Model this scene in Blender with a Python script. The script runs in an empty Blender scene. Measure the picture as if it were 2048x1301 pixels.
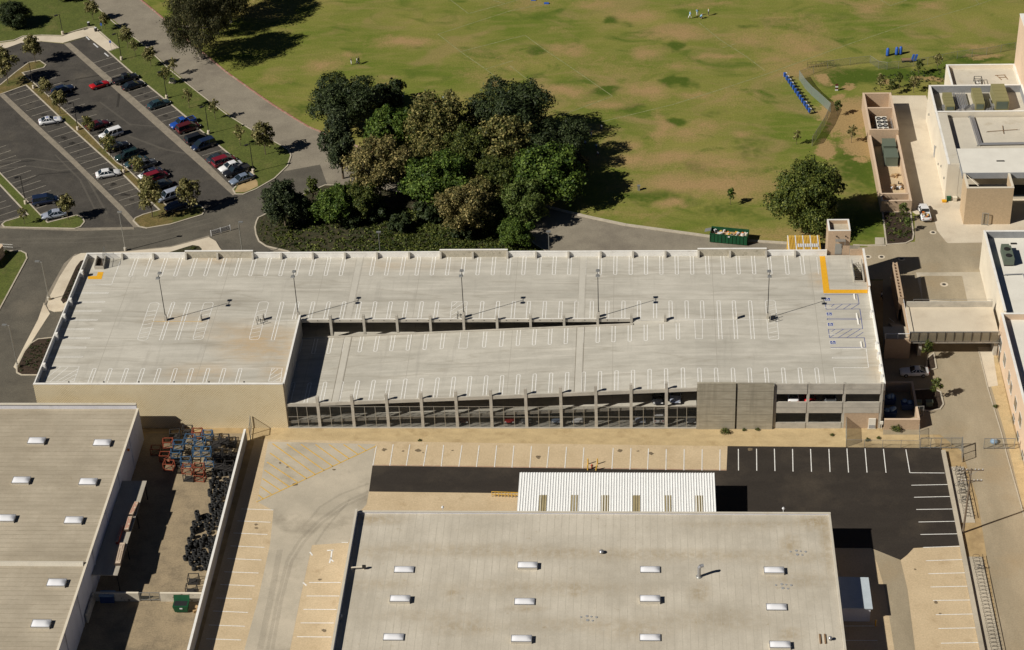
import bpy, math, random
from mathutils import Vector, noise as mnoise
random.seed(7)
S = bpy.context.scene
COL = S.collection
# ---------------------------------------------------------------- camera
FPX = 4064.48
YAW, PIT, ROL = [math.radians(a) for a in (-4.47285, 34.95822, -2.68812)]
HD = 7.6                                   # roof deck of the parking structure above ground
def _axes():
    cp, sp, cy, sy = math.cos(PIT), math.sin(PIT), math.cos(YAW), math.sin(YAW)
    f = Vector((sy*cp, cy*cp, -sp)); r = Vector((cy, -sy, 0)); u = r.cross(f)
    cr, sr = math.cos(ROL), math.sin(ROL)
    return cr*r+sr*u, -sr*r+cr*u, f
CR, CU, CF = _axes()
CAMP = -331.1417*CF + Vector((0, 0, HD))
cam = bpy.data.cameras.new('camera'); cam.sensor_width = 36; cam.lens = FPX/2048*36
cam.clip_start = 1; cam.clip_end = 6000
co = bpy.data.objects.new('camera', cam); COL.objects.link(co)
from mathutils import Matrix
mw = Matrix((CR, CU, -CF)).transposed().to_4x4(); mw.translation = CAMP
co.matrix_world = mw
S.camera = co
def G(px, py, z=0.0):
    "photo pixel -> the point of the horizontal plane at height z that it shows"
    v = (px-1024)/FPX*CR - (py-650.5)/FPX*CU + CF
    t = (z-CAMP.z)/v.z
    p = CAMP+t*v
    return (p.x, p.y)
def GP(pts, z=0.0): return [G(x, y, z) for x, y in pts]
# ---------------------------------------------------------------- light
SUN_AZ, SUN_EL = math.radians(62.5), math.radians(39.0)   # shadows run towards SUN_AZ (from +Y to +X)
sd = bpy.data.lights.new('sun', 'SUN'); sd.energy = 5.0; sd.angle = math.radians(0.53); sd.color = (1, .95, .86)
so = bpy.data.objects.new('sun', sd); COL.objects.link(so)
so.rotation_euler = Vector((math.sin(SUN_AZ)*math.cos(SUN_EL), math.cos(SUN_AZ)*math.cos(SUN_EL), -math.sin(SUN_EL))).to_track_quat('-Z', 'Y').to_euler()
so.location = (0, 0, 200)
W = bpy.data.worlds.new('World'); S.world = W; W.use_nodes = True
nt = W.node_tree; nt.nodes.clear()
wo = nt.nodes.new('ShaderNodeOutputWorld'); bg = nt.nodes.new('ShaderNodeBackground'); sk = nt.nodes.new('ShaderNodeTexSky')
sk.sky_type = 'NISHITA'; sk.sun_disc = False; sk.sun_elevation = SUN_EL; sk.sun_rotation = SUN_AZ+math.pi
sk.altitude = 400; sk.air_density = .25; sk.dust_density = 0
bg.inputs[1].default_value = 0.05
nt.links.new(sk.outputs[0], bg.inputs[0]); nt.links.new(bg.outputs[0], wo.inputs[0])
S.view_settings.view_transform = 'Standard'; S.view_settings.look = 'None'; S.view_settings.gamma = 1
S.view_settings.exposure = 0.04; S.view_settings.use_curve_mapping = False
S.render.engine = 'CYCLES'
S.render.resolution_x = 1024; S.render.resolution_y = 650
# ---------------------------------------------------------------- materials
MATS = {}
def _n(t, k, **kw):
    n = t.nodes.new(k)
    for a, b in kw.items():
        if a in n.inputs: n.inputs[a].default_value = b
        else: setattr(n, a, b)
    return n
def c4(c): return (c[0], c[1], c[2], 1)
def mix(t, fac, a, b, mode='MIX'):
    n = t.nodes.new('ShaderNodeMix'); n.data_type = 'RGBA'; n.blend_type = mode
    for i, x in ((0, fac), (6, a), (7, b)):
        if hasattr(x, 'is_linked') or hasattr(x, 'links'): t.links.new(x, n.inputs[i])
        else: n.inputs[i].default_value = x if i == 0 else (c4(x) if len(x) == 3 else x)
    return n.outputs[2]
def ramp(t, x, lo, hi):
    n = t.nodes.new('ShaderNodeMapRange'); t.links.new(x, n.inputs[0])
    n.inputs[1].default_value = lo; n.inputs[2].default_value = hi
    return n.outputs[0]
def pos(t, sc=(1, 1, 1), obj=False, rz=0):
    if obj: g = t.nodes.new('ShaderNodeTexCoord').outputs['Object']
    else: g = t.nodes.new('ShaderNodeNewGeometry').outputs['Position']
    m = t.nodes.new('ShaderNodeMapping'); m.inputs['Scale'].default_value = sc; m.inputs['Rotation'].default_value = (0, 0, rz)
    t.links.new(g, m.inputs[0]); return m.outputs[0]
def nz(t, vec, scale, detail=5, rough=.6):
    n = _n(t, 'ShaderNodeTexNoise', Scale=scale, Detail=detail, Roughness=rough); t.links.new(vec, n.inputs['Vector']); return n.outputs[0]
def newmat(name):
    m = bpy.data.materials.new(name); m.use_nodes = True; t = m.node_tree
    b = t.nodes['Principled BSDF']; MATS[name] = m
    return m, t, b
def mat(name, c, c2=None, scale=.6, st=(1, 1, 1), rough=.85, c3=None, s3=.06, t3=(.5, .68), fine=.12, fscale=9, metal=0, spec=.3, bump=0, bscale=8, obj=False):
    "general surface: base c mottled towards c2, blotches of c3, fine grain"
    m, t, b = newmat(name)
    p = pos(t, st, obj)
    c2 = c2 or tuple(x*.8 for x in c)
    col = mix(t, ramp(t, nz(t, p, scale), .35, .65), c, c2)
    if c3:
        p3 = pos(t, (1, 1, 1), obj)
        col = mix(t, ramp(t, nz(t, p3, s3, 6, .62), *t3), col, c3)
    if fine:
        f = nz(t, pos(t, (1, 1, 1), obj), fscale, 3, .7)
        g = ramp(t, f, .25, .75)
        hi = mix(t, g, (1-fine*1.6,)*3, (1+fine*.8,)*3)
        col = mix(t, 1.0, col, hi, 'MULTIPLY')
    t.links.new(col, b.inputs['Base Color'])
    b.inputs['Roughness'].default_value = rough; b.inputs['Metallic'].default_value = metal
    b.inputs['Specular IOR Level'].default_value = spec
    if bump:
        bn = _n(t, 'ShaderNodeBump', Strength=bump, Distance=.05)
        t.links.new(nz(t, pos(t, (1, 1, 1), obj), bscale, 4), bn.inputs['Height']); t.links.new(bn.outputs[0], b.inputs['Normal'])
    return m
def flat(name, c, rough=.5, metal=0, spec=.4, coat=0):
    m, t, b = newmat(name); b.inputs['Base Color'].default_value = c4(c)
    b.inputs['Roughness'].default_value = rough; b.inputs['Metallic'].default_value = metal
    b.inputs['Specular IOR Level'].default_value = spec; b.inputs['Coat Weight'].default_value = coat
    return m
def brickmat(name, c, c2, mortar, bw=.4, bh=.2, ms=.012, axis=None):
    m, t, b = newmat(name)
    g = t.nodes.new('ShaderNodeNewGeometry'); s = t.nodes.new('ShaderNodeSeparateXYZ'); t.links.new(g.outputs['Position'], s.inputs[0])
    a = _n(t, 'ShaderNodeMath', operation='ADD'); t.links.new(s.outputs[0], a.inputs[0]); t.links.new(s.outputs[1], a.inputs[1])
    cx = t.nodes.new('ShaderNodeCombineXYZ'); t.links.new(a.outputs[0], cx.inputs[0]); t.links.new(s.outputs[2], cx.inputs[1])
    k = t.nodes.new('ShaderNodeTexBrick'); t.links.new(cx.outputs[0], k.inputs['Vector'])
    k.inputs['Color1'].default_value = c4(c); k.inputs['Color2'].default_value = c4(c2); k.inputs['Mortar'].default_value = c4(mortar)
    k.inputs['Scale'].default_value = 1; k.inputs['Mortar Size'].default_value = ms; k.inputs['Brick Width'].default_value = bw; k.inputs['Row Height'].default_value = bh
    p = pos(t); col = mix(t, ramp(t, nz(t, p, .35, 6), .35, .7), k.outputs[0], tuple(x*.82 for x in c))
    f = ramp(t, nz(t, p, 5, 3, .7), .25, .75)
    col = mix(t, 1.0, col, mix(t, f, (.85,)*3, (1.08,)*3), 'MULTIPLY')
    t.links.new(col, b.inputs['Base Color']); b.inputs['Roughness'].default_value = .9; b.inputs['Specular IOR Level'].default_value = .2
    return m
def screenmat(name, c, alpha, rough=.4):
    "woven mesh or chain link too fine to resolve: part wire, part open"
    m, t, b = newmat(name); b.inputs['Base Color'].default_value = c4(c); b.inputs['Roughness'].default_value = rough; b.inputs['Metallic'].default_value = .3
    b.inputs['Alpha'].default_value = alpha
    return m
def leafmat(name, c, c2, c3=None, trans=.25):
    m, t, b = newmat(name)
    g = t.nodes.new('ShaderNodeNewGeometry'); oi = t.nodes.new('ShaderNodeObjectInfo')
    ad = _n(t, 'ShaderNodeVectorMath', operation='MULTIPLY_ADD'); t.links.new(oi.outputs['Random'], ad.inputs[0]); ad.inputs[1].default_value = (31, 17, 5); t.links.new(g.outputs['Position'], ad.inputs[2])
    col = mix(t, ramp(t, nz(t, ad.outputs[0], .55, 3), .35, .65), c, c2)
    if c3: col = mix(t, ramp(t, g.outputs['Random Per Island'], .55, .95), col, c3)
    v = mix(t, g.outputs['Random Per Island'], (.55,)*3, (1.35,)*3)
    col = mix(t, 1.0, col, v, 'MULTIPLY')
    t.links.new(col, b.inputs['Base Color']); b.inputs['Roughness'].default_value = .6; b.inputs['Specular IOR Level'].default_value = .25
    tr = t.nodes.new('ShaderNodeBsdfTranslucent'); t.links.new(col, tr.inputs[0])
    ms = t.nodes.new('ShaderNodeMixShader'); ms.inputs[0].default_value = trans
    t.links.new(b.outputs[0], ms.inputs[1]); t.links.new(tr.outputs[0], ms.inputs[2])
    t.links.new(ms.outputs[0], t.nodes['Material Output'].inputs[0])
    return m
# ---------------------------------------------------------------- mesh builder
class MB:
    def __init__(s): s.v = []; s.f = []; s.m = []; s.cur = 0
    def add(s, vs, fs):
        o = len(s.v); s.v += [tuple(p) for p in vs]; s.f += [tuple(i+o for i in f) for f in fs]; s.m += [s.cur]*len(fs); return s
    def face(s, *p): return s.add(p, [tuple(range(len(p)))])
    def sheet(s, pts, z):
        if sum(pts[i][0]*pts[(i+1) % len(pts)][1]-pts[(i+1) % len(pts)][0]*pts[i][1] for i in range(len(pts))) < 0: pts = pts[::-1]
        return s.add([(x, y, z) for x, y in pts], [tuple(range(len(pts)))])
    def box(s, x0, x1, y0, y1, z0, z1):
        x0, x1 = min(x0, x1), max(x0, x1); y0, y1 = min(y0, y1), max(y0, y1); z0, z1 = min(z0, z1), max(z0, z1)
        return s.prism([(x0, y0), (x1, y0), (x1, y1), (x0, y1)], z0, z1)
    def prism(s, pts, z0, z1):
        if sum(pts[i][0]*pts[(i+1) % len(pts)][1]-pts[(i+1) % len(pts)][0]*pts[i][1] for i in range(len(pts))) < 0: pts = pts[::-1]
        n = len(pts)
        za = z0 if isinstance(z0, (list, tuple)) else [z0]*n; zb = z1 if isinstance(z1, (list, tuple)) else [z1]*n
        vs = [(p[0], p[1], za[i]) for i, p in enumerate(pts)]+[(p[0], p[1], zb[i]) for i, p in enumerate(pts)]
        fs = [tuple(range(n-1, -1, -1)), tuple(range(n, 2*n))]+[(i, (i+1) % n, n+(i+1) % n, n+i) for i in range(n)]
        return s.add(vs, fs)
    def hexa(s, bot, top):
        "four bottom points (ccw from above) and four top points"
        return s.add(list(bot)+list(top), [(3, 2, 1, 0), (4, 5, 6, 7), (0, 1, 5, 4), (1, 2, 6, 5), (2, 3, 7, 6), (3, 0, 4, 7)])
    def obox(s, cx, cy, L, Wd, ang, z0, z1):
        c, n = math.cos(ang), math.sin(ang)
        return s.prism([(cx+a*c*L/2-b*n*Wd/2, cy+a*n*L/2+b*c*Wd/2) for a, b in ((-1, -1), (1, -1), (1, 1), (-1, 1))], z0, z1)
    def strip(s, a, b, w, z0, z1=None):
        "bar on the ground from a to b"
        L = math.hypot(b[0]-a[0], b[1]-a[1]); ang = math.atan2(b[1]-a[1], b[0]-a[0])
        cx, cy = (a[0]+b[0])/2, (a[1]+b[1])/2
        if z1 is None:
            c, n = math.cos(ang), math.sin(ang)
            return s.sheet([(cx+p*c*L/2-q*n*w/2, cy+p*n*L/2+q*c*w/2) for p, q in ((-1, -1), (1, -1), (1, 1), (-1, 1))], z0)
        return s.obox(cx, cy, L, w, ang, z0, z1)
    def tube(s, a, b, r, r2=None, n=8):
        a, b = Vector(a), Vector(b); r2 = r if r2 is None else r2; d = (b-a)
        if d.length < 1e-6: return s
        d.normalize(); q = d.orthogonal().normalized(); w = d.cross(q)
        vs = []
        for p, rr in ((a, r), (b, r2)):
            for i in range(n):
                t = 2*math.pi*i/n; vs.append(p+rr*(math.cos(t)*q+math.sin(t)*w))
        return s.add(vs, [tuple(range(n-1, -1, -1)), tuple(range(n, 2*n))]+[(i, (i+1) % n, n+(i+1) % n, n+i) for i in range(n)])
    def lathe(s, cx, cy, prof, n=16, cap=True):
        vs = []; fs = []
        for r, z in prof:
            for i in range(n): vs.append((cx+r*math.cos(2*math.pi*i/n), cy+r*math.sin(2*math.pi*i/n), z))
        for k in range(len(prof)-1):
            for i in range(n): fs.append((k*n+i, k*n+(i+1) % n, (k+1)*n+(i+1) % n, (k+1)*n+i))
        if cap: fs += [tuple(range(n-1, -1, -1)), tuple((len(prof)-1)*n+i for i in range(n))]
        return s.add(vs, fs)
    def torus(s, c, R, r, ax=2, n=16, k=6):
        vs = []; fs = []
        for i in range(n):
            t = 2*math.pi*i/n
            for j in range(k):
                u = 2*math.pi*j/k; p = [(R+r*math.cos(u))*math.cos(t), (R+r*math.cos(u))*math.sin(t), r*math.sin(u)]
                if ax == 1: p = [p[0], -p[2], p[1]]
                if ax == 0: p = [p[2], p[0], p[1]]
                vs.append((c[0]+p[0], c[1]+p[1], c[2]+p[2]))
        for i in range(n):
            for j in range(k): fs.append((i*k+j, ((i+1) % n)*k+j, ((i+1) % n)*k+(j+1) % k, i*k+(j+1) % k))
        return s.add(vs, fs)
    def mesh(s, name, off=(0, 0, 0)):
        me = bpy.data.meshes.new(name)
        me.from_pydata([(x-off[0], y-off[1], z-off[2]) for x, y, z in s.v], [], s.f)
        if any(s.m): me.polygons.foreach_set('material_index', s.m)
        me.update(); return me
OFF = {}
def props(o, label=None, cat=None, group=None, kind=None):
    if label: o['label'] = label
    if cat: o['category'] = cat
    if group: o['group'] = group
    if kind: o['kind'] = kind
    return o
def thing(name, label, cat, loc=(0, 0, 0), rz=0, group=None):
    o = bpy.data.objects.new(name, None); COL.objects.link(o); o.location = loc; o.rotation_euler.z = rz
    o.empty_display_size = .3
    OFF[o.name] = tuple(loc) if rz == 0 else (0, 0, 0)
    return props(o, label, cat, group)
def add(name, mb, m, parent=None, label=None, cat=None, group=None, kind=None, smooth=False):
    "link a builder (world coordinates; local ones under a rotated thing) as one mesh object"
    if isinstance(mb, MB):
        if parent is not None: off = OFF.get(parent.name, (0, 0, 0))
        elif kind == 'structure' or not mb.v: off = (0, 0, 0)
        else:
            xs = [p[0] for p in mb.v]; ys = [p[1] for p in mb.v]; zs = [p[2] for p in mb.v]
            off = ((min(xs)+max(xs))/2, (min(ys)+max(ys))/2, min(zs))
        me = mb.mesh(name, off)
    else: me = mb; off = (0, 0, 0)
    o = bpy.data.objects.new(name, me); COL.objects.link(o)
    if parent is not None: o.parent = parent
    elif isinstance(mb, MB): o.location = off
    OFF[o.name] = off
    ms = m if isinstance(m, (list, tuple)) else [m]
    if not me.materials:
        for x in ms: me.materials.append(MATS[x])
    if smooth: me.polygons.foreach_set('use_smooth', [True]*len(me.polygons))
    return props(o, label, cat, group, kind)
def copy_tree(o, parent=None):
    c = o.copy(); COL.objects.link(c)
    if parent is not None: c.parent = parent
    OFF[c.name] = OFF.get(o.name, (0, 0, 0))
    for ch in list(o.children): copy_tree(ch, c)
    return c
def lerp(a, b, t): return tuple(x+(y-x)*t for x, y in zip(a, b))
def blob(x, y, cx, cy, rx, ry, soft=.45):
    d = math.hypot((x-cx)/rx, (y-cy)/ry)
    return max(0.0, min(1.0, (1+soft-d)/(2*soft)))
def gridsheet(name, x0, x1, y0, y1, step, z, attrs):
    nx = max(1, int(round((x1-x0)/step))); ny = max(1, int(round((y1-y0)/step)))
    vs = []; A = {k: [] for k in attrs}
    for j in range(ny+1):
        for i in range(nx+1):
            x = x0+(x1-x0)*i/nx; y = y0+(y1-y0)*j/ny
            vs.append((x, y, z(x, y) if callable(z) else z))
            for k, fn in attrs.items(): A[k].append(fn(x, y))
    fs = [(j*(nx+1)+i, j*(nx+1)+i+1, (j+1)*(nx+1)+i+1, (j+1)*(nx+1)+i) for j in range(ny) for i in range(nx)]
    me = bpy.data.meshes.new(name); me.from_pydata(vs, [], fs); me.update()
    for k in attrs:
        a = me.attributes.new(k, 'FLOAT', 'POINT'); a.data.foreach_set('value', A[k])
    return me
def attr(t, name):
    n = t.nodes.new('ShaderNodeAttribute'); n.attribute_name = name; return n.outputs['Fac']
# ---------------------------------------------------------------- shared materials
mat('dirt', (.46, .33, .17), (.36, .26, .13), scale=.5, c3=(.30, .21, .11), s3=.25, t3=(.52, .75), bump=.4)
mat('sand_strip', (.58, .44, .24), (.48, .36, .195), scale=.7, st=(.5, 1, 1), c3=(.36, .25, .12), s3=.35, t3=(.55, .8), bump=.6, bscale=4, fine=.2)
mat('old_asphalt', (.29, .255, .195), (.235, .205, .157), scale=.25, c3=(.17, .145, .115), s3=.09, t3=(.5, .75), fine=.2, fscale=6)
mat('lot_asphalt', (.085, .076, .064), (.06, .054, .046), scale=.3, c3=(.12, .105, .082), s3=.11, t3=(.54, .74), fine=.3, fscale=6)
mat('drive_asphalt', (.13, .117, .092), (.098, .088, .07), scale=.25, c3=(.16, .14, .108), s3=.08, t3=(.54, .7), fine=.25, fscale=6)
mat('new_asphalt', (.034, .027, .021), (.041, .033, .026), scale=.4, st=(.25, 1, 1), c3=(.085, .067, .048), s3=.12, t3=(.5, .85), fine=.3)
mat('alley_asphalt', (.39, .325, .225), (.30, .25, .17), scale=.2, st=(1, .35, 1), c3=(.34, .265, .165), s3=.10, t3=(.5, .72), fine=.13, fscale=5)
mat('tan_concrete', (.60, .47, .30), (.53, .41, .255), scale=.22, c3=(.40, .29, .165), s3=.3, t3=(.58, .82), fine=.12, fscale=4)
mat('grey_concrete', (.53, .465, .36), (.43, .38, .295), scale=.18, c3=(.31, .27, .205), s3=.16, t3=(.53, .74), fine=.1)
mat('pale_concrete', (.66, .58, .45), (.58, .50, .385), scale=.2, c3=(.48, .40, .295), s3=.2, t3=(.56, .8), fine=.1)
mat('gutter', (.30, .26, .20), (.23, .20, .155), scale=.8, fine=.2)
mat('kerb', (.52, .46, .36), (.42, .37, .29), scale=1.2)
mat('red_kerb', (.31, .13, .095), (.36, .21, .165), scale=2.5, c3=(.42, .34, .27), s3=.8, t3=(.5, .7))
mat('white_paint', (.87, .86, .82), (.76, .74, .69), scale=3, fine=.2)
mat('worn_paint', (.45, .41, .34), (.30, .27, .22), scale=2.5, fine=.3)
mat('field_paint', (.34, .34, .17), (.20, .21, .07), scale=1.4, fine=.3)
mat('yellow_paint', (.80, .42, .02), (.72, .37, .02), scale=2)
mat('hatch_paint', (.76, .45, .05), (.66, .42, .09), scale=2, fine=.25)
mat('blue_paint', (.06, .09, .28), (.09, .12, .30), scale=3)
mat('mulch', (.060, .040, .026), (.042, .028, .018), scale=2.2, fine=.5, fscale=5, bump=.8, bscale=4)
mat('bed_soil', (.070, .056, .030), (.040, .045, .018), scale=1.2, fine=.5, fscale=4, bump=.8, bscale=3)
mat('lawn', (.112, .132, .026), (.088, .110, .020), scale=.35, c3=(.17, .155, .05), s3=.18, t3=(.54, .78), fine=.35, fscale=4, bump=.5, bscale=6)
mat('dry_planter', (.20, .145, .055), (.14, .115, .035), scale=.6, c3=(.10, .105, .025), s3=.14, t3=(.5, .62), fine=.4, fscale=4)
def fieldmat():
    m, t, b = newmat('field')
    p = pos(t)
    n1 = ramp(t, nz(t, p, .045, 5, .55), .38, .66)
    col = mix(t, n1, (.132, .168, .025), (.245, .225, .058))
    ps = pos(t, (.22, 1, 1), rz=math.radians(-14))
    col = mix(t, ramp(t, nz(t, ps, .55, 4, .6), .46, .80), col, (.235, .215, .062))
    br = nz(t, pos(t), .75, 6, .72)
    def masked(a, lo, hi):
        s = _n(t, 'ShaderNodeMath', operation='ADD'); t.links.new(attr(t, a), s.inputs[0])
        k = _n(t, 'ShaderNodeMath', operation='MULTIPLY_ADD'); t.links.new(br, k.inputs[0]); k.inputs[1].default_value = 1.2; k.inputs[2].default_value = -.6
        t.links.new(k.outputs[0], s.inputs[1]); return ramp(t, s.outputs[0], lo, hi)
    wp = _n(t, 'ShaderNodeTexNoise', Scale=.085, Detail=3, Roughness=.5, Distortion=1.6); t.links.new(pos(t, (.7, 1, 1)), wp.inputs['Vector'])
    zm = _n(t, 'ShaderNodeMath', operation='MULTIPLY'); t.links.new(attr(t, 'zone'), zm.inputs[0]); t.links.new(ramp(t, wp.outputs[0], .50, .66), zm.inputs[1])
    col = mix(t, zm.outputs[0], col, (.285, .215, .088))
    wq = _n(t, 'ShaderNodeTexNoise', Scale=.11, Detail=3, Roughness=.5, Distortion=1.2); t.links.new(pos(t, (.8, 1.1, 1)), wq.inputs['Vector'])
    col = mix(t, ramp(t, wq.outputs[0], .56, .72), col, (.095, .134, .019))
    col = mix(t, masked('lush', .35, .75), col, (.072, .108, .014))
    col = mix(t, masked('wear', .10, .95), col, (.345, .235, .105))
    col = mix(t, masked('chips', .28, .55), col, (.34, .235, .105))
    f = nz(t, pos(t), 3.0, 4, .75); g = ramp(t, f, .25, .75)
    col = mix(t, 1.0, col, mix(t, g, (.66,)*3, (1.22,)*3), 'MULTIPLY')
    t.links.new(col, b.inputs['Base Color']); b.inputs['Roughness'].default_value = .95; b.inputs['Specular IOR Level'].default_value = .1
    bn = _n(t, 'ShaderNodeBump', Strength=.6, Distance=.08); t.links.new(nz(t, pos(t), 5, 3), bn.inputs['Height']); t.links.new(bn.outputs[0], b.inputs['Normal'])
fieldmat()
mat('yard_ground', (.36, .28, .175), (.28, .22, .14), scale=.4, c3=(.19, .15, .10), s3=.2, t3=(.52, .75), fine=.2, fscale=4)
# ---------------------------------------------------------------- ground sheets
def sheet(name, pts, z, m, parent=None, kind='structure', **kw):
    return add(name, MB().sheet(GP(pts), z), m, parent, kind=kind if parent is None else None, **kw)
GR = add('ground', MB().box(-1500, 1500, -1500, 1500, -.5, 0), 'dirt', kind='structure')
# sports field with bare and lush patches (pixel centre, pixel radii, strength)
wear = [(645, 130, 30, 14, .8), (700, 112, 26, 8, .6), (808, 86, 46, 13, 1), (765, 78, 30, 10, .5), (1143, 104, 34, 13, .8), (1278, 34, 34, 14, .8), (1290, 104, 26, 10, .8), (1130, 184, 44, 11, 1), (1292, 184, 42, 13, .95), (1222, 207, 46, 9, .7), (1352, 66, 52, 13, .9), (1345, 132, 22, 13, .6), (1500, 82, 56, 22, .55), (1430, 116, 44, 6, .7), (1388, 190, 26, 9, .7), (1322, 258, 12, 26, .9), (1370, 268, 48, 9, .7), (1420, 254, 34, 11, .75), (1252, 290, 26, 13, .8), (1490, 273, 18, 6, .8), (1270, 325, 46, 14, .9), (1350, 316, 70, 14, .9), (1440, 330, 70, 16, .7), (1400, 368, 110, 16, 1), (1490, 380, 60, 16, .8), (1342, 411, 16, 6, 1), (1545, 395, 26, 16, .5), (1600, 95, 50, 26, .75), (1620, 55, 22, 24, .5), (1600, 140, 60, 20, .7), (1560, 120, 40, 20, .5), (1950, 94, 44, 8, .8), (1745, 14, 34, 12, .7), (1865, 8, 22, 9, .8), (960, 150, 40, 12, .4), (1000, 165, 30, 10, .5), (780, 168, 24, 13, .5), (900, 200, 70, 18, .25), (1060, 12, 40, 12, .45), (1190, 10, 40, 10, .7), (1420, 10, 50, 9, .55), (1110, 60, 30, 9, .4), (1560, 40, 40, 14, .4), (545, 160, 34, 9, .45), (1580, 470, 70, 12, .6), (1500, 465, 50, 9, .45), (1560, 488, 80, 6, .6), (1475, 455, 30, 6, .5), (1210, 428, 40, 6, .4), (1280, 432, 40, 5, .4), (1020, 120, 80, 22, .3), (1240, 140, 90, 20, .3), (1450, 200, 60, 24, .3), (1180, 120, 40, 12, .3), (500, 20, 60, 26, .5)]
lush = [(1075, 102, 28, 12, 1), (1232, 44, 30, 14, .9), (1207, 187, 34, 13, 1), (1354, 168, 34, 14, 1), (1342, 90, 30, 13, .9), (1350, 246, 26, 10, 1), (1395, 335, 36, 11, .8), (1640, 97, 32, 11, .6), (1490, 55, 22, 9, .7), (835, 98, 24, 8, .7), (950, 60, 120, 40, .3), (690, 60, 120, 40, .3), (1500, 300, 60, 60, .5), (1300, 395, 90, 20, .7), (1460, 420, 90, 18, .6), (1220, 245, 40, 16, .6), (1120, 235, 50, 18, .6), (600, 215, 50, 24, .6), (1700, 60, 80, 30, .4), (1430, 230, 40, 14, .5), (1070, 150, 40, 12, .5), (1270, 215, 40, 12, .7), (1700, 155, 110, 24, 1), (1830, 150, 110, 22, 1), (1950, 118, 90, 12, .9), (1720, 330, 60, 80, .8), (1720, 450, 60, 40, .8)]
chips = [(1692, 235, 50, 44, 1), (1642, 158, 20, 9, 1), (1700, 172, 24, 10, .9), (1652, 302, 24, 24, 1), (1722, 298, 30, 28, .9), (1675, 190, 16, 8, .8), (1860, 158, 36, 10, .7), (1970, 112, 60, 8, .6), (1770, 165, 20, 6, .7), (1715, 325, 12, 8, .7)]
GROW = 1.0
def _w(lst, GROW=1.0):
    L = []
    for px, py, rx, ry, s in lst:
        c = G(px, py); L.append((c[0], c[1], rx/11.6*GROW, ry/6.4*GROW, s))
    def fn(x, y):
        w = 0
        dx = mnoise.noise((x*.16, y*.16, 3.1))*1.6+mnoise.noise((x*.45, y*.45, 7))*.7; dy = mnoise.noise((x*.16, y*.16, 9.7))*1.6+mnoise.noise((x*.45, y*.45, 1))*.7
        for cx, cy, rx, ry, s in L:
            if abs(x-cx) < rx*2+3 and abs(y-cy) < ry*2+3: w = max(w, s*blob(x+dx*1.5, y+dy*1.3, cx, cy, rx, ry, .7))
        return w
    return fn
me = gridsheet('sports_field', -150, 150, 24, 175, .75, .02, dict(wear=_w(wear, 1.3), lush=_w(lush), chips=_w(chips), zone=lambda x, y: .25+.6*blob(x, y, 35, 95, 75, 50, .9)))
FIELD = add('sports_field', me, 'field', kind='structure')
add('far_lawn', MB().box(-700, 700, 175, 900, -.3, .02), 'lawn', kind='structure')
def fline(pts, w=.16, m='field_paint', z=.035, name='field_line', par=None):
    for a, b in zip(pts, pts[1:]):
        add(name, MB().strip(G(*a), G(*b), w, z), m, par or FIELD)
fline([(898, -2), (937, 28), (1010, 8), (1040, -1)]); fline([(970, -4), (1010, 8)])
fline([(1092, 8), (1022, 22), (876, 69), (921, 104), (970, 138), (1040, 190)])
fline([(921, 104), (1050, 71), (1088, 99), (1150, 141), (1225, 193), (1118, 233)]); fline([(970, 139), (1026, 122)])
fline([(1200, 245), (1345, 210), (1440, 180), (1530, 150), (1700, 88), (1790, 58), (1950, 12), (1990, -2)])
fline([(1398, 46), (1440, 80), (1490, 112), (1530, 142)]); fline([(1446, 96), (1472, 88)]); fline([(1757, -2), (1781, 12), (1818, -1)]); fline([(1950, -2), (1958, 9), (1953, 10)])
fline([(1020, 132), (1045, 152), (1085, 180)])
# --- asphalt: road past the field, drive along the structure, car park
road = [(100, -80), (215, -80), (281, 0), (327, 38), (375, 81), (421, 119), (454, 146), (512, 187), (545, 210), (588, 237), (618, 255), (662, 273), (735, 302), (801, 329), (844, 347), (940, 374), (1050, 402), (1130, 424), (1186, 437), (1252, 451), (1340, 463), (1420, 474), (1500, 483), (1600, 489), (1720, 492), (1720, 520), (1660, 530), (900, 530), (500, 540), (380, 480), (420, 440), (500, 395), (560, 345), (575, 300), (512, 266), (406, 193), (286, 89), (195, 15)]
ROAD = sheet('road', road, .04, 'old_asphalt')
drive = [(-120, 455), (0, 457), (165, 457), (300, 452), (412, 424), (470, 392), (560, 345), (640, 330), (655, 372), (612, 388), (560, 410), (527, 432), (512, 445), (512, 476), (532, 494), (600, 540), (470, 540), (200, 545), (100, 800), (80, 850), (-120, 850)]
DRIVE = sheet('drive', drive, .05, 'drive_asphalt')
lot = [(-160, 60), (15, 97), (43, 87), (84, 84), (127, 88), (175, 74), (215, 104), (261, 145), (340, 209), (403, 264), (439, 294), (510, 353), (466, 379), (475, 392), (412, 424), (300, 453), (165, 458), (0, 458), (-160, 458)]
LOT = sheet('car_park', lot, .06, 'lot_asphalt')
for pts in ([(127, 88), (140, 86), (300, 224), (406, 318), (475, 386), (466, 392), (394, 327), (288, 232)], [(-60, 138), (-47, 136), (0, 180), (60, 236), (152, 322), (245, 414), (282, 455), (268, 456), (237, 421), (142, 326), (45, 236), (0, 193)],
            [(0, 452), (152, 457), (268, 455), (268, 460), (152, 463), (0, 458)]):
    sheet('gutter_strip', pts, .07, 'gutter', LOT)
m_ = flat('pale_track', (.30, .27, .22), .9); m_.node_tree.nodes['Principled BSDF'].inputs['Alpha'].default_value = .16
m_ = flat('dark_track', (.02, .018, .016), .9); m_.node_tree.nodes['Principled BSDF'].inputs['Alpha'].default_value = .30
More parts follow.
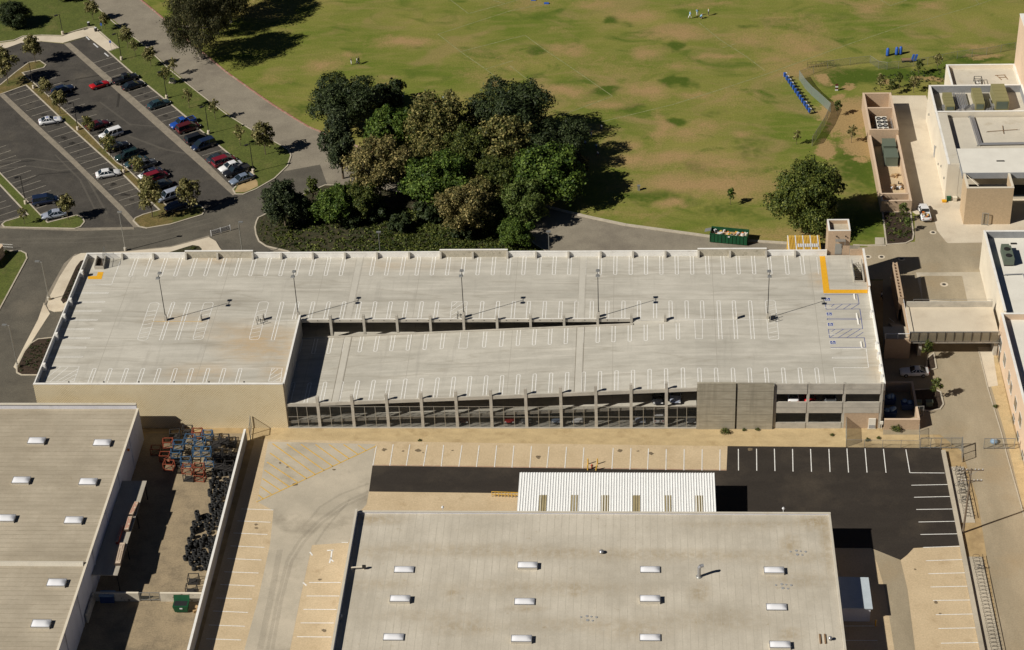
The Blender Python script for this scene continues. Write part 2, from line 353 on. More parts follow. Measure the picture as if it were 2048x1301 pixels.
for k, pts in enumerate(([(-20, 326), (60, 318), (115, 325), (180, 322)], [(-20, 340), (60, 333), (120, 342), (170, 336)], [(200, 205), (260, 250), (330, 255), (400, 245)], [(255, 272), (330, 300), (395, 312)], [(0, 330), (40, 325), (70, 322)], [(30, 375), (80, 350), (140, 345)], [(150, 160), (210, 150), (240, 180), (235, 215)], [(70, 250), (120, 290), (170, 350), (215, 430)], [(110, 310), (160, 360), (190, 420)], [(300, 232), (350, 285), (420, 345)], [(-20, 480), (150, 478), (300, 470), (420, 438)], [(-20, 488), (150, 486), (300, 478), (425, 446)])):
    P = GP(pts); mb = MB()
    for a, b in zip(P, P[1:]): mb.strip(a, b, (.5, .4, .35)[k % 3], .064+.0006*k)
    add('tyre_track', mb, 'dark_track' if k in (4, 5, 6) else 'pale_track', LOT)
R_ = random.Random(8)
m_ = flat('oil_film', (.015, .013, .011), .8); m_.node_tree.nodes['Principled BSDF'].inputs['Alpha'].default_value = .35
for k in range(60):
    t = R_.random(); p0, p1 = R_.choice((((205, 125), (485, 358)), ((72, 155), (360, 415)), ((25, 178), (265, 405)))); c = G(p0[0]+(p1[0]-p0[0])*t+R_.uniform(-8, 8), p0[1]+(p1[1]-p0[1])*t+R_.uniform(-6, 6)); n = 8; r = R_.uniform(.25, .8)
    add('oil_stain', MB().sheet([(c[0]+r*R_.uniform(.5, 1.2)*math.cos(6.283*i/n), c[1]+r*R_.uniform(.5, 1.1)*math.sin(6.283*i/n)) for i in range(n)], .0725+.00002*k), 'oil_film', LOT)
# --- raised lawns, islands and beds with kerbs
def island(name, pts, m, kerb='kerb', h=.16, kw=.22, redsegs=()):
    P = GP(pts)
    if sum(P[i][0]*P[(i+1) % len(P)][1]-P[(i+1) % len(P)][0]*P[i][1] for i in range(len(P))) < 0: P = P[::-1]
    o = add(name, MB().prism(P, .0, h-.02), m, kind='structure')
    kb = MB(); rb = MB(); n = len(P)
    nor = []
    for i in range(n):
        a, b, c = Vector(P[i-1]), Vector(P[i]), Vector(P[(i+1) % n])
        d1 = (b-a).normalized(); d2 = (c-b).normalized(); v = Vector((-(d1+d2).y, (d1+d2).x)) 
        v = v.normalized() if v.length > 1e-4 else Vector((-d1.y, d1.x))
        k = max(.45, v.dot(Vector((-d1.y, d1.x)))); nor.append(v/k)
    for i in range(n):
        j = (i+1) % n; a, b = Vector(P[i]), Vector(P[j])
        q = [a-nor[i]*.04, b-nor[j]*.04, b+nor[j]*kw, a+nor[i]*kw]
        (rb if i in redsegs else kb).prism([tuple(x) for x in q], 0, h)
    if kb.v: add('kerb', kb, kerb, o)
    if rb.v: add('kerb', rb, 'red_kerb', o, label='red painted stretch of kerb')
    return o
LAWN = island('lawn', [(-160, -110), (60, -110), (150, -28), (195, 15), (228, 46), (286, 89), (342, 142), (406, 193), (456, 231), (512, 266), (556, 288), (577, 300), (583, 312), (576, 333), (550, 358), (512, 380), (487, 390), (470, 390), (465, 380), (474, 371), (511, 354), (439, 294), (403, 264), (375, 238), (340, 209), (292, 170), (261, 145), (215, 104), (236, 97), (188, 55), (175, 56), (142, 66), (124, 73), (84, 72), (46, 74), (28, 82), (-20, 88), (-160, 70)], 'lawn')
sheet('bare_patch', [(469, 386), (476, 373), (508, 357), (515, 364), (516, 374), (490, 386)], .145, 'dirt', LAWN)
add('pavement', MB().prism(GP([(-160, 72), (-20, 90), (28, 84), (46, 75.5), (84, 73.5), (124, 74.5), (142, 67.5), (176, 57.5), (187, 56.5), (234, 97), (215, 103.5), (175, 73.5), (127, 87), (84, 83.5), (43, 87), (15, 97), (-160, 140)]), 0, .15), 'pale_concrete', kind='structure')
island('planter', [(-40, 205), (-60, 215), (-90, 200), (0, 171), (30, 146), (57, 126), (80, 122), (93, 131), (88, 137), (46, 147), (101, 196), (167, 256), (236, 327), (254, 338), (312, 392), (347, 424), (400, 411), (412, 421), (405, 431), (342, 450), (294, 458), (278, 455), (266, 443), (270, 437), (286, 430), (318, 421), (292, 397), (243, 348), (189, 300), (124, 241), (111, 228), (52, 172)], 'dry_planter')
island('planter', [(-70, 285), (0, 346), (61, 409), (96, 446), (154, 431), (166, 436), (170, 445), (162, 455), (150, 459), (8, 456), (3, 450), (10, 444), (55, 431), (0, 372), (-90, 290)], 'lawn')
island('verge', [(-60, 560), (-60, 506), (8, 503), (43, 503), (53, 508), (55, 518), (0, 620), (-60, 730)], 'lawn')
BED = island('planting_bed', [(512, 444), (516, 436), (527, 431), (560, 409), (612, 387), (650, 371), (720, 372), (800, 385), (900, 410), (985, 430), (1040, 455), (1070, 489), (1091, 502), (1091, 530), (620, 530), (575, 504), (532, 494), (517, 484), (511, 470), (509, 456)], 'bed_soil')
# field edge kerb along the road: red towards the bend, then bare concrete
fk = GP([(215, -80), (281, 0), (327, 38), (375, 81), (421, 119), (454, 146), (512, 187), (545, 210), (588, 237), (618, 255), (662, 273), (735, 302), (801, 329), (844, 347)])
kb = MB()
for a, b in zip(fk, fk[1:]): kb.strip(a, b, .3, 0, .17)
add('kerb', kb, 'red_kerb', ROAD, label='red painted kerb along the field')
fk = GP([(844, 347), (940, 374), (1050, 402), (1130, 424), (1186, 437), (1252, 451), (1340, 463), (1420, 474), (1500, 483), (1600, 489)])
kb = MB()
for a, b in zip(fk, fk[1:]): kb.strip(a, b, .75, 0, .15)
add('kerb', kb, 'kerb', ROAD)
# pavements round the structure
add('pavement', MB().prism(GP([(162, 508), (251, 505), (342, 496), (418, 476), (432, 484), (440, 498), (470, 530), (460, 560), (190, 560), (124, 624), (109, 625), (98, 621), (94, 612), (101, 592), (119, 556), (137, 528), (147, 515)]), 0, .15), 'pale_concrete', kind='structure')
sheet('gutter_strip', [(88, 606), (100, 628), (92, 640), (60, 690), (33, 740), (27, 735), (50, 690), (76, 640)], .06, 'pale_concrete', DRIVE)
sheet('gutter_strip', [(120, 560), (100, 598), (88, 612), (94, 590), (128, 528), (150, 509), (251, 503), (342, 493), (418, 472), (420, 476), (342, 497), (251, 507), (160, 511)], .06, 'gutter', DRIVE)
p = GP([(166, 522), (161, 524), (152, 536), (127, 591), (122, 602), (127, 609), (140, 600), (172, 530)]); add('mulch_bed', MB().prism(p, .0, .17), 'mulch', kind='structure')
island('mulch_bed', [(120, 660), (105, 676), (76, 679), (61, 688), (48, 704), (32, 737), (33, 747), (43, 752), (72, 752), (90, 752)], 'mulch')
p = GP([(337, 507), (362, 499), (385, 492), (398, 494), (404, 500), (395, 512)]); add('mulch_bed', MB().prism(p, 0, .17), 'bed_soil', kind='structure')
# --- south side: sandy strip, yard and lots
add('sand_strip', MB().sheet([(-41, -17.4), (66.2, -17.4), (66.4, -24.0), (30, -23.2), (-41, -20.9)], .02), 'sand_strip', kind='structure')
YARD = sheet('concrete_lot', [(510, 878), (545, 880), (1000, 887), (1455, 893), (1883, 897), (1930, 1100), (1985, 1360), (380, 1360)], .03, 'tan_concrete')
sheet('concrete_lane', [(536, 884), (750, 889), (745, 932), (738, 984), (733, 1022), (716, 1028), (697, 1086), (624, 1091), (600, 1200), (572, 1340), (478, 1340), (516, 1200), (540, 1090), (547, 1022), (515, 1005)], .04, 'grey_concrete')
NEWA = sheet('new_asphalt', [(745, 932), (1453, 942), (1455, 893), (1883, 897), (1921, 1092), (1827, 1097), (1815, 1110), (1801, 1121), (1742, 1097), (1560, 1097), (1560, 1035), (1425, 1035), (1425, 992), (738, 984)], .045, 'new_asphalt')
sheet('tyre_worn_lane', [(1742, 1097), (1801, 1121), (1815, 1180), (1835, 1340), (1795, 1340), (1770, 1180), (1755, 1130)], .04, 'alley_asphalt')
sheet('ramp_apron', [(738, 984), (1040, 990), (1040, 1030), (716, 1028), (733, 1010)], .05, 'tan_concrete')
for a, b in zip([(752.9, 893), (786.4, 889.5), (819.6, 890), (854.3, 890.5), (887.3, 891), (924, 891.5), (958.3, 892), (993.3, 892), (1027.8, 892.5), (1062.8, 893), (1098, 894), (1133, 895), (1167.8, 896), (1226.4, 897), (1261.9, 897), (1297, 898), (1332.6, 899), (1368.4, 899.5), (1404.4, 899.7), (1440, 900), (1476.7, 899), (1513, 898.6), (1548.7, 898.6), (1585, 899), (1621, 899), (1657.7, 899), (1693.7, 898), (1730, 898), (1766.8, 899), (1811.7, 900)],
                [(745.7, 932), (779.6, 932), (812.6, 932), (847, 933), (882.5, 933.5), (917.7, 934), (952.8, 934.5), (988.9, 935), (1024, 936), (1059.5, 936), (1093.7, 936.5), (1129.7, 937), (1165, 937.5), (1223.8, 939), (1259.8, 940), (1295, 940), (1331.7, 941), (1367.7, 941.5), (1403.8, 942), (1439.5, 942), (1477, 942), (1513.5, 942.5), (1549.9, 943), (1586, 944), (1623, 944.5), (1660, 945), (1697, 946), (1734, 946), (1772, 946.5), (1819.6, 946.5)]):
    add('bay_line', MB().strip(G(*a), G(*b), .13, .058), 'white_paint', YARD)
for a, b in [((482.4, 1018.7), (547, 1021)), ((474.7, 1042.7), (541, 1045.5)), ((467, 1067), (535, 1070)), ((460.9, 1092.7), (529, 1095.7)), ((454.7, 1118), (523, 1121)), ((448.5, 1144.5), (517, 1147)), ((440.8, 1170), (510, 1173)), ((433, 1197), (504, 1199)), ((426, 1223), (496, 1226)), ((417.7, 1251), (490, 1253.6)), ((412.5, 1278.5), (482, 1281)),
             ((618, 1166), (681.5, 1166)), ((613, 1193), (678.5, 1193)), ((607, 1219.7), (673, 1220)), ((601.4, 1246.8), (667.7, 1247)), ((593.7, 1274.5), (663, 1275)), ((683, 1086), (696, 1086)),
             ((1822.7, 971.5), (1895, 970)), ((1828, 995.6), (1899.7, 994)), ((1832.5, 1020), (1905, 1019)), ((1837, 1045), (1910, 1043.6)), ((1841, 1070), (1915, 1068.6)), ((1846, 1096), (1921, 1093.6)), ((1852, 1122.5), (1926, 1120)), ((1856.6, 1148.5), (1931.5, 1146.6)), ((1861, 1175), (1936.7, 1173.4)), ((1866, 1202), (1943, 1201)), ((1871.4, 1230.5), (1948.5, 1229)), ((1876.6, 1258), (1954.6, 1256.7)), ((1882, 1287.5), (1961.4, 1286)), ((1819.6, 946.5), (1889, 947)),
             ((1687, 1253), (1750, 1253)), ((1690, 1282), (1755, 1282))]:
    add('bay_line', MB().strip(G(*a), G(*b), .13, .058), 'white_paint', YARD)
for a, b in [((752, 893), (513, 1005)), ((716, 891), (732, 902)), ((687, 890), (715, 909)), ((658, 890), (698, 918)), ((631, 890), (681, 926)), ((602, 889.6), (666, 934)), ((574, 889), (648.6, 942)), ((545, 888), (630.7, 950)), ((540, 907), (613.7, 958.6)), ((534, 925), (595.8, 966)), ((529, 941), (578, 974)), ((525, 958), (560.7, 981.7)), ((521, 974), (542.8, 989.4)), ((517, 991), (525.9, 998.6))]:
    add('hatch_line', MB().strip(G(*a), G(*b), .17, .058), 'hatch_paint', YARD)
for a, b in [((654, 1102), (667, 1101)), ((664, 1101), (662, 1118)), ((662, 1116), (659, 1127)), ((662, 1120), (667, 1124)), ((620, 1105), (625, 1112)), ((606, 1166), (613, 1172))]:
    add('paint_mark', MB().strip(G(*a), G(*b), .22, .05), 'white_paint', YARD)
m_ = flat('tyre_mark', (.10, .09, .075), .9); m_.node_tree.nodes['Principled BSDF'].inputs['Alpha'].default_value = .09
for k, pts in enumerate(([(737, 984), (690, 1005), (640, 1040), (600, 1080), (575, 1120), (555, 1200), (535, 1300)], [(737, 991), (694, 1011), (646, 1045), (608, 1085), (583, 1125), (563, 1200), (545, 1300)], [(738, 968), (680, 990), (640, 1015), (615, 1045)], [(560, 1100), (545, 1180), (520, 1300)], [(700, 1000), (650, 1060), (630, 1090)])):
    P = GP(pts); mb = MB()
    for a, b in zip(P, P[1:]): mb.strip(a, b, (.5, .5, .4, .9, .35)[k], .047+.001*k)
    add('tyre_mark', mb, 'tyre_mark', YARD)
mat('oil_stain', (.16, .125, .08), (.24, .18, .11), scale=2.5, fine=.3)
R_ = random.Random(4)
for px, py in ((560, 927), (575, 935), (768, 900), (806, 903), (836, 902), (846, 906), (905, 902), (1077, 915), (1240, 902), (1276, 903), (1302, 908), (513, 1057), (512, 1050), (1500, 900), (1872, 1206), (1880, 1228), (640, 1160), (648, 1262), (1830, 1140), (590, 970), (668, 940)):
    c = G(px, py); n = 9; r = R_.uniform(.18, .5); add('oil_stain', MB().sheet([(c[0]+r*R_.uniform(.5, 1.2)*math.cos(6.283*i/n), c[1]+r*R_.uniform(.5, 1.1)*math.sin(6.283*i/n)) for i in range(n)], .0535), 'oil_stain', YARD)
# tan lot crack and tyre-mark relief stays in the material; red band on the asphalt edge
add('red_edge_line', MB().strip(G(745, 931), G(1453, 941), .12, .055), 'red_kerb', YARD)
# --- east side: alley, aprons, concrete yard behind the gymnasium
sheet('alley', [(1766, 700), (1766, 540), (1735, 520), (1735, 490), (1900, 480), (1980, 500), (1980, 690), (1985, 719), (2030, 866), (2060, 960), (2140, 1340), (2010, 1340), (1955, 1000), (1925, 905), (1880, 870), (1766, 870)], .04, 'alley_asphalt')
sheet('gravel_strip', [(1984, 700), (1988, 700), (1997, 722), (2028, 860), (2120, 1200), (2170, 1340), (2120, 1340), (2052, 1040), (2010, 868), (1978, 760), (1972, 706)], .055, 'sand_strip')
sheet('pavement', [(1955, 695), (1986, 695), (1988, 722), (1996, 772), (1977, 775), (1968, 740)], .06, 'pale_concrete')
kb = MB()
for a, b in zip(*(lambda q: (q, q[1:]))(GP([(1956, 697), (1975, 775), (2003, 868), (2012, 905), (2050, 1040), (2115, 1330)]))): kb.strip(a, b, .16, 0, .13)
add('kerb', kb, 'kerb', kind='structure')
sheet('apron', [(1772, 192), (1852, 192), (1900, 350), (2100, 350), (2100, 500), (1900, 490), (1870, 470), (1862, 430), (1832, 430), (1825, 425), (1800, 300)], .06, 'pale_concrete')
sheet('drive_pad', [(1829, 432), (1866, 432), (1874, 462), (1893, 486), (1830, 490)], .07, 'alley_asphalt')
sheet('road', [(1715, 496), (1790, 493), (1840, 488), (1970, 486), (1970, 548), (1830, 546), (1785, 560), (1740, 560)], .065, 'alley_asphalt')
sheet('apron', [(1832, 546), (1965, 545), (1990, 625), (1850, 625)], .068, 'grey_concrete')
sheet('drive_pad', [(1841, 553), (1924, 553), (1935, 605), (1845, 600)], .078, 'alley_asphalt')
PLB = island('planting_bed', [(1764, 425), (1822, 425), (1828, 470), (1826, 481), (1812, 488), (1772, 491)], 'mulch')
kb = MB()
for a, b in zip(*(lambda q: (q, q[1:]))(GP([(1706, 491), (1730, 492), (1772, 492.5)]))): kb.strip(a, b, .3, 0, .15)
add('kerb', kb, 'kerb', kind='structure')
add('utility_vault_lid', MB().prism(GP([(1750, 477), (1768, 477), (1769, 491), (1750, 491)]), 0, .18), 'grey_concrete', label='flat square concrete utility slab in the grass verge', cat='utility slab')
for i, (px, py) in enumerate([(1736, 515), (1763, 515), (1803, 519), (1866, 466), (1888, 570)]):
    c = G(px, py); o = thing('manhole', ('manhole cover in the service road nearest the brick lift tower', 'middle manhole cover of three in the service road', 'manhole cover in the service road nearest the slotted brick wall', 'manhole cover in a pale collar behind the white pickup', 'manhole cover in the worn pad before the footbridge')[i], 'manhole', (c[0], c[1], .05), group='manhole covers in the service road')
    add('collar', MB().lathe(c[0], c[1], [(.62 if i < 4 else .7, .05), (.62 if i < 4 else .7, .092)], 20), 'pale_concrete', o)
    add('cover', MB().lathe(c[0], c[1], [(.33, .06), (.33, .102)], 16), 'lot_asphalt', o)
# ================================================================ parking structure
def deckmat():
    m, t, b = newmat('deck_concrete')
    col = mix(t, ramp(t, nz(t, pos(t, (.35, 1, 1)), .16, 6, .6), .36, .64), (.54, .51, .44), (.445, .42, .36))
    col = mix(t, ramp(t, nz(t, pos(t, (.06, 1, 1)), .9, 4, .6), .50, .80), col, (.61, .575, .50))
    col = mix(t, ramp(t, nz(t, pos(t, (.10, 1.6, 1)), .55, 5, .65), .56, .80), col, (.34, .31, .255))
    col = mix(t, ramp(t, nz(t, pos(t, (1.2, .12, 1)), .7, 4, .6), .58, .9), col, (.385, .36, .31))
    mo = ramp(t, nz(t, pos(t, (.5, 1, 1)), .33, 6, .68), .3, .7)
    col = mix(t, 1.0, col, mix(t, mo, (.86, .855, .845), (1.07, 1.07, 1.07)), 'MULTIPLY')
    dr = ramp(t, nz(t, pos(t, (.12, 1.0, 1)), .22, 3, .5), .485, .5); dr2 = ramp(t, nz(t, pos(t, (.12, 1.0, 1)), .22, 3, .5), .515, .5)
    dm = _n(t, 'ShaderNodeMath', operation='MULTIPLY'); t.links.new(dr, dm.inputs[0]); t.links.new(dr2, dm.inputs[1])
    dk = _n(t, 'ShaderNodeMath', operation='MULTIPLY'); t.links.new(dm.outputs[0], dk.inputs[0]); dk.inputs[1].default_value = .35
    col = mix(t, dk.outputs[0], col, (.30, .265, .205))
    br = nz(t, pos(t, (.4, 1, 1)), .5, 6, .7)
    s = _n(t, 'ShaderNodeMath', operation='MULTIPLY'); t.links.new(attr(t, 'stain'), s.inputs[0]); t.links.new(ramp(t, br, .30, .62), s.inputs[1])
    col = mix(t, s.outputs[0], col, (.50, .36, .205))
    # construction joints: a hair line across every pour
    g = t.nodes.new('ShaderNodeNewGeometry'); sp = t.nodes.new('ShaderNodeSeparateXYZ'); t.links.new(g.outputs['Position'], sp.inputs[0])
    md = _n(t, 'ShaderNodeMath', operation='PINGPONG'); t.links.new(sp.outputs[0], md.inputs[0]); md.inputs[1].default_value = 8.235
    col = mix(t, ramp(t, md.outputs[0], .05, .02), col, (.36, .33, .275))
    f = ramp(t, nz(t, pos(t), 5, 4, .7), .25, .75)
    col = mix(t, 1.0, col, mix(t, f, (.90,)*3, (1.06,)*3), 'MULTIPLY')
    t.links.new(col, b.inputs['Base Color']); b.inputs['Roughness'].default_value = .85; b.inputs['Specular IOR Level'].default_value = .25
deckmat()
mat('cast_concrete', (.52, .48, .405), (.42, .39, .33), scale=.5, st=(1, 1, 2.5), c3=(.28, .255, .21), s3=.4, t3=(.55, .8), fine=.12)
mat('white_concrete', (.84, .82, .77), (.76, .735, .68), scale=.5, c3=(.62, .59, .53), s3=.6, t3=(.56, .8), fine=.08)
mat('joint_concrete', (.545, .515, .445), (.49, .46, .395), scale=.4, fine=.08)
mat('rough_panel', (.52, .47, .37), (.44, .40, .31), scale=1.5, c3=(.30, .27, .20), s3=1.6, t3=(.55, .7), fine=.2)
def boardmat():
    m, t, b = newmat('board_concrete')
    col = mix(t, ramp(t, nz(t, pos(t, (.5, .5, 3)), .9, 6, .65), .35, .68), (.40, .36, .275), (.27, .24, .175))
    col = mix(t, ramp(t, nz(t, pos(t, (2, 2, .15)), .8, 5, .6), .5, .8), col, (.24, .215, .16))
    g = t.nodes.new('ShaderNodeNewGeometry'); sp = t.nodes.new('ShaderNodeSeparateXYZ'); t.links.new(g.outputs['Position'], sp.inputs[0])
    md = _n(t, 'ShaderNodeMath', operation='PINGPONG'); t.links.new(sp.outputs[2], md.inputs[0]); md.inputs[1].default_value = .74
    col = mix(t, ramp(t, md.outputs[0], .045, .02), col, (.17, .15, .11))
    t.links.new(col, b.inputs['Base Color']); b.inputs['Roughness'].default_value = .9
boardmat()
brickmat('cmu_tan', (.82, .70, .47), (.74, .62, .40), (.42, .335, .20), ms=.035)
brickmat('brick_pink', (.55, .405, .275), (.48, .35, .235), (.38, .29, .20), bw=.3, bh=.12)
brickmat('cmu_grey', (.50, .47, .42), (.45, .42, .38), (.36, .34, .30))
screenmat('mesh_screen', (.022, .026, .028), .26)
flat('aluminium', (.42, .42, .40), .4, .7)
flat('dark_metal', (.045, .042, .04), .5, .5)
flat('galvanised', (.38, .38, .36), .45, .6)
flat('black_hole', (.006, .006, .006), .9)
XL, XR, YN, YF, YC = -74.65, 58.35, -17.45, 20.3, 1.35
RX0, RX1, RZ0 = -35.1, 29.6, 4.42
def rz(x): return RZ0+(HD-RZ0)*max(0, min(1, (x-RX0)/(RX1-RX0)))
PS = thing('parking_structure', 'long pale concrete parking structure with an open sloping ramp and brick end wall', 'parking garage', (-8, 1.5, 0))
stains = [(520, 690, 70, 30, .9), (560, 700, 24, 26, 1), (400, 745, 60, 14, .6), (470, 665, 60, 20, .5), (360, 640, 60, 10, .4), (560, 745, 30, 16, .7), (330, 525, 60, 10, .35), (430, 520, 50, 8, .5), (490, 690, 40, 30, .7), (1635, 560, 14, 14, .7), (1750, 730, 20, 30, .4), (800, 530, 100, 12, .3)]
SL = [(G(a, b, HD)+(rx/12.2, ry/7, s)) for a, b, rx, ry, s in stains]
def stainf(x, y):
    w = 0
    for cx, cy, rx, ry, s in SL: w = max(w, s*blob(x, y, cx, cy, rx, ry, .6))
    return w
def spot(x, y):
    c = (-20.3, -4.9); return max(blob(x, y, c[0], c[1], 1.1, .9, .4), .0)
HX0, HX1, HY0, HY1 = 56.4, 57.9, 12.2, 17.6       # stair well in the deck
def slab(name, x0, x1, y0, y1, z, th=.35): return add(name, MB().box(x0, x1, y0, y1, z-th, z), 'deck_concrete', PS)
def top(x0, x1, y0, y1): return add('deck_surface', gridsheet('deck_surface', x0-PS.location.x, x1-PS.location.x, y0-PS.location.y, y1-PS.location.y, 1.0, HD+.01, dict(stain=lambda x, y: stainf(x+PS.location.x, y+PS.location.y))), 'deck_concrete', PS)
slab('roof_slab', XL, HX0, YC, YF+.1, HD); slab('roof_slab', HX0, XR, YC, HY0, HD); slab('roof_slab', HX0, XR, HY1, YF+.1, HD); slab('roof_slab', HX1, XR, HY0, HY1, HD)
slab('roof_slab', XL, RX0, YN+.2, YC, HD); slab('roof_slab', RX1, XR, YN+.2, YC, HD)
top(XL, HX0, YC, YF); top(XL, RX0, YN+.3, YC); top(RX1, XR, YN+.3, YC)
slab('floor_slab', XL, XR, YC, YF+.1, 4.1); slab('floor_slab', XL, RX0, YN+.2, YC, 4.1); slab('floor_slab', RX1, XR, YN+.2, YC, 4.1)
slab('ground_slab', XL, XR, YN, YF+.1, .12, .14)
def rampslab(name, dz, y0, y1, th=.35, m='deck_concrete'):
    a, b = rz(RX0)+dz, rz(RX1)+dz
    return add(name, MB().hexa([(RX0, y0, a-th), (RX1, y0, b-th), (RX1, y1, b-th), (RX0, y1, a-th)], [(RX0, y0, a), (RX1, y0, b), (RX1, y1, b), (RX0, y1, a)]), m, PS)
rampslab('ramp', 0, YN+.2, .95); rampslab('ramp', -3.38, YN+.2, .95)
add('ramp_kerb', MB().hexa([(RX0, .62, rz(RX0)), (19.7, .62, rz(19.7)), (19.7, .94, rz(19.7)), (RX0, .94, rz(RX0))], [(RX0, .62, rz(RX0)+.16), (19.7, .62, rz(19.7)+.16), (19.7, .94, rz(19.7)+.16), (RX0, .94, rz(RX0)+.16)]), 'cast_concrete', PS)
rampslab('ramp_edge_beam', .22, YN+.02, YN+.28, .62, 'cast_concrete'); rampslab('ramp_edge_beam', -3.2, YN+.12, YN+.28, .5, 'cast_concrete')
add('joint_fillet', MB().hexa([(19.7, .9, rz(19.7)-.3), (RX1, .9, HD-.3), (RX1, 1.36, HD-.3), (19.7, 1.36, rz(19.7)-.3)], [(19.7, .9, rz(19.7)+.005), (RX1, .9, HD+.005), (RX1, 1.36, HD+.012), (19.7, 1.36, HD+.012)]), 'deck_concrete', PS)
# pale expansion strips over the joints
for px, py in ((720, 518), (1166.5, 514)):
    x = G(px, py, HD)[0]
    for u in (-.6, .6): add('joint_line', MB().sheet([(x+u-.04, YC+.3), (x+u+.04, YC+.3), (x+u+.04, YF), (x+u-.04, YF)], HD+.024), 'cast_concrete', PS)
    add('joint_strip', MB().sheet([(x-.5, YC+.3), (x+.5, YC+.3), (x+.5, YF), (x-.5, YF)], HD+.022), 'joint_concrete', PS)
    a, b = rz(x-.5)+.02, rz(x+.5)+.02
    add('joint_strip', MB().face((x-.5, YN+.3, a), (x+.5, YN+.3, b), (x+.5, .6, b), (x-.5, .6, a)), 'joint_concrete', PS)
    for u in (-.62, .62): add('joint_line', MB().face((x+u-.04, YN+.3, rz(x+u)+.015), (x+u+.04, YN+.3, rz(x+u)+.015), (x+u+.04, .6, rz(x+u)+.015), (x+u-.04, .6, rz(x+u)+.015)), 'gutter', PS)
# --- parapets
CXF = [G(x, 515, HD)[0] for x in (247, 309, 374, 437, 507, 564, 627, 691, 755, 819, 882, 946, 1015, 1072, 1137, 1201.5, 1266, 1331, 1397, 1460, 1532, 1590, 1658)]
def farpar(x0, x1, z1, m): 
    add('parapet', MB().box(x0, x1, YF, YF+.25, HD-.4, z1), m, PS)
    add('coping', MB().box(x0, x1, YF-.04, YF+.29, z1, z1+.07), 'white_concrete', PS)
xa = [XL]+[G(x, 515, HD)[0] for x in (372, 508, 880, 1016, 1395, 1533)]+[52.4]
for i in range(len(xa)-1): farpar(xa[i], xa[i+1], 9.0 if i % 2 else 8.58, 'rough_panel' if i % 2 else 'white_concrete')
for x in CXF[:-1]:
    add('pilaster', MB().hexa([(x-.16, YF-.62, HD), (x+.16, YF-.62, HD), (x+.16, YF-.02, HD), (x-.16, YF-.02, HD)], [(x-.16, YF-.34, HD+1.12), (x+.16, YF-.34, HD+1.12), (x+.16, YF-.02, HD+1.12), (x-.16, YF-.02, HD+1.12)]), 'cast_concrete', PS)
add('parapet', MB().box(XL-.2, XL, YN+.2, YF+.25, HD-.4, 8.66), 'white_concrete', PS)
for py in (543, 599, 630.5, 668, 729):
    y = G(150, py, 8.6)[1]
    add('pilaster', MB().box(XL, XL+.5, y-.55, y+.05, HD, 8.9), 'white_concrete', PS)
add('parapet', MB().box(XR, XR+.2, YN+.2, 9.3, HD-.4, 8.62), 'white_concrete', PS)
for py in (634, 697, 718, 742, 763):
    y = G(1750, py, HD)[1]; add('pilaster', MB().box(XR-.35, XR, y-.3, y+.3, HD, 8.72), 'white_concrete', PS)
add('parapet', MB().box(XL, RX0, YN+.05, YN+.22, HD-.2, 8.72), 'white_concrete', PS)
for i in range(8):
    x = G(145+i*35/.5/1.0*0+i*70*.995, 764, HD)[0]
    if x < RX0-1: add('dark_post', MB().box(x-.1, x+.1, YN+.22, YN+.4, 8.2, 8.9), 'dark_metal', PS)  # dark uprights at even steps behind the front parapet
add('brick_wall', MB().box(XL-.2, RX0+.05, YN-.15, YN+.05, 0, 8.66), 'cmu_tan', PS, label='tan block wall closing the end of the garage')
add('coping', MB().box(XL-.22, RX0+.07, YN-.18, YN+.22, 8.66, 8.74), 'white_concrete', PS)
add('brick_wall', MB().box(XL-.2, XL-.02, YN+.05, YF+.2, 0, HD-.4), 'cmu_tan', PS)
add('ramp_end_wall', MB().box(RX0, RX0+.22, YN+.05, YC+.2, 0, 8.6), 'cast_concrete', PS)
add('coping', MB().box(RX0-.05, RX0+.26, YN+.05, YC+.2, 8.6, 8.66), 'white_concrete', PS)
# --- columns and edge beams of the ramp well
GX = [-29.95+5.485*i for i in range(11)]
for x in GX:
    add('column', MB().box(x-.23, x+.23, YN-.06, YN+.42, 0, rz(x)+1.4), 'cast_concrete', PS)
    if x < 26: add('column', MB().box(x-.2, x+.2, YC-.32, YC+.22, 0, HD+1.15), 'cast_concrete', PS)
for px, py in ((403, 641), (527, 640), (1474, 637), (1540, 640)):
    c = G(px, py, HD); add('column_stub', MB().box(c[0]-.08, c[0]+.08, c[1]-.3, c[1]+.3, HD, HD+1.15), 'cast_concrete', PS)
add('edge_beam', MB().box(RX0+.22, 19.7, YC-.1, YC+.16, 7.3, 7.78), 'cast_concrete', PS)
add('edge_kerb', MB().box(RX0+.22, 19.7, YC+.16, YC+.42, HD, 7.72), 'white_concrete', PS)
for i in range(30):
    x = RX0+3+i*1.83
    if x < 19: add('dark_post', MB().box(x-.06, x+.06, YC-.14, YC-.1, 7.62, 7.74), 'dark_metal', PS)  # small dark scuppers along the edge beam
# --- mesh screen along the foot of the ramp
bx = [RX0+.05]+GX+[RX1]
for k in range(len(bx)-1):
    a = bx[k]+(.23 if k else .12); b = bx[k+1]-(.23 if k+1 < len(bx)-1 else .05)
    for j in range(3):
        x0, x1 = a+(b-a)*j/3, a+(b-a)*(j+1)/3
        add('screen_panel', MB().box(x0+.03, x1-.03, YN-.01, YN, .22, 4.2), 'mesh_screen', PS)
        if j: add('screen_post', MB().box(x0-.04, x0+.04, YN-.07, YN+.02, .12, 4.25), 'aluminium', PS)
    for z in (.16, 2.2, 4.22): add('screen_rail', MB().box(a, b, YN-.06, YN-.015, z-.04, z+.04), 'aluminium', PS)
add('plinth', MB().box(RX0+.1, RX1, YN-.22, YN-.08, 0, .2), 'cast_concrete', PS)
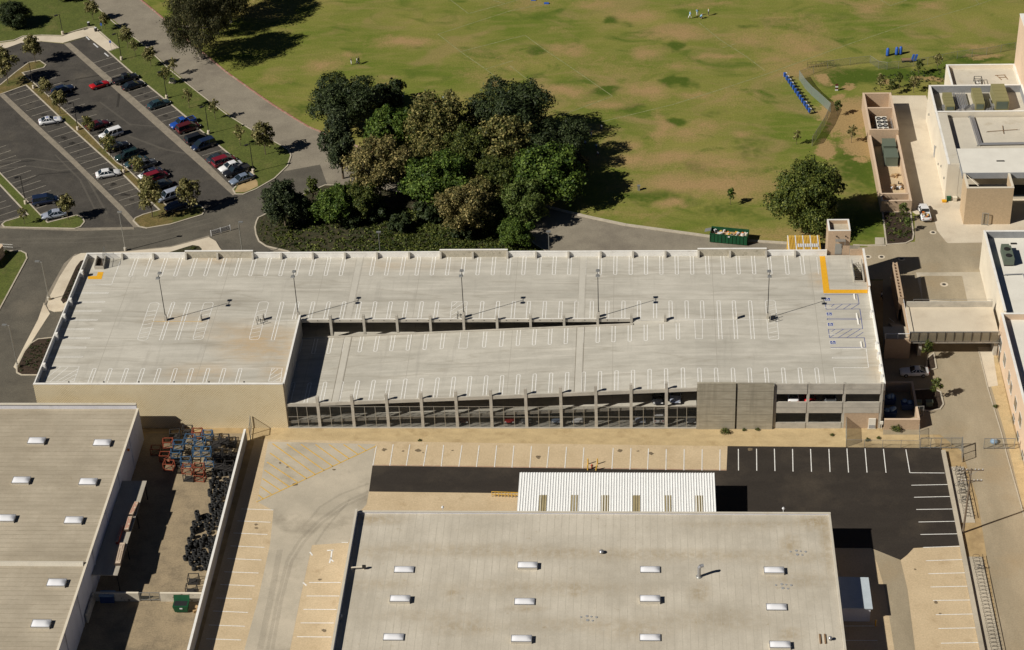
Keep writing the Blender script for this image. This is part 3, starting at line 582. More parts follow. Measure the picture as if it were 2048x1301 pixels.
# --- board marked shear walls and the open bays beyond
add('shear_wall', MB().box(29.65, 35.6, YN-.35, YN+.05, 0, 8.95), 'board_concrete', PS); add('shear_wall', MB().box(35.9, 41.45, YN-.35, YN+.05, 0, 8.85), 'board_concrete', PS)
add('shear_wall', MB().box(35.6, 35.9, YN+.3, YN+.5, 0, 8.5), 'board_concrete', PS)
BC = [41.75, 46.8, 52.33, 58.05]
for x in BC: add('column', MB().box(x-.2, x+.2, YN-.04, YN+.4, 0, 8.68), 'cast_concrete', PS)
for i in range(3):
    a, b = BC[i]+.2, BC[i+1]-.2
    for z0, z1 in ((6.75, 8.66), (3.05, 5.15)):
        add('spandrel', MB().box(a+.01, b-.01, YN-.1, YN+.12, z0, z1), 'cast_concrete', PS)
        add('spandrel_groove', MB().box(a+.01, b-.01, YN-.104, YN-.1, (z0+z1)/2-.03, (z0+z1)/2), 'lot_asphalt', PS)
    if i < 2:
        add('spandrel', MB().box(a+.01, b-.01, YN-.1, YN+.12, 0, 1.18), 'cast_concrete', PS)
        add('screen_panel', MB().box(a+.01, b-.01, YN, YN+.01, 1.18, 3.05), 'mesh_screen', PS)
    else: add('brick_infill', MB().box(a+.01, b-.01, YN-.06, YN+.12, 0, 3.05), 'brick_pink', PS, label='pinkish brick infill of the end bay')
# far and end elevations: spandrels between columns
for x in CXF: add('column', MB().box(x-.2, x+.2, YF+.1, YF+.45, 0, HD-.35), 'cast_concrete', PS)
add('spandrel', MB().box(XL, 52.3, YF+.12, YF+.3, 3.1, 5.1), 'cast_concrete', PS)
for i in range(7):
    y = YN+.6+i*6.1; add('column', MB().box(XR-.1, XR+.25, y-.2, y+.2, 0, HD-.35), 'cast_concrete', PS)
add('spandrel', MB().box(XR, XR+.2, YN+.2, YF, 3.1, 5.1), 'cast_concrete', PS)
# --- bay markings on the decks
def seg(mb, a, b, w, zf):
    L = math.hypot(b[0]-a[0], b[1]-a[1]); ux, uy = (b[0]-a[0])/L, (b[1]-a[1])/L
    q = [(a[0]-uy*-w/2*-1, a[1]), ]
    nx, ny = -uy*w/2, ux*w/2
    P = [(a[0]+nx, a[1]+ny), (a[0]-nx, a[1]-ny), (b[0]-nx, b[1]-ny), (b[0]+nx, b[1]+ny)]
    mb.face(*[(x, y, zf(x)) for x, y in P])
def hairpin(x, y0, y1, onramp=False, w=.125, gap=.26):
    "two parallel lines joined at the y1 end"
    zf = (lambda X: rz(X)+.014) if onramp else (lambda X: HD+.018)
    mb = MB(); s = 1 if y1 > y0 else -1
    for u in (-gap, gap): seg(mb, (x+u, y0), (x+u, y1-s*.12), w, zf)
    seg(mb, (x-gap, y1-s*.12), (x-gap*.5, y1), w, zf); seg(mb, (x+gap, y1-s*.12), (x+gap*.5, y1), w, zf); seg(mb, (x-gap*.5, y1), (x+gap*.5, y1), w, zf)
    add('bay_marking', mb, 'white_paint', PS)
X0 = G(260.7, 552.3, HD)[0]
for i in range(42): hairpin(X0+2.588*i, YF-.02, 14.72)
for px in (1541, 1575.3, 1607): hairpin(G(px, 548, HD)[0], YF-.02, 14.6)
for px in (565, 596, 627, 658, 689, 720, 751, 782, 813, 844, 875, 965, 996.5, 1028, 1058, 1090, 1122, 1153, 1184, 1215, 1247, 1278, 1310, 1341, 1373, 1404): hairpin(G(px, 604, HD)[0], 1.75 if px > 590 else -4.1, 6.83)
for px in (347.4, 378.3, 1437, 1467.5, 1500): hairpin(G(px, 604, HD)[0], -4.1, 6.83)
def onramp(px, py):
    z = 6
    for _ in range(8): z = rz(G(px, py, z)[0])
    return G(px, py, z)
K = 3.9434
for cx, cy in ((330, 425), (450, 425), (570, 425), (692, 415), (815, 412), (940, 408), (1065, 403), (1195, 398), (1328, 393), (1463, 387), (1797, 375), (1932, 370)):
    c = onramp(512+cx/K, 600+cy/K); hairpin(c[0], .55, c[1], True)
for cx, cy in ((45, 362), (172, 358), (297, 352), (423, 347), (547, 343), (675, 337), (800, 333), (928, 328), (1055, 322), (1182, 318), (1310, 312)):
    c = onramp(1024+cx/K, 600+cy/K); hairpin(c[0], .55, c[1], True)
for cx, cy in ((297, 655), (425, 655), (548, 650), (678, 645), (805, 640), (930, 635), (1053, 630), (1180, 625), (1307, 620), (1434, 617), (1562, 610), (1690, 605), (1818, 600), (1943, 597)):
    c = onramp(512+cx/K, 600+cy/K); hairpin(c[0], YN+.3, c[1], True)
for cx, cy in ((52, 590), (180, 585), (310, 578), (437, 573), (567, 570), (695, 565), (825, 560), (955, 555), (1085, 548), (1215, 543), (1347, 538)):
    c = onramp(1024+cx/K, 600+cy/K); hairpin(c[0], YN+.3, c[1], True)
for px in (1398.5, 1431.8, 1465.5, 1498.7, 1531.9, 1565.9, 1599.1, 1632.6): hairpin(G(px, 736, HD)[0], YN+.3, -11.9)
for cx in (747, 874, 1002, 1130, 1259, 1387, 1514, 1644, 1770, 1897): hairpin(G(cx/K, 737.7, HD)[0], YN+.3, -11.9)
def poly(name, pts, m, w=.09, zf=None, closed=False):
    mb = MB(); zf = zf or (lambda X: HD+.018)
    for a, b in zip(pts, pts[1:]+([pts[0]] if closed else [])): seg(mb, a, b, w, zf)
    return add(name, mb, m, PS)
for py in (586.6, 604.3, 622.6, 640.6, 658.8, 676.8, 695.6, 714.1):
    xe = G(217-(py-586.6)*.41, py, HD)[0]; y = G(180, py, HD)[1]
    poly('bay_marking', [(XL+.1, y+.16), (xe-.1, y+.16), (xe, y+.08), (xe, y-.08), (xe-.1, y-.16), (XL+.1, y-.16)], 'white_paint')
D = lambda pts: GP(pts, HD)
poly('bay_marking', D([(242, 519), (223, 570), (172, 570.5)]), 'white_paint', .1)
def hatchbox(pts, diags, m='white_paint', w=.09): 
    poly('hatched_bay', D(pts), m, w, closed=True)
    for a, b in diags: poly('hatch_line', D([a, b]), m, w)
hatchbox([(100, 733), (158.5, 733), (148, 764), (88, 764)], [((100, 764), (136, 735)), ((112, 764), (157, 738)), ((124, 764), (154, 748)), ((138, 764), (151, 756)), ((94, 756), (122, 734))])
hatchbox([(544, 737), (564.5, 737), (561, 764), (537, 764)], [((541, 751), (556, 738)), ((539, 759), (563, 746)), ((546, 764), (562, 755)), ((543, 743), (549, 738))])
hatchbox([(904, 604), (934.5, 604), (932, 636), (900, 640)], [((903, 614), (915, 605)), ((902, 623), (928, 606)), ((901, 632), (934, 613)), ((902, 639), (933, 622)), ((915, 639), (932, 630))])
poly('bay_marking', [onramp(922, 663), onramp(917, 697), onramp(934, 697), onramp(938, 663)], 'white_paint', .09, lambda X: rz(X)+.014)
poly('bay_marking', [onramp(1389, 641), onramp(1391, 678), onramp(1405, 678), onramp(1405, 640)], 'white_paint', .09, lambda X: rz(X)+.016)
def island_hatch(cx, cyt, cyb, dx):
    "rounded hatched island between the aisles, pixel centre line from (cx+dx, cyt) to (cx-dx, cyb)"
    a = G(cx+dx, cyt, HD); b = G(cx-dx, cyb, HD); x = (a[0]+b[0])/2; y0, y1 = b[1], a[1]; hw = .82
    P = [(x-hw, y0+.5), (x-hw, y1-.5), (x-hw*.8, y1-.12), (x-hw*.35, y1), (x+hw*.35, y1), (x+hw*.8, y1-.12), (x+hw, y1-.5), (x+hw, y0+.5), (x+hw*.8, y0+.12), (x+hw*.35, y0), (x-hw*.35, y0), (x-hw*.8, y0+.12)]
    poly('hatched_island', P, 'white_paint', .09, closed=True)
    n = int((y1-y0-1)/1.25)
    for i in range(n):
        y = y0+.55+i*1.25; poly('hatch_line', [(x-hw, y), (x+hw, min(y1-.2, y+.62))], 'white_paint', .08)
island_hatch(297, 606, 681, 11); island_hatch(406.5, 605, 680, 10.5); island_hatch(518, 604, 680, 8); island_hatch(1544, 601, 680, -3)
for a, b in (((304, 643.5), (405, 643.5)), ((520, 641), (596, 641)), ((1275, 641), (1405, 640)), ((1405, 640), (1535, 640))): poly('bay_marking', D([a, b]), 'hatch_paint' if b[0] < 420 else 'white_paint', .08)
add('yellow_border', MB().sheet(D([(176, 559), (176, 553.5), (193.5, 552.5), (195.8, 544.7), (207.2, 544.7), (203, 559)]), HD+.026), 'yellow_paint', PS)
add('yellow_border', MB().sheet(D([(1639, 513), (1650, 513), (1659, 580), (1735, 580), (1735, 587), (1647, 587)]), HD+.026), 'yellow_paint', PS)
poly('bay_marking', D([(1633.5, 515), (1637, 549)]), 'white_paint', .09)
Q = lambda *p: [(1640+x/6.507, 580+y/6.507) for x, y in p]
for p in (Q((55, 65), (490, 63), (508, 185), (70, 190), (80, 255), (518, 250), (537, 375), (555, 510), (108, 515), (125, 625), (575, 622), (597, 750), (138, 752)), Q((95, 375), (537, 372)), Q((95, 375), (95, 392), (537, 388)), Q((145, 220), (185, 190)), Q((195, 255), (290, 190)), Q((300, 255), (400, 188)), Q((405, 250), (508, 185)), Q((150, 545), (195, 515)), Q((130, 620), (305, 515)), Q((240, 622), (415, 515)), Q((350, 622), (525, 513)), Q((465, 618), (565, 552))):
    poly('accessible_bay_line', D(p), 'blue_paint', .1)
for p in (Q((138, 766), (600, 763), (632, 1012), (175, 1015), (205, 1215)), Q((160, 878), (610, 876)), Q((160, 878), (160, 892), (610, 890))): poly('bay_marking', D(p), 'white_paint', .1)
for cx, cy in ((120, 317), (136, 453), (168, 688), (98, 126)):
    c = G(*Q((cx, cy))[0], HD); x, y = c
    sq = add('accessible_symbol', MB().box(x-.42, x+.42, y-.42, y+.42, HD+.016, HD+.03), 'blue_paint', PS, label='white wheelchair symbol on a blue painted square')
    w = MB(); z = HD+.036
    fr = [(x-.46, y-.46), (x+.46, y-.46), (x+.46, y+.46), (x-.46, y+.46)]
    zf = lambda X: HD+.036
    for i in range(4): seg(w, fr[i], fr[(i+1) % 4], .07, zf)
    w.lathe(x-.05, y+.26, [(.08, z), (.08, z+.004)], 10)
    ring = [(x-.02+.2*math.cos(t), y-.1+.2*math.sin(t)) for t in [math.radians(a) for a in range(100, 381, 28)]]
    for a, b in zip(ring, ring[1:]): seg(w, a, b, .06, zf)
    for a, b in (((x-.05, y+.2), (x-.03, y-.06)), ((x-.03, y-.02), (x+.18, y-.02)), ((x+.18, y-.02), (x+.27, y-.24))): seg(w, a, b, .07, zf)
    add('wheelchair', w, 'white_paint', sq)
for cx, cy in ((103, 222), (152, 572)):
    c = G(*Q((cx, cy))[0], HD); w = MB(); zf = lambda X: HD+.022
    for j, n in enumerate((2, 7)):            # NO / PARKING stencilled in the access aisle
        for i in range(n):
            x = c[0]+(i-(n-1)/2)*.17; y = c[1]+.22-j*.44
            seg(w, (x-.04, y-.14), (x-.04, y+.14), .045, zf); seg(w, (x-.04, y+.12), (x+.05, y+.03 if i % 2 else y+.12), .045, zf); seg(w, (x+.05, y+.05), (x+.05, y-.14), .045, zf)
    add('stencil_lettering', w, 'white_paint', PS)
# brick landing behind the yellow line: stair well, guard walls
add('stair_well_wall', MB().box(HX0-.12, HX0, HY0, HY1, HD, HD+.35), 'cast_concrete', PS); add('stair_well_wall', MB().box(HX1, HX1+.12, HY0, HY1, HD, HD+.35), 'cast_concrete', PS)
add('stair_well_wall', MB().box(HX0-.12, HX1+.12, HY0-.12, HY0, HD, HD+.35), 'cast_concrete', PS)
rl = MB()
for x in (HX0-.06, HX1+.06):
    for y in (HY0, (HY0+HY1)/2, HY1): rl.tube((x, y, HD+.3), (x, y, HD+1.1), .03, n=6)
    for z in (.7, 1.1): rl.tube((x, HY0, HD+z), (x, HY1, HD+z), .03, n=6)
add('guard_rail', rl, 'galvanised', PS)
st = MB()
for i in range(18): st.box(HX0+.02, HX1-.02, HY1-.3*(i+1), HY1-.3*i, HD-.55-.19*i, HD-.4-.19*i)
add('stair_flight', st, 'cast_concrete', PS)
add('guard_wall', MB().box(XR, XR+.3, 9.4, YF+.3, HD-2.5, 8.75), 'brick_pink', PS); add('guard_wall', MB().box(56.3, XR, YF, YF+.3, HD-2.5, 8.75), 'brick_pink', PS)
add('coping', MB().box(XR-.03, XR+.33, 9.4, YF+.3, 8.75, 8.82), 'white_concrete', PS)
# lift tower
LT = thing('lift_tower', 'small square brick tower with sunken roof rising behind the yellow bordered landing', 'tower', (54.35, 22, 0))
x0, x1, y0, y1 = 52.5, 56.2, 20.65, 24.3
for n, a in (('front', (x0, x1, y0, y0+.28)), ('back', (x0, x1, y1-.28, y1)), ('left', (x0, x0+.28, y0+.28, y1-.28)), ('right', (x1-.28, x1, y0+.28, y1-.28))):
    add('wall', MB().box(*a, 0, 12.3), 'brick_pink', LT); add('coping', MB().box(*a, 12.3, 12.37), 'white_concrete', LT)
add('roof', MB().box(x0+.28, x1-.28, y0+.28, y1-.28, 11.4, 11.6), 'grey_concrete', LT)
add('door', MB().box(53.75, 54.9, y0-.04, y0-.004, HD, HD+2.15), 'galvanised', LT)
add('door_canopy', MB().box(53.7, 55.4, y0-.7, y0-.01, HD+3.0, HD+3.1).box(53.75, 53.83, y0-.65, y0-.57, HD+2.3, HD+3.0).box(55.27, 55.35, y0-.65, y0-.57, HD+2.3, HD+3.0), 'galvanised', LT)
for x in (53.9, 55.4): add('wall_light', MB().box(x-.09, x+.09, y0-.25, y0-.005, 11.2, 11.35), 'dark_metal', LT)
# caged stair head at the other end of the far parapet
c = G(205, 530, HD)
SH = thing('stair_cage', 'fenced concrete stair opening with steel gate at the garage corner beside yellow corner marking', 'stair enclosure', (c[0], c[1], HD))
a = GP([(190, 539), (208, 539), (212, 516), (196, 513)], HD)
mb = MB()
for p, q in zip(a, a[1:]+a[:1]): mb.strip(p, q, .15, HD, HD+.65)
add('kerb_wall', mb, 'cast_concrete', SH); add('opening', MB().sheet(a, HD+.03), 'mulch', SH)  # opening is a dark sheet on solid deck, painting the shade of a well
mb = MB(); 
for p in (a[1], a[2], lerp(a[1], a[2], .5)): mb.tube((p[0], p[1], HD), (p[0], p[1], HD+2.3), .04, n=6)
for z in (.15, 1.2, 2.3): mb.tube((a[1][0], a[1][1], HD+z), (a[2][0], a[2][1], HD+z), .03, n=6)
add('gate_frame', mb, 'galvanised', SH); add('gate_mesh', MB().face((a[1][0], a[1][1], HD+.15), (a[2][0], a[2][1], HD+.15), (a[2][0], a[2][1], HD+2.3), (a[1][0], a[1][1], HD+2.3)), 'mesh_screen', SH)
add('bench_slab', MB().box(c[0]-1.2, c[0]+.8, c[1]+2.1, c[1]+2.4, HD, HD+.35), 'cast_concrete', SH)
# wheel stops
for n, (cx, cy) in enumerate(((450, 92), (483, 345), (497, 415), (540, 715))):
    c = G(*Q((cx, cy))[0], HD)
    add('wheel_stop', MB().hexa([(c[0]-.13, c[1]-.8, HD+.01), (c[0]+.13, c[1]-.8, HD+.01), (c[0]+.13, c[1]+.8, HD+.01), (c[0]-.13, c[1]+.8, HD+.01)], [(c[0]-.07, c[1]-.75, HD+.15), (c[0]+.07, c[1]-.75, HD+.15), (c[0]+.07, c[1]+.75, HD+.15), (c[0]-.07, c[1]+.75, HD+.15)]), 'white_concrete', label=('concrete wheel stop in the accessible bay next to the yellow border', 'concrete wheel stop between the double blue line and the upper hatched aisle', 'concrete wheel stop between the double blue line and the lower hatched aisle', 'concrete wheel stop in the last accessible bay before the white bays')[n], cat='wheel stop')
# roof lamp posts
def rooflamp(px, py, h, lab):
    c = G(px, py, HD); o = thing('lamp_post', lab, 'lamp post', (c[0], c[1], HD), group='twin headed lamp posts on the garage roof')
    zb = HD if px != 596 else HD
    add('pedestal', MB().box(c[0]-.2, c[0]+.2, c[1]-.25, c[1]+.25, HD, HD+1.0), 'cast_concrete', o)
    add('pole', MB().tube((c[0], c[1], HD+1.0), (c[0], c[1], HD+h), .075, .055, 8), 'dark_metal', o)
    add('arm', MB().box(c[0]-.03, c[0]+.03, c[1]-.6, c[1]+.6, HD+h-.06, HD+h), 'dark_metal', o)
    for s in (-1, 1): add('lamp_head', MB().hexa([(c[0]-.34, c[1]+s*.75-.3, HD+h-.1), (c[0]+.34, c[1]+s*.75-.3, HD+h-.1), (c[0]+.34, c[1]+s*.75+.3, HD+h-.1), (c[0]-.34, c[1]+s*.75+.3, HD+h-.1)], [(c[0]-.25, c[1]+s*.75-.22, HD+h+.1), (c[0]+.25, c[1]+s*.75-.22, HD+h+.1), (c[0]+.25, c[1]+s*.75+.22, HD+h+.1), (c[0]-.25, c[1]+s*.75+.22, HD+h+.1)]), 'galvanised', o)
for a, l in (((332, 641, 8.9), 'twin headed roof lamp post between two hatched islands'), ((597, 635, 8.6), 'twin headed roof lamp post on the wall at the ramp corner'), ((928, 635, 8.7), 'twin headed roof lamp post beside the hatched rectangular bay'), ((1197, 634, 8.6), 'twin headed roof lamp post close to a pale joint strip, above the narrow ramp gap'), ((1535, 637, 8.7), 'twin headed roof lamp post on the hatched island nearest the accessible bays')): rooflamp(*a, l)
def riser(px, py, lab):
    c = G(px, py, HD); o = thing('standpipe', lab, 'standpipe', (c[0], c[1], HD), group='standpipes with guard posts on the garage roof')
    for dx, dy in ((-.55, -.35), (.45, -.35), (-.5, .55), (.5, .6)):
        add('guard_post', MB().tube((c[0]+dx, c[1]+dy, HD), (c[0]+dx, c[1]+dy, HD+1.05), .055, n=8), 'dark_metal', o)
    add('pipe', MB().tube((c[0], c[1], HD), (c[0], c[1], HD+.9), .06, n=8).tube((c[0]-.25, c[1], HD+.75), (c[0]+.25, c[1], HD+.75), .05, n=8), 'dark_metal', o)
riser(522, 647, 'black standpipe with four guard posts on a hatched island left of the ramp wall'.replace('left of', 'beside')); riser(922, 637, 'black standpipe with four guard posts at the hatched rectangular bay'); riser(1546, 642, 'black standpipe with four guard posts by the island close to accessible bays')
# ================================================================ buildings
mat('white_sheet', (.82, .82, .80), (.78, .78, .76), scale=.6, c3=(.70, .68, .63), s3=.9, t3=(.62, .8), fine=.05)
brickmat('cmu_porch', (.58, .44, .28), (.50, .375, .235), (.40, .30, .20), bw=.3, bh=.12)
mat('stucco', (.72, .65, .52), (.66, .59, .47), scale=.3, c3=(.60, .53, .41), s3=.4, t3=(.58, .8), fine=.06)
mat('stucco_pink', (.66, .50, .36), (.60, .455, .325), scale=.3, c3=(.54, .41, .29), s3=.4, t3=(.58, .8), fine=.06)
mat('roof_membrane', (.60, .55, .45), (.53, .485, .40), scale=.25, c3=(.44, .38, .28), s3=.35, t3=(.58, .8), fine=.1)
mat('roof_white', (.74, .71, .63), (.68, .65, .575), scale=.4, fine=.06)
mat('parapet_grey', (.30, .305, .31), (.25, .255, .26), scale=.8, fine=.2)
mat('fascia', (.33, .335, .34), (.29, .295, .30), scale=.6)
mat('wall_white', (.66, .66, .70), (.59, .59, .63), scale=.4, st=(1, 1, .3), c3=(.46, .44, .42), s3=.4, t3=(.56, .8), fine=.1)
flat('glass', (.02, .026, .03), .08, 0, .6)
flat('frame_white', (.62, .6, .55), .5)
flat('olive_metal', (.235, .215, .10), .5)
flat('green_metal', (.115, .14, .105), .5)
flat('pipe_silver', (.42, .42, .43), .35, .6)
flat('rust_pipe', (.24, .15, .08), .7)
flat('bin_blue', (.03, .06, .16), .5)
flat('plastic_white', (.62, .62, .62), .5)
def skylightmat():
    m, t, b = newmat('skylight_dome'); b.inputs['Base Color'].default_value = (.72, .72, .74, 1); b.inputs['Roughness'].default_value = .22; b.inputs['Specular IOR Level'].default_value = .6
skylightmat()
def roofmat(name, ca, cb, cs, seam, step, axis):
    m, t, b = newmat(name)
    st = (.25, 1.4, 1) if axis == 1 else (1.4, .25, 1)
    col = mix(t, ramp(t, nz(t, pos(t, st), .5, 5, .6), .35, .68), ca, cb)
    col = mix(t, ramp(t, nz(t, pos(t, (st[1], st[0], 1)), .22, 4, .6), .48, .75), col, tuple(x*.86 for x in ca))
    br = nz(t, pos(t), .9, 6, .7)
    s = _n(t, 'ShaderNodeMath', operation='MULTIPLY'); t.links.new(attr(t, 'stain'), s.inputs[0]); t.links.new(ramp(t, br, .30, .58), s.inputs[1])
    col = mix(t, s.outputs[0], col, cs)
    col = mix(t, ramp(t, nz(t, pos(t), 1.1, 5, .72), .625, .80), col, cs)
    col = mix(t, 1.0, col, mix(t, ramp(t, nz(t, pos(t), .12, 5, .6), .35, .65), (.86, .85, .83), (1.06,)*3), 'MULTIPLY')
    g = t.nodes.new('ShaderNodeNewGeometry'); sp = t.nodes.new('ShaderNodeSeparateXYZ'); t.links.new(g.outputs['Position'], sp.inputs[0])
    md = _n(t, 'ShaderNodeMath', operation='PINGPONG'); t.links.new(sp.outputs[axis], md.inputs[0]); md.inputs[1].default_value = step
    wob = _n(t, 'ShaderNodeMath', operation='MULTIPLY_ADD'); t.links.new(nz(t, pos(t), .8, 3), wob.inputs[0]); wob.inputs[1].default_value = .12; t.links.new(md.outputs[0], wob.inputs[2])
    col = mix(t, ramp(t, wob.outputs[0], .12, .07), col, seam)
    f = ramp(t, nz(t, pos(t), 5, 3, .7), .25, .75); col = mix(t, 1.0, col, mix(t, f, (.9,)*3, (1.07,)*3), 'MULTIPLY')
    t.links.new(col, b.inputs['Base Color']); b.inputs['Roughness'].default_value = .9; b.inputs['Specular IOR Level'].default_value = .2
roofmat('felt_roof', (.56, .51, .42), (.49, .445, .365), (.36, .285, .18), (.43, .39, .315), .53, 0)
roofmat('old_felt_roof', (.47, .41, .315), (.385, .335, .255), (.31, .25, .17), (.28, .24, .175), .46, 1)
def GX_(px, py, X):
    v = (px-1024)/FPX*CR - (py-650.5)/FPX*CU + CF; t = (X-CAMP.x)/v.x; p = CAMP+t*v; return p.y, p.z
def roofblock(T, x0, x1, y0, y1, ztop, zroof, wm, rm, pw=.35, pm=None, cop='white_concrete', sides='NSWE'):
    "walls with a parapet round a sunken roof"
    Wl = dict(W=(x0, x0+pw, y0, y1), E=(x1-pw, x1, y0, y1), S=(x0+pw, x1-pw, y0, y0+pw), N=(x0+pw, x1-pw, y1-pw, y1))
    for k in sides:
        add('wall', MB().box(*Wl[k], 0, ztop), wm, T)
        a = Wl[k]; add('coping', MB().box(a[0]-.02, a[1]+.02, a[2]-.02, a[3]+.02, ztop, ztop+.06), cop, T)
        if pm:
            q = dict(W=(a[1], a[1]+.02, a[2]+pw, a[3]-pw), E=(a[0]-.02, a[0], a[2]+pw, a[3]-pw), S=(a[0], a[1], a[3], a[3]+.02), N=(a[0], a[1], a[2]-.02, a[2]))[k]
            add('parapet_lining', MB().box(*q, zroof, ztop-.02), pm, T)
    return add('roof', MB().box(x0+pw, x1-pw, y0+pw, y1-pw, zroof-.3, zroof), rm, T)
# --- gymnasium
GY = thing('gymnasium', 'cream walled school gymnasium with flat parapet roofs and pipework on top', 'building', (86, 68, 0))
roofblock(GY, 80.9, 94.2, 80.2, 89.7, 7.0, 6.2, 'stucco', 'roof_membrane')
roofblock(GY, 76.4, 94.2, 69.6, 80.18, 7.6, 6.1, 'stucco', 'roof_membrane', pm='parapet_grey')
roofblock(GY, 76.4, 94.2, 56.0, 69.58, 7.58, 6.6, 'stucco', 'roof_membrane', sides='WE')
add('wall', MB().box(76.4, 78.55, 50.3, 55.98, 0, 7.58), 'stucco', GY); add('coping', MB().box(76.38, 76.8, 50.28, 69.5, 7.58, 7.65), 'white_concrete', GY)
add('pipe_trough', MB().box(76.8, 78.5, 50.6, 69.2, 7.6, 7.64), 'roof_membrane', GY)
add('canopy_roof', MB().box(78.6, 96, 47.3, 56, 7.2, 7.55), 'roof_white', GY); add('canopy_fascia', MB().box(78.58, 96.02, 47.16, 47.3, 6.45, 7.6), 'fascia', GY); add('canopy_fascia', MB().box(78.5, 78.6, 47.3, 56, 6.9, 7.62), 'fascia', GY)
add('wall', MB().box(78.6, 96, 50.3, 50.6, 0, 7.1), 'stucco', GY); add('window', MB().box(88.5, 93, 50.22, 50.29, .8, 3.2), 'glass', GY)
add('roof_drain', MB().box(85.2, 86.6, 51.2, 51.5, 7.56, 7.66), 'dark_metal', GY)
add('tall_wall', MB().box(94.2, 110, 70, 90, 0, 17.6), 'stucco_pink', GY, label='tall pink stucco block rising above the gymnasium roofs')
add('coping', MB().box(94.15, 110, 69.95, 90.05, 17.6, 17.75), 'white_concrete', GY)
for i, (x0, x1, y0, y1, h) in enumerate(((78.7, 80.4, 72.2, 77.6, 1.3), (84.3, 86.0, 72.4, 78.6, 1.7), (88.0, 90.5, 72.4, 79.2, 2.2))):
    o = thing('air_handler', ('smallest olive roof air handler beside the parapet', 'middle olive roof air handler among silver pipes', 'largest olive roof air handler with a wide front panel')[i], 'air handler', ((x0+x1)/2, (y0+y1)/2, 6.1), group='olive air handlers on the gymnasium roof')
    add('casing', MB().box(x0, x1, y0, y1, 6.3, 6.1+h), 'olive_metal', o); add('plinth', MB().box(x0+.1, x1-.1, y0+.1, y1-.1, 6.1, 6.3), 'dark_metal', o)
    for k in range(5):
        y = y0+(y1-y0)*(k+.5)/5; add('panel', MB().box(x0-.03, x1+.03, y-(y1-y0)/10+.05, y+(y1-y0)/10-.05, 6.1+h, 6.1+h+.06), 'olive_metal', o)
    add('louvre', MB().box(x0+.2, x1-.2, y0-.05, y0-.002, 6.6, 6.1+h-.15), 'green_metal', o); add('duct', MB().box(x0-.5, x0, y0+.6, y0+1.6, 6.15, 6.9), 'pipe_silver', o)
def pipebundle(lab, paths, r, m, name='pipe_run'):
    o = thing(name, lab, 'pipes', (paths[0][0][0], paths[0][0][1], min(p[2] for q in paths for p in q)-.2))
    for q in paths:
        mb = MB()
        for a, b in zip(q, q[1:]): mb.tube(a, b, r, n=6)
        add('pipe', mb, m, o)
    for q in paths[:1]:
        for a in q: add('support', MB().box(a[0]-.2, a[0]+.4, a[1]-.06, a[1]+.06, a[2]-.4, a[2]-.08), 'galvanised', o)
pipebundle('bundle of silver pipes between the first two air handlers', [[(80.9+.32*i, 79+.1*(i % 3), 6.5), (80.9+.32*i, 72.6+.5*(i % 4), 6.5), (84.2, 72.6+.5*(i % 4), 6.5)] for i in range(8)], .10, 'pipe_silver')
pipebundle('bundle of silver pipes between the larger air handlers', [[(86.4+.3*i, 76.5, 6.5), (86.4+.3*i, 71.0, 6.5)] for i in range(5)], .10, 'pipe_silver')
pipebundle('run of four parallel silver pipes crossing the gymnasium roof and turning', [[(82.7+.25*i, 69.2, 6.95), (82.9+.25*i, 58.4+.18*i, 6.95), (94, 58.6+.18*i, 6.95)] for i in range(4)], .09, 'pipe_silver')
pipebundle('thin rusty pipe run branching on the pale gymnasium roof', [[(85.3, 63.6, 6.75), (91, 64.3, 6.75)], [(88.2, 62.8, 6.75), (88.4, 65.8, 6.75)]], .05, 'rust_pipe')
o = thing('roof_hatch_rail', 'small square guard rail round a hatch on the furthest gymnasium roof', 'guard rail', (86.2, 83.2, 6.2)); mb = MB()
for a in ((85.6, 82.2), (87, 82.2), (87, 84.2), (85.6, 84.2)): mb.tube((*a, 6.2), (*a, 7.3), .05, n=6)
for z in (6.75, 7.3):
    q = [(85.6, 82.2, z), (87, 82.2, z), (87, 84.2, z), (85.6, 84.2, z), (85.6, 82.2, z)]
    for a, b in zip(q, q[1:]): mb.tube(a, b, .05, n=6)
add('rail', mb, 'dark_metal', o); add('hatch', MB().box(85.8, 86.8, 82.5, 83.9, 6.2, 6.5), 'roof_white', o)
o = thing('roof_pipe_frame', 'rusty pipe frame lying on the furthest gymnasium roof', 'pipe frame', (91, 85.8, 6.2)); mb = MB()
for a, b in (((90, 86.4), (92, 86.6)), ((90.3, 86.4), (91, 84.6)), ((91.8, 86.6), (92.2, 84.8)), ((90.6, 85.6), (92, 85.6))): mb.tube((*a, 6.28), (*b, 6.28), .06, n=6)
add('pipes', mb, 'rust_pipe', o)
for y, z in ((76.3, 3.2), (64.8, 2.6), (57, 3.1), (52.6, 3.2), (60.3, 1.6)):
    add('wall_fitting', MB().box(76.2, 76.4, y-.15, y+.15, z, z+.35), 'galvanised', GY)
add('door', MB().box(76.3, 76.396, 65.6, 66.7, 0.06, 2.2), 'fascia', GY)
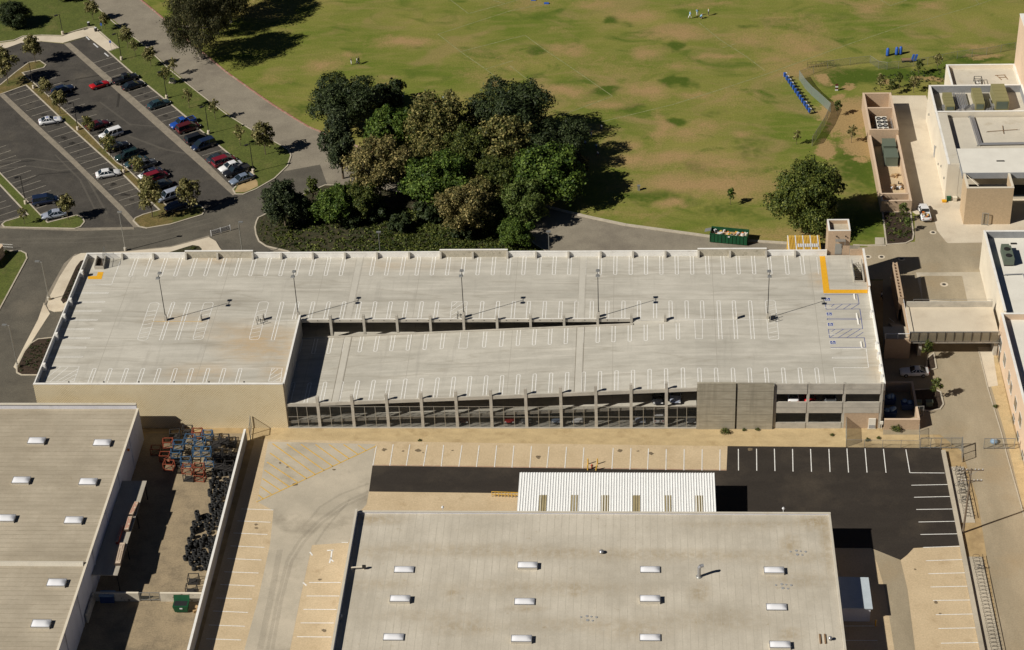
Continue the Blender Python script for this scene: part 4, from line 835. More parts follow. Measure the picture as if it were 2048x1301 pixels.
# --- brick porch block in front of the gymnasium canopy
BP = thing('brick_porch', 'tan brick open topped porch block with pale coping below the grey canopy', 'building', (82.8, 44.4, 0))
for a in ((78.7, 86.95, 41.9, 42.25), (78.7, 79.05, 42.25, 46.9), (86.6, 86.95, 42.25, 46.9)):
    add('wall', MB().box(*a, 0, 7.6), 'cmu_porch' if 'cmu_porch' in MATS else 'cmu_tan', BP); add('coping', MB().box(a[0]-.03, a[1]+.03, a[2]-.03, a[3]+.03, 7.6, 7.7), 'stucco', BP)
add('shade_plate', MB().box(79.05, 86.6, 42.25, 46.9, 5.2, 5.4), 'dark_metal', BP); add('brace', MB().tube((79.2, 46.8, 7.5), (80.9, 43.0, 7.4), .06, n=6), 'stucco', BP)  # dark plate imitates the shade inside the hollow block
# --- equipment yard
EY = thing('equipment_yard', 'narrow brick walled yard holding machinery beside the concrete service lane', 'walled yard', (67.1, 65, 0))
def yw(x0, x1, y0, y1, z):
    add('wall', MB().box(x0, x1, y0, y1, 0, z), 'brick_pink', EY); add('coping', MB().box(x0-.02, x1+.02, y0-.02, y1+.02, z, z+.05), 'stucco_pink', EY)
yw(64.4, 64.75, 70.4, 84.7, 3.6); yw(69.55, 69.9, 70.4, 84.7, 3.6); yw(64.75, 69.55, 84.35, 84.7, 3.6); yw(64.75, 69.55, 78.5, 78.85, 3.6); yw(64.4, 69.9, 70.05, 70.4, 3.6)
yw(64.4, 64.75, 46.2, 70.05, 2.4); yw(69.55, 69.9, 46.2, 70.05, 2.4); yw(64.75, 69.55, 48.6, 48.95, 2.4); yw(64.75, 69.55, 46.2, 46.55, 2.4)
add('floor', MB().box(64.75, 69.55, 46.55, 84.35, 0.03, .09), 'tan_concrete', EY)
CH = thing('chiller', 'large chiller with eight round fans inside the brick yard', 'chiller', (67.4, 74.4, .09))
add('casing', MB().box(66.2, 68.4, 71.6, 77.6, .35, 2.3), 'roof_white', CH); add('base_frame', MB().box(66.3, 68.3, 71.7, 77.5, .09, .35), 'dark_metal', CH)
for i in range(4):
    for s in (66.8, 67.85):
        y = 72.4+i*1.4; f = add('fan', MB().lathe(s, y, [(.46, 2.3), (.46, 2.5), (.36, 2.5), (.36, 2.34)], 18, cap=False), 'dark_metal', CH); add('fan_blades', MB().lathe(s, y, [(.35, 2.33), (.1, 2.4)], 6), 'fascia', f)
pipebundle('tangle of grey pipes and valves beside the chiller', [[(68.7+.2*i, 77.8, 1.2+.2*i), (68.7+.2*i, 71.2, 1.2+.2*i)] for i in range(4)]+[[(68.5, 72+k*1.5, 1.5), (69.4, 72+k*1.5, 1.5)] for k in range(4)], .08, 'pipe_silver')
for i, (y0, y1) in enumerate(((66.4, 69.2), (62.2, 65.4))):
    o = thing('transformer', ('green transformer cabinet against the tall cross wall of the yard', 'green transformer cabinet further along the yard near its low wall')[i], 'transformer', (68, (y0+y1)/2, .09))
    add('cabinet', MB().box(66.8, 69.1, y0, y1, .25, 2.1), 'green_metal', o); add('pad', MB().box(66.7, 69.2, y0-.1, y1+.1, .09, .25), 'grey_concrete', o); add('lid', MB().box(66.7, 69.2, y0-.08, y1+.08, 2.1, 2.2), 'green_metal', o)
def clutter(name, lab, x, y, z, w, d, h, n, cols, seed, cat='debris'):
    R = random.Random(seed); o = thing(name, lab, cat, (x, y, z))
    for i in range(n):
        cx, cy = x+R.uniform(-w, w), y+R.uniform(-d, d); a, b = R.uniform(.2, .7), R.uniform(.15, .5)
        add('piece', MB().obox(cx, cy, a, b, R.uniform(0, 3.1), z+.001*i, z+R.uniform(.15, h)), cols[i % len(cols)], o)
flat('card', (.42, .28, .14), .9); flat('orange_plastic', (.55, .16, .03), .6)
clutter('debris_heap', 'heap of white sacks and boxes in the far corner of the brick yard', 67.5, 80.4, .09, 1.6, .9, .8, 16, ('plastic_white', 'card', 'stucco', 'fascia'), 3)
clutter('debris_heap', 'pile of timber pallets and boxes on the floor of the brick yard', 68.2, 55.0, .09, 1.0, 1.1, .6, 14, ('card', 'dark_metal', 'rust_pipe', 'plastic_white'), 4)
clutter('debris_heap', 'round heap of brown cuttings on the floor of the brick yard', 68.3, 58.6, .09, .6, .5, .5, 10, ('card', 'rust_pipe'), 5)
clutter('debris_heap', 'stacked boards leaning in the front corner of the brick yard', 68.6, 50.2, .09, .7, .9, .9, 8, ('fascia', 'stucco'), 6)
# --- classroom block along the alley
CB = thing('classroom_block', 'long classroom block with flat parapet roof and pale side wall beside the alley', 'building', (88, -15, 0))
roofblock(CB, 79.6, 104, 3.4, 27.6, 7.8, 6.5, 'stucco', 'roof_white', pm='parapet_grey', sides='NWE')
roofblock(CB, 79.1, 104, -85, 3.38, 7.4, 6.3, 'stucco_pink', 'roof_white', sides='SWEN')
def win(px, py, wy, z0, z1):
    y, z = GX_(px, py, 79.1); o = add('window', MB().box(79.02, 79.09, y-wy/2, y+wy/2, z0, z1), 'frame_white', CB)
    add('pane', MB().box(78.985, 79.02, y-wy/2+.1, y+wy/2-.1, z0+.1, z1-.1), 'glass', o); add('mullion', MB().box(78.975, 78.985, y-.03, y+.03, z0+.1, z1-.1), 'frame_white', o); add('sill', MB().box(78.95, 79.02, y-wy/2-.05, y+wy/2+.05, z0-.08, z0), 'frame_white', o)
for px, py, wy, lv in ((2002, 688, 2.0, 1), (2010, 720, 2.0, 1), (2019, 755, 1.5, 0), (2023, 775, 1.5, 0), (2032, 808, 2, 1), (2041, 840, 2, 1), (2025, 861, 1.8, 0), (2034, 892, 1.8, 0), (2044, 925, 1.8, 0)):
    y, z = GX_(px, py, 79.1); win(px, py, wy, max(.8, z-.95), z+.95)
for px, py in ((1996, 735),): 
    y, z = GX_(px, py, 79.1); add('door', MB().box(79.0, 79.09, y-.55, y+.55, .07, 2.3), 'glass', CB)
for px, py in ((1994, 708), (2006, 765), (2023, 828)):
    y, z = GX_(px, py, 79.1); add('wall_light', MB().box(78.9, 79.09, y-.15, y+.15, z-.15, z+.15), 'galvanised', CB)
AU = thing('air_conditioner', 'grey rooftop air conditioner on the classroom roof', 'air conditioner', (82.6, 20.5, 6.5))
add('casing', MB().box(81.8, 83.5, 18.4, 22.6, 6.8, 8.0), 'green_metal', AU); add('plinth', MB().box(81.9, 83.4, 18.5, 22.5, 6.5, 6.8), 'dark_metal', AU); add('hood', MB().box(82.0, 83.3, 22.6, 23.4, 7.0, 7.8), 'green_metal', AU)
for y in (19.4, 21.4): add('fan', MB().lathe(82.65, y, [(.5, 8.0), (.5, 8.15), (.4, 8.15)], 16), 'dark_metal', AU)
pipebundle('bent grey pipe on the classroom roof', [[(81.6, 15.6, 6.75), (84.6, 15.8, 6.75), (84.7, 11.5, 6.75), (86.3, 10.5, 6.75)]], .09, 'fascia')
add('roof_vent', MB().box(84.0, 85.0, 25.2, 25.6, 6.5, 6.62), 'dark_metal', CB)
# --- link bridge
BR = thing('footbridge', 'concrete footbridge with mesh side screen linking garage stairs to the classroom block', 'footbridge', (71.8, 5.5, 0))
add('deck', MB().box(64.8, 79.0, 1.2, 9.85, 3.65, 4.1), 'pale_concrete', BR); add('parapet', MB().box(64.9, 79.0, 9.85, 10.1, 3.4, 5.15), 'cast_concrete', BR); add('beam', MB().box(64.8, 79.0, 1.22, 1.7, 2.95, 3.64), 'cast_concrete', BR)
screenmat('bridge_mesh', (.24, .21, .15), .8)
for i in range(10):
    x0 = 64.5+i*1.42; p = add('screen_panel', MB().hexa([(x0+.04, 1.0, 3.55), (x0+1.38, 1.0, 3.55), (x0+1.38, 1.04, 3.55), (x0+.04, 1.04, 3.55)], [(x0+.04, 1.1, 5.25), (x0+1.38, 1.1, 5.25), (x0+1.38, 1.14, 5.25), (x0+.04, 1.14, 5.25)]), 'bridge_mesh', BR)
    add('screen_post', MB().box(x0-.04, x0+.04, .95, 1.18, 3.5, 5.3), 'dark_metal', BR)
for z in (3.52, 5.28): add('screen_rail', MB().box(64.5, 78.9, 1.0, 1.16, z-.04, z+.04), 'galvanised', BR)
for x in (66.4, 78.6): add('pier', MB().box(x-.3, x+.3, 1.8, 9.4, 0, 3.64), 'cast_concrete', BR)
add('roof_edge_rail', MB().tube((66.0, 10.0, 5.6), (78.9, 10.0, 5.6), .03, n=6).tube((66, 10, 5.1), (66, 10, 5.6), .03, n=6).tube((72, 10, 5.1), (72, 10, 5.6), .03, n=6).tube((78.8, 10, 5.1), (78.8, 10, 5.6), .03, n=6), 'galvanised', BR)
PW = thing('slotted_wall', 'tall brick screen wall with a ladder of slots along its top beside the bridge', 'wall', (64.2, 16.5, 0))
for x in (63.85, 64.45): add('wall_leaf', MB().box(x, x+.18, 11.6, 22.3, 0, 4.9), 'brick_pink', PW)
for i in range(12): add('web', MB().box(64.03, 64.45, 11.6+i*.93, 11.85+i*.93, 2.5, 4.88), 'brick_pink', PW)
SB = thing('stair_block', 'brick stair landing block with white top rail under the bridge end', 'stairs', (62.6, 5, 0))
add('front_wall', MB().box(60.6, 64.7, 1.0, 1.3, 0, 3.9), 'brick_pink', SB); add('side_wall', MB().box(64.4, 64.7, 1.3, 11.4, 0, 3.9), 'brick_pink', SB); add('landing', MB().box(60.6, 64.4, 1.3, 5.0, 3.4, 3.62), 'grey_concrete', SB)
fl = MB()
for i in range(20): fl.box(62.4, 64.3, 5.0+.3*i, 5.3+.3*i, 3.4-.17*i-.15, 3.4-.17*i)
add('stair_flight', fl, 'grey_concrete', SB)
rl = MB().tube((60.6, 1.15, 4.9), (64.6, 1.15, 4.9), .06, n=6).tube((60.6, 1.15, 3.9), (60.6, 1.15, 4.9), .05, n=6).tube((62.6, 1.15, 3.9), (62.6, 1.15, 4.9), .04, n=6).tube((64.6, 1.15, 3.9), (64.6, 1.15, 4.9), .05, n=6).tube((62.4, 5, 4.5), (62.4, 11, 1.1), .04, n=6).tube((64.5, 1.15, 4.9), (64.5, 5.2, 4.9), .05, n=6).tube((64.5, 5.2, 4.9), (64.5, 11, 4.9), .05, n=6)
add('hand_rail', rl, 'plastic_white', SB)
# --- refuse enclosure at the garage end
RE = thing('refuse_enclosure', 'low brick refuse enclosure joined to the garage end wall', 'walled yard', (61.6, -13, 0))
for a in ((58.75, 64.2, -17.85, -17.55), (63.9, 64.2, -17.55, -8.2), (58.75, 64.2, -8.2, -7.9)): add('wall', MB().box(*a, 0, 1.95), 'brick_pink', RE); add('coping', MB().box(a[0]-.02, a[1]+.02, a[2]-.02, a[3]+.02, 1.95, 2.02), 'stucco_pink', RE)
flat('sack_blue', (.20, .30, .42), .5)
for i, (x, y) in enumerate(((60.2, -11.2), (62.9, -12.6), (60.0, -14.6))):
    o = thing('refuse_bin', ('blue wheeled refuse bin heaped with pale sacks near the back wall', 'blue wheeled refuse bin with a single bulging sack by the side wall', 'blue wheeled refuse bin beside the garage wall')[i], 'bin', (x, y, .04))
    add('body', MB().hexa([(x-.8, y-.5, .2), (x+.8, y-.5, .2), (x+.8, y+.5, .2), (x-.8, y+.5, .2)], [(x-1, y-.65, 1.35), (x+1, y-.65, 1.35), (x+1, y+.65, 1.35), (x-1, y+.65, 1.35)]), 'bin_blue', o)
    for a in (-.7, .7):
        for b in (-.4, .4): add('castor', MB().tube((x+a-.04, y+b, .12), (x+a+.04, y+b, .12), .09, n=10), 'dark_metal', o)
    R = random.Random(i); 
    for k in range(5 if i != 1 else 2): add('sack', MB().lathe(x+R.uniform(-.6, .6), y+R.uniform(-.3, .3), [(.12, 1.3), (.42, 1.45), (.38, 1.7), (.1, 1.85)], 8), 'sack_blue', o, smooth=True)
# --- condenser on the sand strip and meter
o = thing('condenser', 'pale grey air conditioning condenser standing on the sand by the brick infill', 'condenser', (55.9, -18.6, .02))
c = G(1743, 857); 
o.location = (c[0], c[1]+.3, .02); OFF[o.name] = tuple(o.location)
add('casing', MB().box(c[0]-.55, c[0]+.55, c[1]-.2, c[1]+.8, .12, 2.0), 'roof_white', o); add('grille', MB().box(c[0]-.45, c[0]+.45, c[1]-.23, c[1]-.2, .2, .8), 'fascia', o); add('pad', MB().box(c[0]-.65, c[0]+.65, c[1]-.3, c[1]+.9, .02, .12), 'grey_concrete', o)
add('meter_box', MB().box(c[0]+1.25, c[0]+1.7, YN-.35, YN-.12, 1.0, 1.5).tube((c[0]+1.5, YN-.25, 0), (c[0]+1.5, YN-.25, 1.0), .04, n=6), 'roof_white', label='small white meter box on the garage wall beside the condenser', cat='meter box')
# --- central warehouse
CW = thing('warehouse', 'flat roofed warehouse with rows of white skylights on a pale felt roof', 'warehouse', (13.8, -62, 0))
cst = [(740, 1040, 60, 6, .9), (900, 1100, 200, 9, .5), (1100, 1106, 220, 8, .6), (1350, 1110, 200, 8, .6), (1580, 1115, 80, 10, .5), (720, 1110, 60, 8, .4), (760, 1168, 60, 8, .5), (1090, 1175, 160, 10, .45), (905, 1185, 12, 8, .9), (1150, 1180, 14, 10, .9), (1400, 1185, 16, 12, .8), (930, 1255, 60, 10, .6), (1200, 1250, 140, 9, .5), (1430, 1240, 100, 14, .4), (1600, 1160, 60, 10, .5), (1630, 1045, 30, 10, 1), (1655, 1080, 8, 60, .9), (1580, 1090, 14, 14, .8), (1580, 1268, 20, 8, .7), (1050, 1215, 30, 4, .8), (1500, 1050, 120, 5, .5), (860, 1232, 90, 8, .4), (1260, 1262, 60, 12, .5)]
CSL = [G(a, b, 5.7)+(rx/13, ry/7.4, s) for a, b, rx, ry, s in cst]
def cstf(x, y):
    w = 0; x += CW.location.x; y += CW.location.y
    for cx, cy, rx, ry, s in CSL: w = max(w, s*blob(x, y, cx, cy, rx, ry, .6))
    return w
add('roof', gridsheet('roof', -20.3-13.8, 47.9-13.8, -82+62, -45.1+62, 1.0, 5.7, dict(stain=cstf)), 'felt_roof', CW)
add('roof_slab', MB().box(-20.3, 47.9, -82, -45.1, 5.3, 5.68), 'wall_white', CW)
for a in ((-20.55, -20.3, -82, -45.1), (47.85, 48.1, -82, -45.1)): add('wall', MB().box(*a, 0, 6.55 if a[0] < 0 else 5.85), 'wall_white', CW)
add('wall', MB().box(-20.55, 48.1, -45.1, -44.85, 0, 5.95), 'wall_white', CW); add('coping', MB().box(-20.6, 48.15, -45.14, -44.8, 5.95, 6.02), 'roof_membrane', CW); add('coping', MB().box(-20.6, -20.26, -82, -45.16, 6.55, 6.62), 'roof_membrane', CW)
add('coping', MB().box(47.82, 48.13, -82, -45.16, 5.85, 5.92), 'roof_membrane', CW)
add('wall', MB().box(-20.3, 47.85, -82.3, -82, 0, 5.9), 'wall_white', CW)
def skylight(px, py, z, h, lab, grp, w=2.75, d=1.25):
    c = G(px, py, z+h); o = thing('skylight', lab, 'skylight', (c[0], c[1], z), group=grp)
    add('curb', MB().box(c[0]-w/2, c[0]+w/2, c[1]-d/2, c[1]+d/2, z, z+h), 'galvanised' if h < .2 else 'roof_membrane', o)
    mb = MB(); n, k = 8, 6; W2, D2 = w/2-.06, d/2-.06
    vs = []
    for j in range(k+1):
        for i in range(n+1):
            u, v = i/n*2-1, j/k*2-1; zz = z+h+.02+.30*(1-abs(u)**4)**.8*(1-abs(v)**2.6)**.8
            vs.append((c[0]+u*W2, c[1]+v*D2, zz))
    mb.add(vs, [(j*(n+1)+i, j*(n+1)+i+1, (j+1)*(n+1)+i+1, (j+1)*(n+1)+i) for j in range(k) for i in range(n)])
    add('dome', mb, 'skylight_dome', o, smooth=True); add('frame', MB().box(c[0]-w/2-.03, c[0]+w/2+.03, c[1]-d/2-.03, c[1]+d/2+.03, z+h-.05, z+h+.015), 'pipe_silver', o)
for px, py, h in ((808, 1139, .15), (1055, 1130, .45), (1300, 1139, .15), (1548, 1140, .45), (800, 1197, .5), (1049, 1203, .15), (1300, 1197, .55), (1553, 1214, .15), (787, 1274, .15), (1043, 1277, .45), (1300, 1275, .15), (1560, 1289, .45)):
    skylight(px, py, 5.7, h, ('raised' if h > .2 else 'low')+' white skylight, '+('first', 'second', 'third')[0 if py < 1150 else 1 if py < 1230 else 2]+' from the canopy end in the line by '+('dark parapet', 'mushroom vent', 'bent flue', 'blue lean-to')[0 if px < 900 else 1 if px < 1150 else 2 if px < 1400 else 3], 'raised skylights of the central warehouse' if h > .2 else 'low skylights of the central warehouse')
c = G(1398, 1154, 5.7); o = thing('roof_flue', 'tall galvanised flue with a bent cowl on the pale warehouse roof', 'flue', (c[0], c[1], 5.7))
add('flashing', MB().lathe(c[0], c[1], [(.45, 5.7), (.42, 5.78), (.27, 5.85)], 16), 'galvanised', o, smooth=True); add('pipe', MB().tube((c[0], c[1], 5.8), (c[0], c[1], 7.4), .24, n=14), 'pipe_silver', o)
add('cowl', MB().tube((c[0], c[1], 7.35), (c[0]+.22, c[1]+.05, 7.68), .25, n=12).tube((c[0]+.2, c[1]+.05, 7.66), (c[0]+.62, c[1]+.1, 7.72), .25, n=12), 'pipe_silver', o)
for px, py, r, h, lab in ((1203, 1107, .32, .35, 'low mushroom vent on the brown stained line of the pale roof'), (681, 1238, .28, .5, 'small round vent hugging the dark parapet'), (1660, 1281, .25, .45, 'small round vent beside two short pipes on the pale roof')):
    c = G(px, py, 5.7); o = thing('roof_vent', lab, 'roof vent', (c[0], c[1], 5.7)); add('stack', MB().lathe(c[0], c[1], [(r*.7, 5.7), (r*.7, 5.7+h)], 12), 'galvanised', o); add('cap', MB().lathe(c[0], c[1], [(r*1.15, 5.7+h), (r*1.1, 5.78+h), (.05, 5.7+h+.2)], 14), 'pipe_silver', o, smooth=True)
c = G(718, 1139, 5.7); o = thing('gas_pipe', 'bent cream pipe with valves near the dark parapet', 'pipe', (c[0], c[1], 5.7)); mb = MB().tube((c[0]-1.0, c[1]-.2, 5.7), (c[0]-1.0, c[1]-.2, 6.2), .11, n=8).tube((c[0]-1.0, c[1]-.2, 6.2), (c[0]+.7, c[1], 6.2), .11, n=8).tube((c[0]+.7, c[1], 6.2), (c[0]+.75, c[1], 5.7), .11, n=8)
add('pipe', mb, 'stucco', o); add('valve', MB().box(c[0]+.5, c[0]+1.0, c[1]-.16, c[1]+.16, 5.95, 6.4), 'dark_metal', o)
for px, py in ((1640, 1279), (1650, 1279)):
    c = G(px, py, 5.7); add('roof_rail', MB().box(c[0]-.1, c[0]+.1, c[1]-.9, c[1]+.9, 5.7, 5.85), 'rust_pipe', label='short rusty rail lying on the pale roof beside the round vent', cat='rail', group='short rails on the warehouse roof')
for (px, py) in ((1178, 1237), (1597, 1106), (1568, 1173)):
    c = G(px, py, 5.7); o = thing('pad_cluster', ('cluster of round and square pads on the pale roof between two skylight rows', 'cluster of mounting pads on the pale roof near its brown stained corner', 'cluster of mounting pads on the pale roof below the corner skylight')[int(px > 1200)+int(1500 < px < 1580)], 'roof pads', (c[0], c[1], 5.7))
    for dx, dy, r in ((-1.1, .2, .15), (-.3, .4, .2), (-.2, -.4, .22), (.3, .3, .15), (1.0, .2, .18), (.5, -.5, .15)): add('pad', MB().lathe(c[0]+dx, c[1]+dy, [(r, 5.7), (r, 5.75)], 10), 'rust_pipe' if r > .24 else 'fascia', o)
for px, py in ((885, 1020), (1567, 1023)):
    c = G(px, py, 6.4); o = thing('wall_lamp', 'small white security lamp on the warehouse parapet above the '+('sand coloured apron' if px < 1000 else 'black asphalt'), 'lamp', (c[0], -44.7, 5.9)); add('stem', MB().tube((c[0], -44.75, 5.9), (c[0], -44.75, 6.5), .04, n=6), 'plastic_white', o); add('head', MB().lathe(c[0], -44.7, [(.15, 6.45), (.22, 6.6), (.1, 6.8)], 10), 'plastic_white', o)
# --- ribbed steel canopy behind it
SC = thing('steel_canopy', 'white ribbed steel canopy roof with tan translucent strips behind the warehouse', 'canopy', (17.3, -39, 0))
mb = MB(); n = 74
xs = [2.8+29.1*i/n for i in range(n+1)]
for i in range(n):
    a, b = xs[i], xs[i+1]; w = b-a
    for u0, u1, za, zb in ((0, .55, 0, 0), (.55, .68, 0, .07), (.68, .87, .07, .07), (.87, 1, .07, 0)):
        mb.face((a+u0*w, -44.8, 4.35+za), (a+u1*w, -44.8, 4.35+zb), (a+u1*w, -34.3, 4.65+zb), (a+u0*w, -34.3, 4.65+za))
add('roof_sheeting', mb, 'white_sheet' if 'white_sheet' in MATS else 'roof_white', SC)
mat('fibre_sheet', (.36, .30, .17), (.30, .25, .14), scale=1.2, st=(3, .4, 1))
for px in (1086, 1148, 1210, 1273, 1335, 1398):
    x = G(px, 1000, 4.55)[0]; mb = MB()
    for k in range(3):
        a, w = x-.55+k*.37, .37
        for u0, u1, za, zb in ((0, .55, 0, 0), (.55, .68, 0, .07), (.68, .87, .07, .07), (.87, 1, .07, 0)): mb.face((a+u0*w, -44.8, 4.37+za), (a+u1*w, -44.8, 4.37+zb), (a+u1*w, -39.4, 4.53+zb), (a+u0*w, -39.4, 4.53+za))
    add('translucent_strip', mb, 'fibre_sheet', SC)
for i in range(7):
    x = 3.1+i*4.75
    for y in (-34.6, -39.5): add('post', MB().box(x-.1, x+.1, y-.1, y+.1, 0, 4.45 if y > -36 else 4.3), 'galvanised', SC)
add('eaves_beam', MB().box(2.85, 31.85, -34.72, -34.5, 4.2, 4.55), 'galvanised', SC)
# --- lean-to
LS = thing('lean_to', 'pale blue roofed lean-to on the shaded side of the warehouse', 'shed', (50.5, -58, 0))
mat('blue_roof', (.50, .56, .60), (.44, .50, .54), scale=.8, fine=.08)
add('roof', MB().hexa([(48.12, -61.3, 2.6), (52.85, -61.3, 2.5), (52.85, -54.9, 2.5), (48.12, -54.9, 2.6)], [(48.12, -61.3, 2.75), (52.85, -61.3, 2.63), (52.85, -54.9, 2.63), (48.12, -54.9, 2.75)]), 'blue_roof', LS)
add('front_wall', MB().box(48.12, 52.6, -61.1, -60.95, 0, 2.55), 'wall_white', LS); add('side_wall', MB().box(52.45, 52.6, -60.95, -55.1, 0, 2.5), 'wall_white', LS)
o = thing('bollard', 'yellow steel bollard at the corner of the lean-to', 'bollard', (53.3, -62, .03)); add('post', MB().tube((53.3, -62, .03), (53.3, -62, 1.1), .09, n=10), 'yellow_paint', o); add('cap', MB().lathe(53.3, -62, [(.09, 1.1), (.06, 1.17)], 10), 'yellow_paint', o)
# --- left warehouse
WH = thing('warehouse', 'warehouse with brown weathered felt roof and white skylights beside the storage yard', 'warehouse', (-75, -50, 0))
add('roof', gridsheet('roof', -130+75, -57.8+75, -95+50, -20.6+50, 2.0, 6.1, dict(stain=lambda x, y: .15)), 'old_felt_roof', WH)
add('roof_slab', MB().box(-130, -57.8, -95, -20.6, 5.6, 6.08), 'wall_white', WH)
add('wall', MB().box(-57.95, -57.7, -95, -20.6, 0, 6.18), 'wall_white', WH); add('coping', MB().box(-58.0, -57.66, -95, -20.6, 6.18, 6.25), 'stucco', WH)
add('parapet', MB().box(-130, -58.0, -20.6, -20.3, 0, 6.98), 'wall_white', WH); add('coping', MB().box(-130, -58.0, -20.75, -20.25, 6.98, 7.05), 'roof_membrane', WH)
add('parapet', MB().hexa([(-130, -57.4, 6.1), (-58.2, -57.4, 6.1), (-58.2, -56.5, 6.1), (-130, -56.5, 6.1)], [(-130, -57.1, 6.55), (-58.2, -57.1, 6.55), (-58.2, -56.8, 6.55), (-130, -56.8, 6.55)]), 'roof_membrane', WH)
for y in (-28, -36.5, -45, -54, -63.5, -71): add('downpipe', MB().box(-57.68, -57.56, y-.08, y+.08, .2, 6.05), 'wall_white', WH)
add('lamp', MB().box(-57.6, -57.3, -30.2, -29.9, 5.3, 5.6), 'orange_plastic', WH)
for px, py in ((73, 881), (204, 885), (42, 960), (176, 963), (12, 1036), (147, 1040), (113, 1165), (82, 1247)): skylight(px, py, 6.1, .4, 'white skylight on brown roof, '+('first', 'second', 'third', 'fourth', 'fifth')[[885, 963, 1040, 1165, 1247].index(py) if py in (885, 963, 1040, 1165, 1247) else [881, 960, 1036].index(py)]+' from tall parapet in '+('the line along shaded wall' if py in (885, 963, 1040, 1165, 1247) else 'the line away from the wall'), 'skylights of the brown roofed warehouse', 2.6, 1.5)
# loading canopy with spare sign boards lying on it
LC = thing('loading_canopy', 'thin grey loading canopy along the shaded warehouse wall', 'canopy', (-55.8, -45.6, 0))
mat('canopy_sheet', (.44, .40, .33), (.37, .335, .275), scale=1.0, st=(1, .3, 1), fine=.15)
add('roof', MB().box(-57.66, -53.9, -56.2, -35.0, 3.3, 3.42), 'canopy_sheet', LC)
for y in (-35.4, -42, -49, -55.8): add('post', MB().box(-54.2, -54.08, y-.06, y+.06, 0, 3.3), 'dark_metal', LC)
flat('sign_face', (.56, .44, .33), .6); flat('sign_red', (.38, .06, .03), .5); flat('sign_dark', (.10, .07, .05), .6)
for i, (pts, lab) in enumerate((([(269, 1003), (278, 1003), (266, 1029), (257, 1029)], 'weathered sign board with faded red lettering on the canopy, beside a dark gap'), ([(256, 1032), (265, 1032), (257, 1061), (248, 1059)], 'weathered sign board with a brown patch at one end on the canopy'), ([(242, 1050), (247, 1050), (236, 1085), (231, 1084)], 'narrow red edged sign board leaning on the canopy edge towards the wall'), ([(240, 1085), (251, 1085), (240, 1128), (230, 1127)], 'longest cream sign board with orange and black lettering on the canopy'))):
    zt = 3.9; P = GP(pts, zt); cx = sum(p[0] for p in P)/4; cy = sum(p[1] for p in P)/4
    o = thing('sign_board', lab, 'sign', (cx, cy, 3.42))
    L = math.hypot(P[0][0]-P[3][0], P[0][1]-P[3][1]); wd = max(.4, math.hypot(P[0][0]-P[1][0], P[0][1]-P[1][1])); an = math.atan2(P[0][1]-P[3][1], P[0][0]-P[3][0])
    add('cabinet', MB().obox(cx, cy, L, wd, an, 3.42, zt-.03), 'sign_red' if i == 2 else 'sign_dark', o)
    add('face', MB().obox(cx, cy, L-.12, wd-.1, an, zt-.03, zt), 'sign_face', o)
    R = random.Random(i); lt = MB(); n = int(L/.2); c_, s_ = math.cos(an), math.sin(an)
    for row in ((0,) if wd < .6 else (-.2, .2)):
        for k in range(n):
            if R.random() < .15: continue
            u = (k-(n-1)/2)*.17
            for du, dv, a, b in ((-.04, 0, .03, .2), (.03, 0, .03, .2), (0, R.choice((-.08, .08, 0)), .09, .03)): lt.obox(cx+(u+du)*c_-(row*wd+dv)*s_, cy+(u+du)*s_+(row*wd+dv)*c_, a, b, an, zt, zt+.012)
    add('lettering', lt, 'sign_red' if i != 3 else 'sign_dark', o)
DB = thing('dock_box', 'blue grey box at the foot of the canopy end', 'box', (-55.3, -57.2, 0)); add('body', MB().box(-56.4, -54.4, -58.4, -57.3, 0, 1.3), 'bin_blue', DB); add('lid', MB().box(-56.5, -54.3, -58.5, -57.2, 1.3, 1.38), 'sack_blue', DB)
# ================================================================ vegetation
import numpy as np
mat('bark', (.17, .13, .09), (.12, .09, .06), scale=3, fine=.3, obj=True)
mat('pale_bark', (.50, .45, .37), (.33, .28, .21), scale=2.5, fine=.2, obj=True)
leafmat('leaf_dark', (0.016, 0.03, 0.008), (0.034, 0.05, 0.015), (0.055, 0.072, 0.024), 0.12)
leafmat('leaf_green', (0.032, 0.072, 0.008), (0.075, 0.12, 0.016), (0.12, 0.17, 0.028), 0.2)
leafmat('leaf_mid', (0.03, 0.052, 0.009), (0.078, 0.098, 0.018), (0.125, 0.138, 0.03), 0.2)
leafmat('leaf_lime', (.075, .115, .022), (.10, .145, .030), (.14, .17, .045), .25)
leafmat('leaf_autumn', (0.064, 0.082, 0.018), (0.145, 0.14, 0.04), (0.29, 0.245, 0.085), 0.24)
leafmat('leaf_brown', (0.085, 0.088, 0.024), (0.18, 0.155, 0.052), (0.33, 0.265, 0.105), 0.24)
leafmat('leaf_round', (.045, .072, .012), (.098, .122, .020), (.155, .170, .035), .22)
leafmat('leaf_olive', (0.135, 0.135, 0.04), (0.2, 0.185, 0.062), (0.36, 0.31, 0.14), 0.3)
leafmat('leaf_euc', (.046, .052, .020), (.072, .074, .028), (.12, .105, .045), .18)
leafmat('leaf_alder', (.026, .042, .016), (.040, .056, .022), (.065, .08, .032), .15)
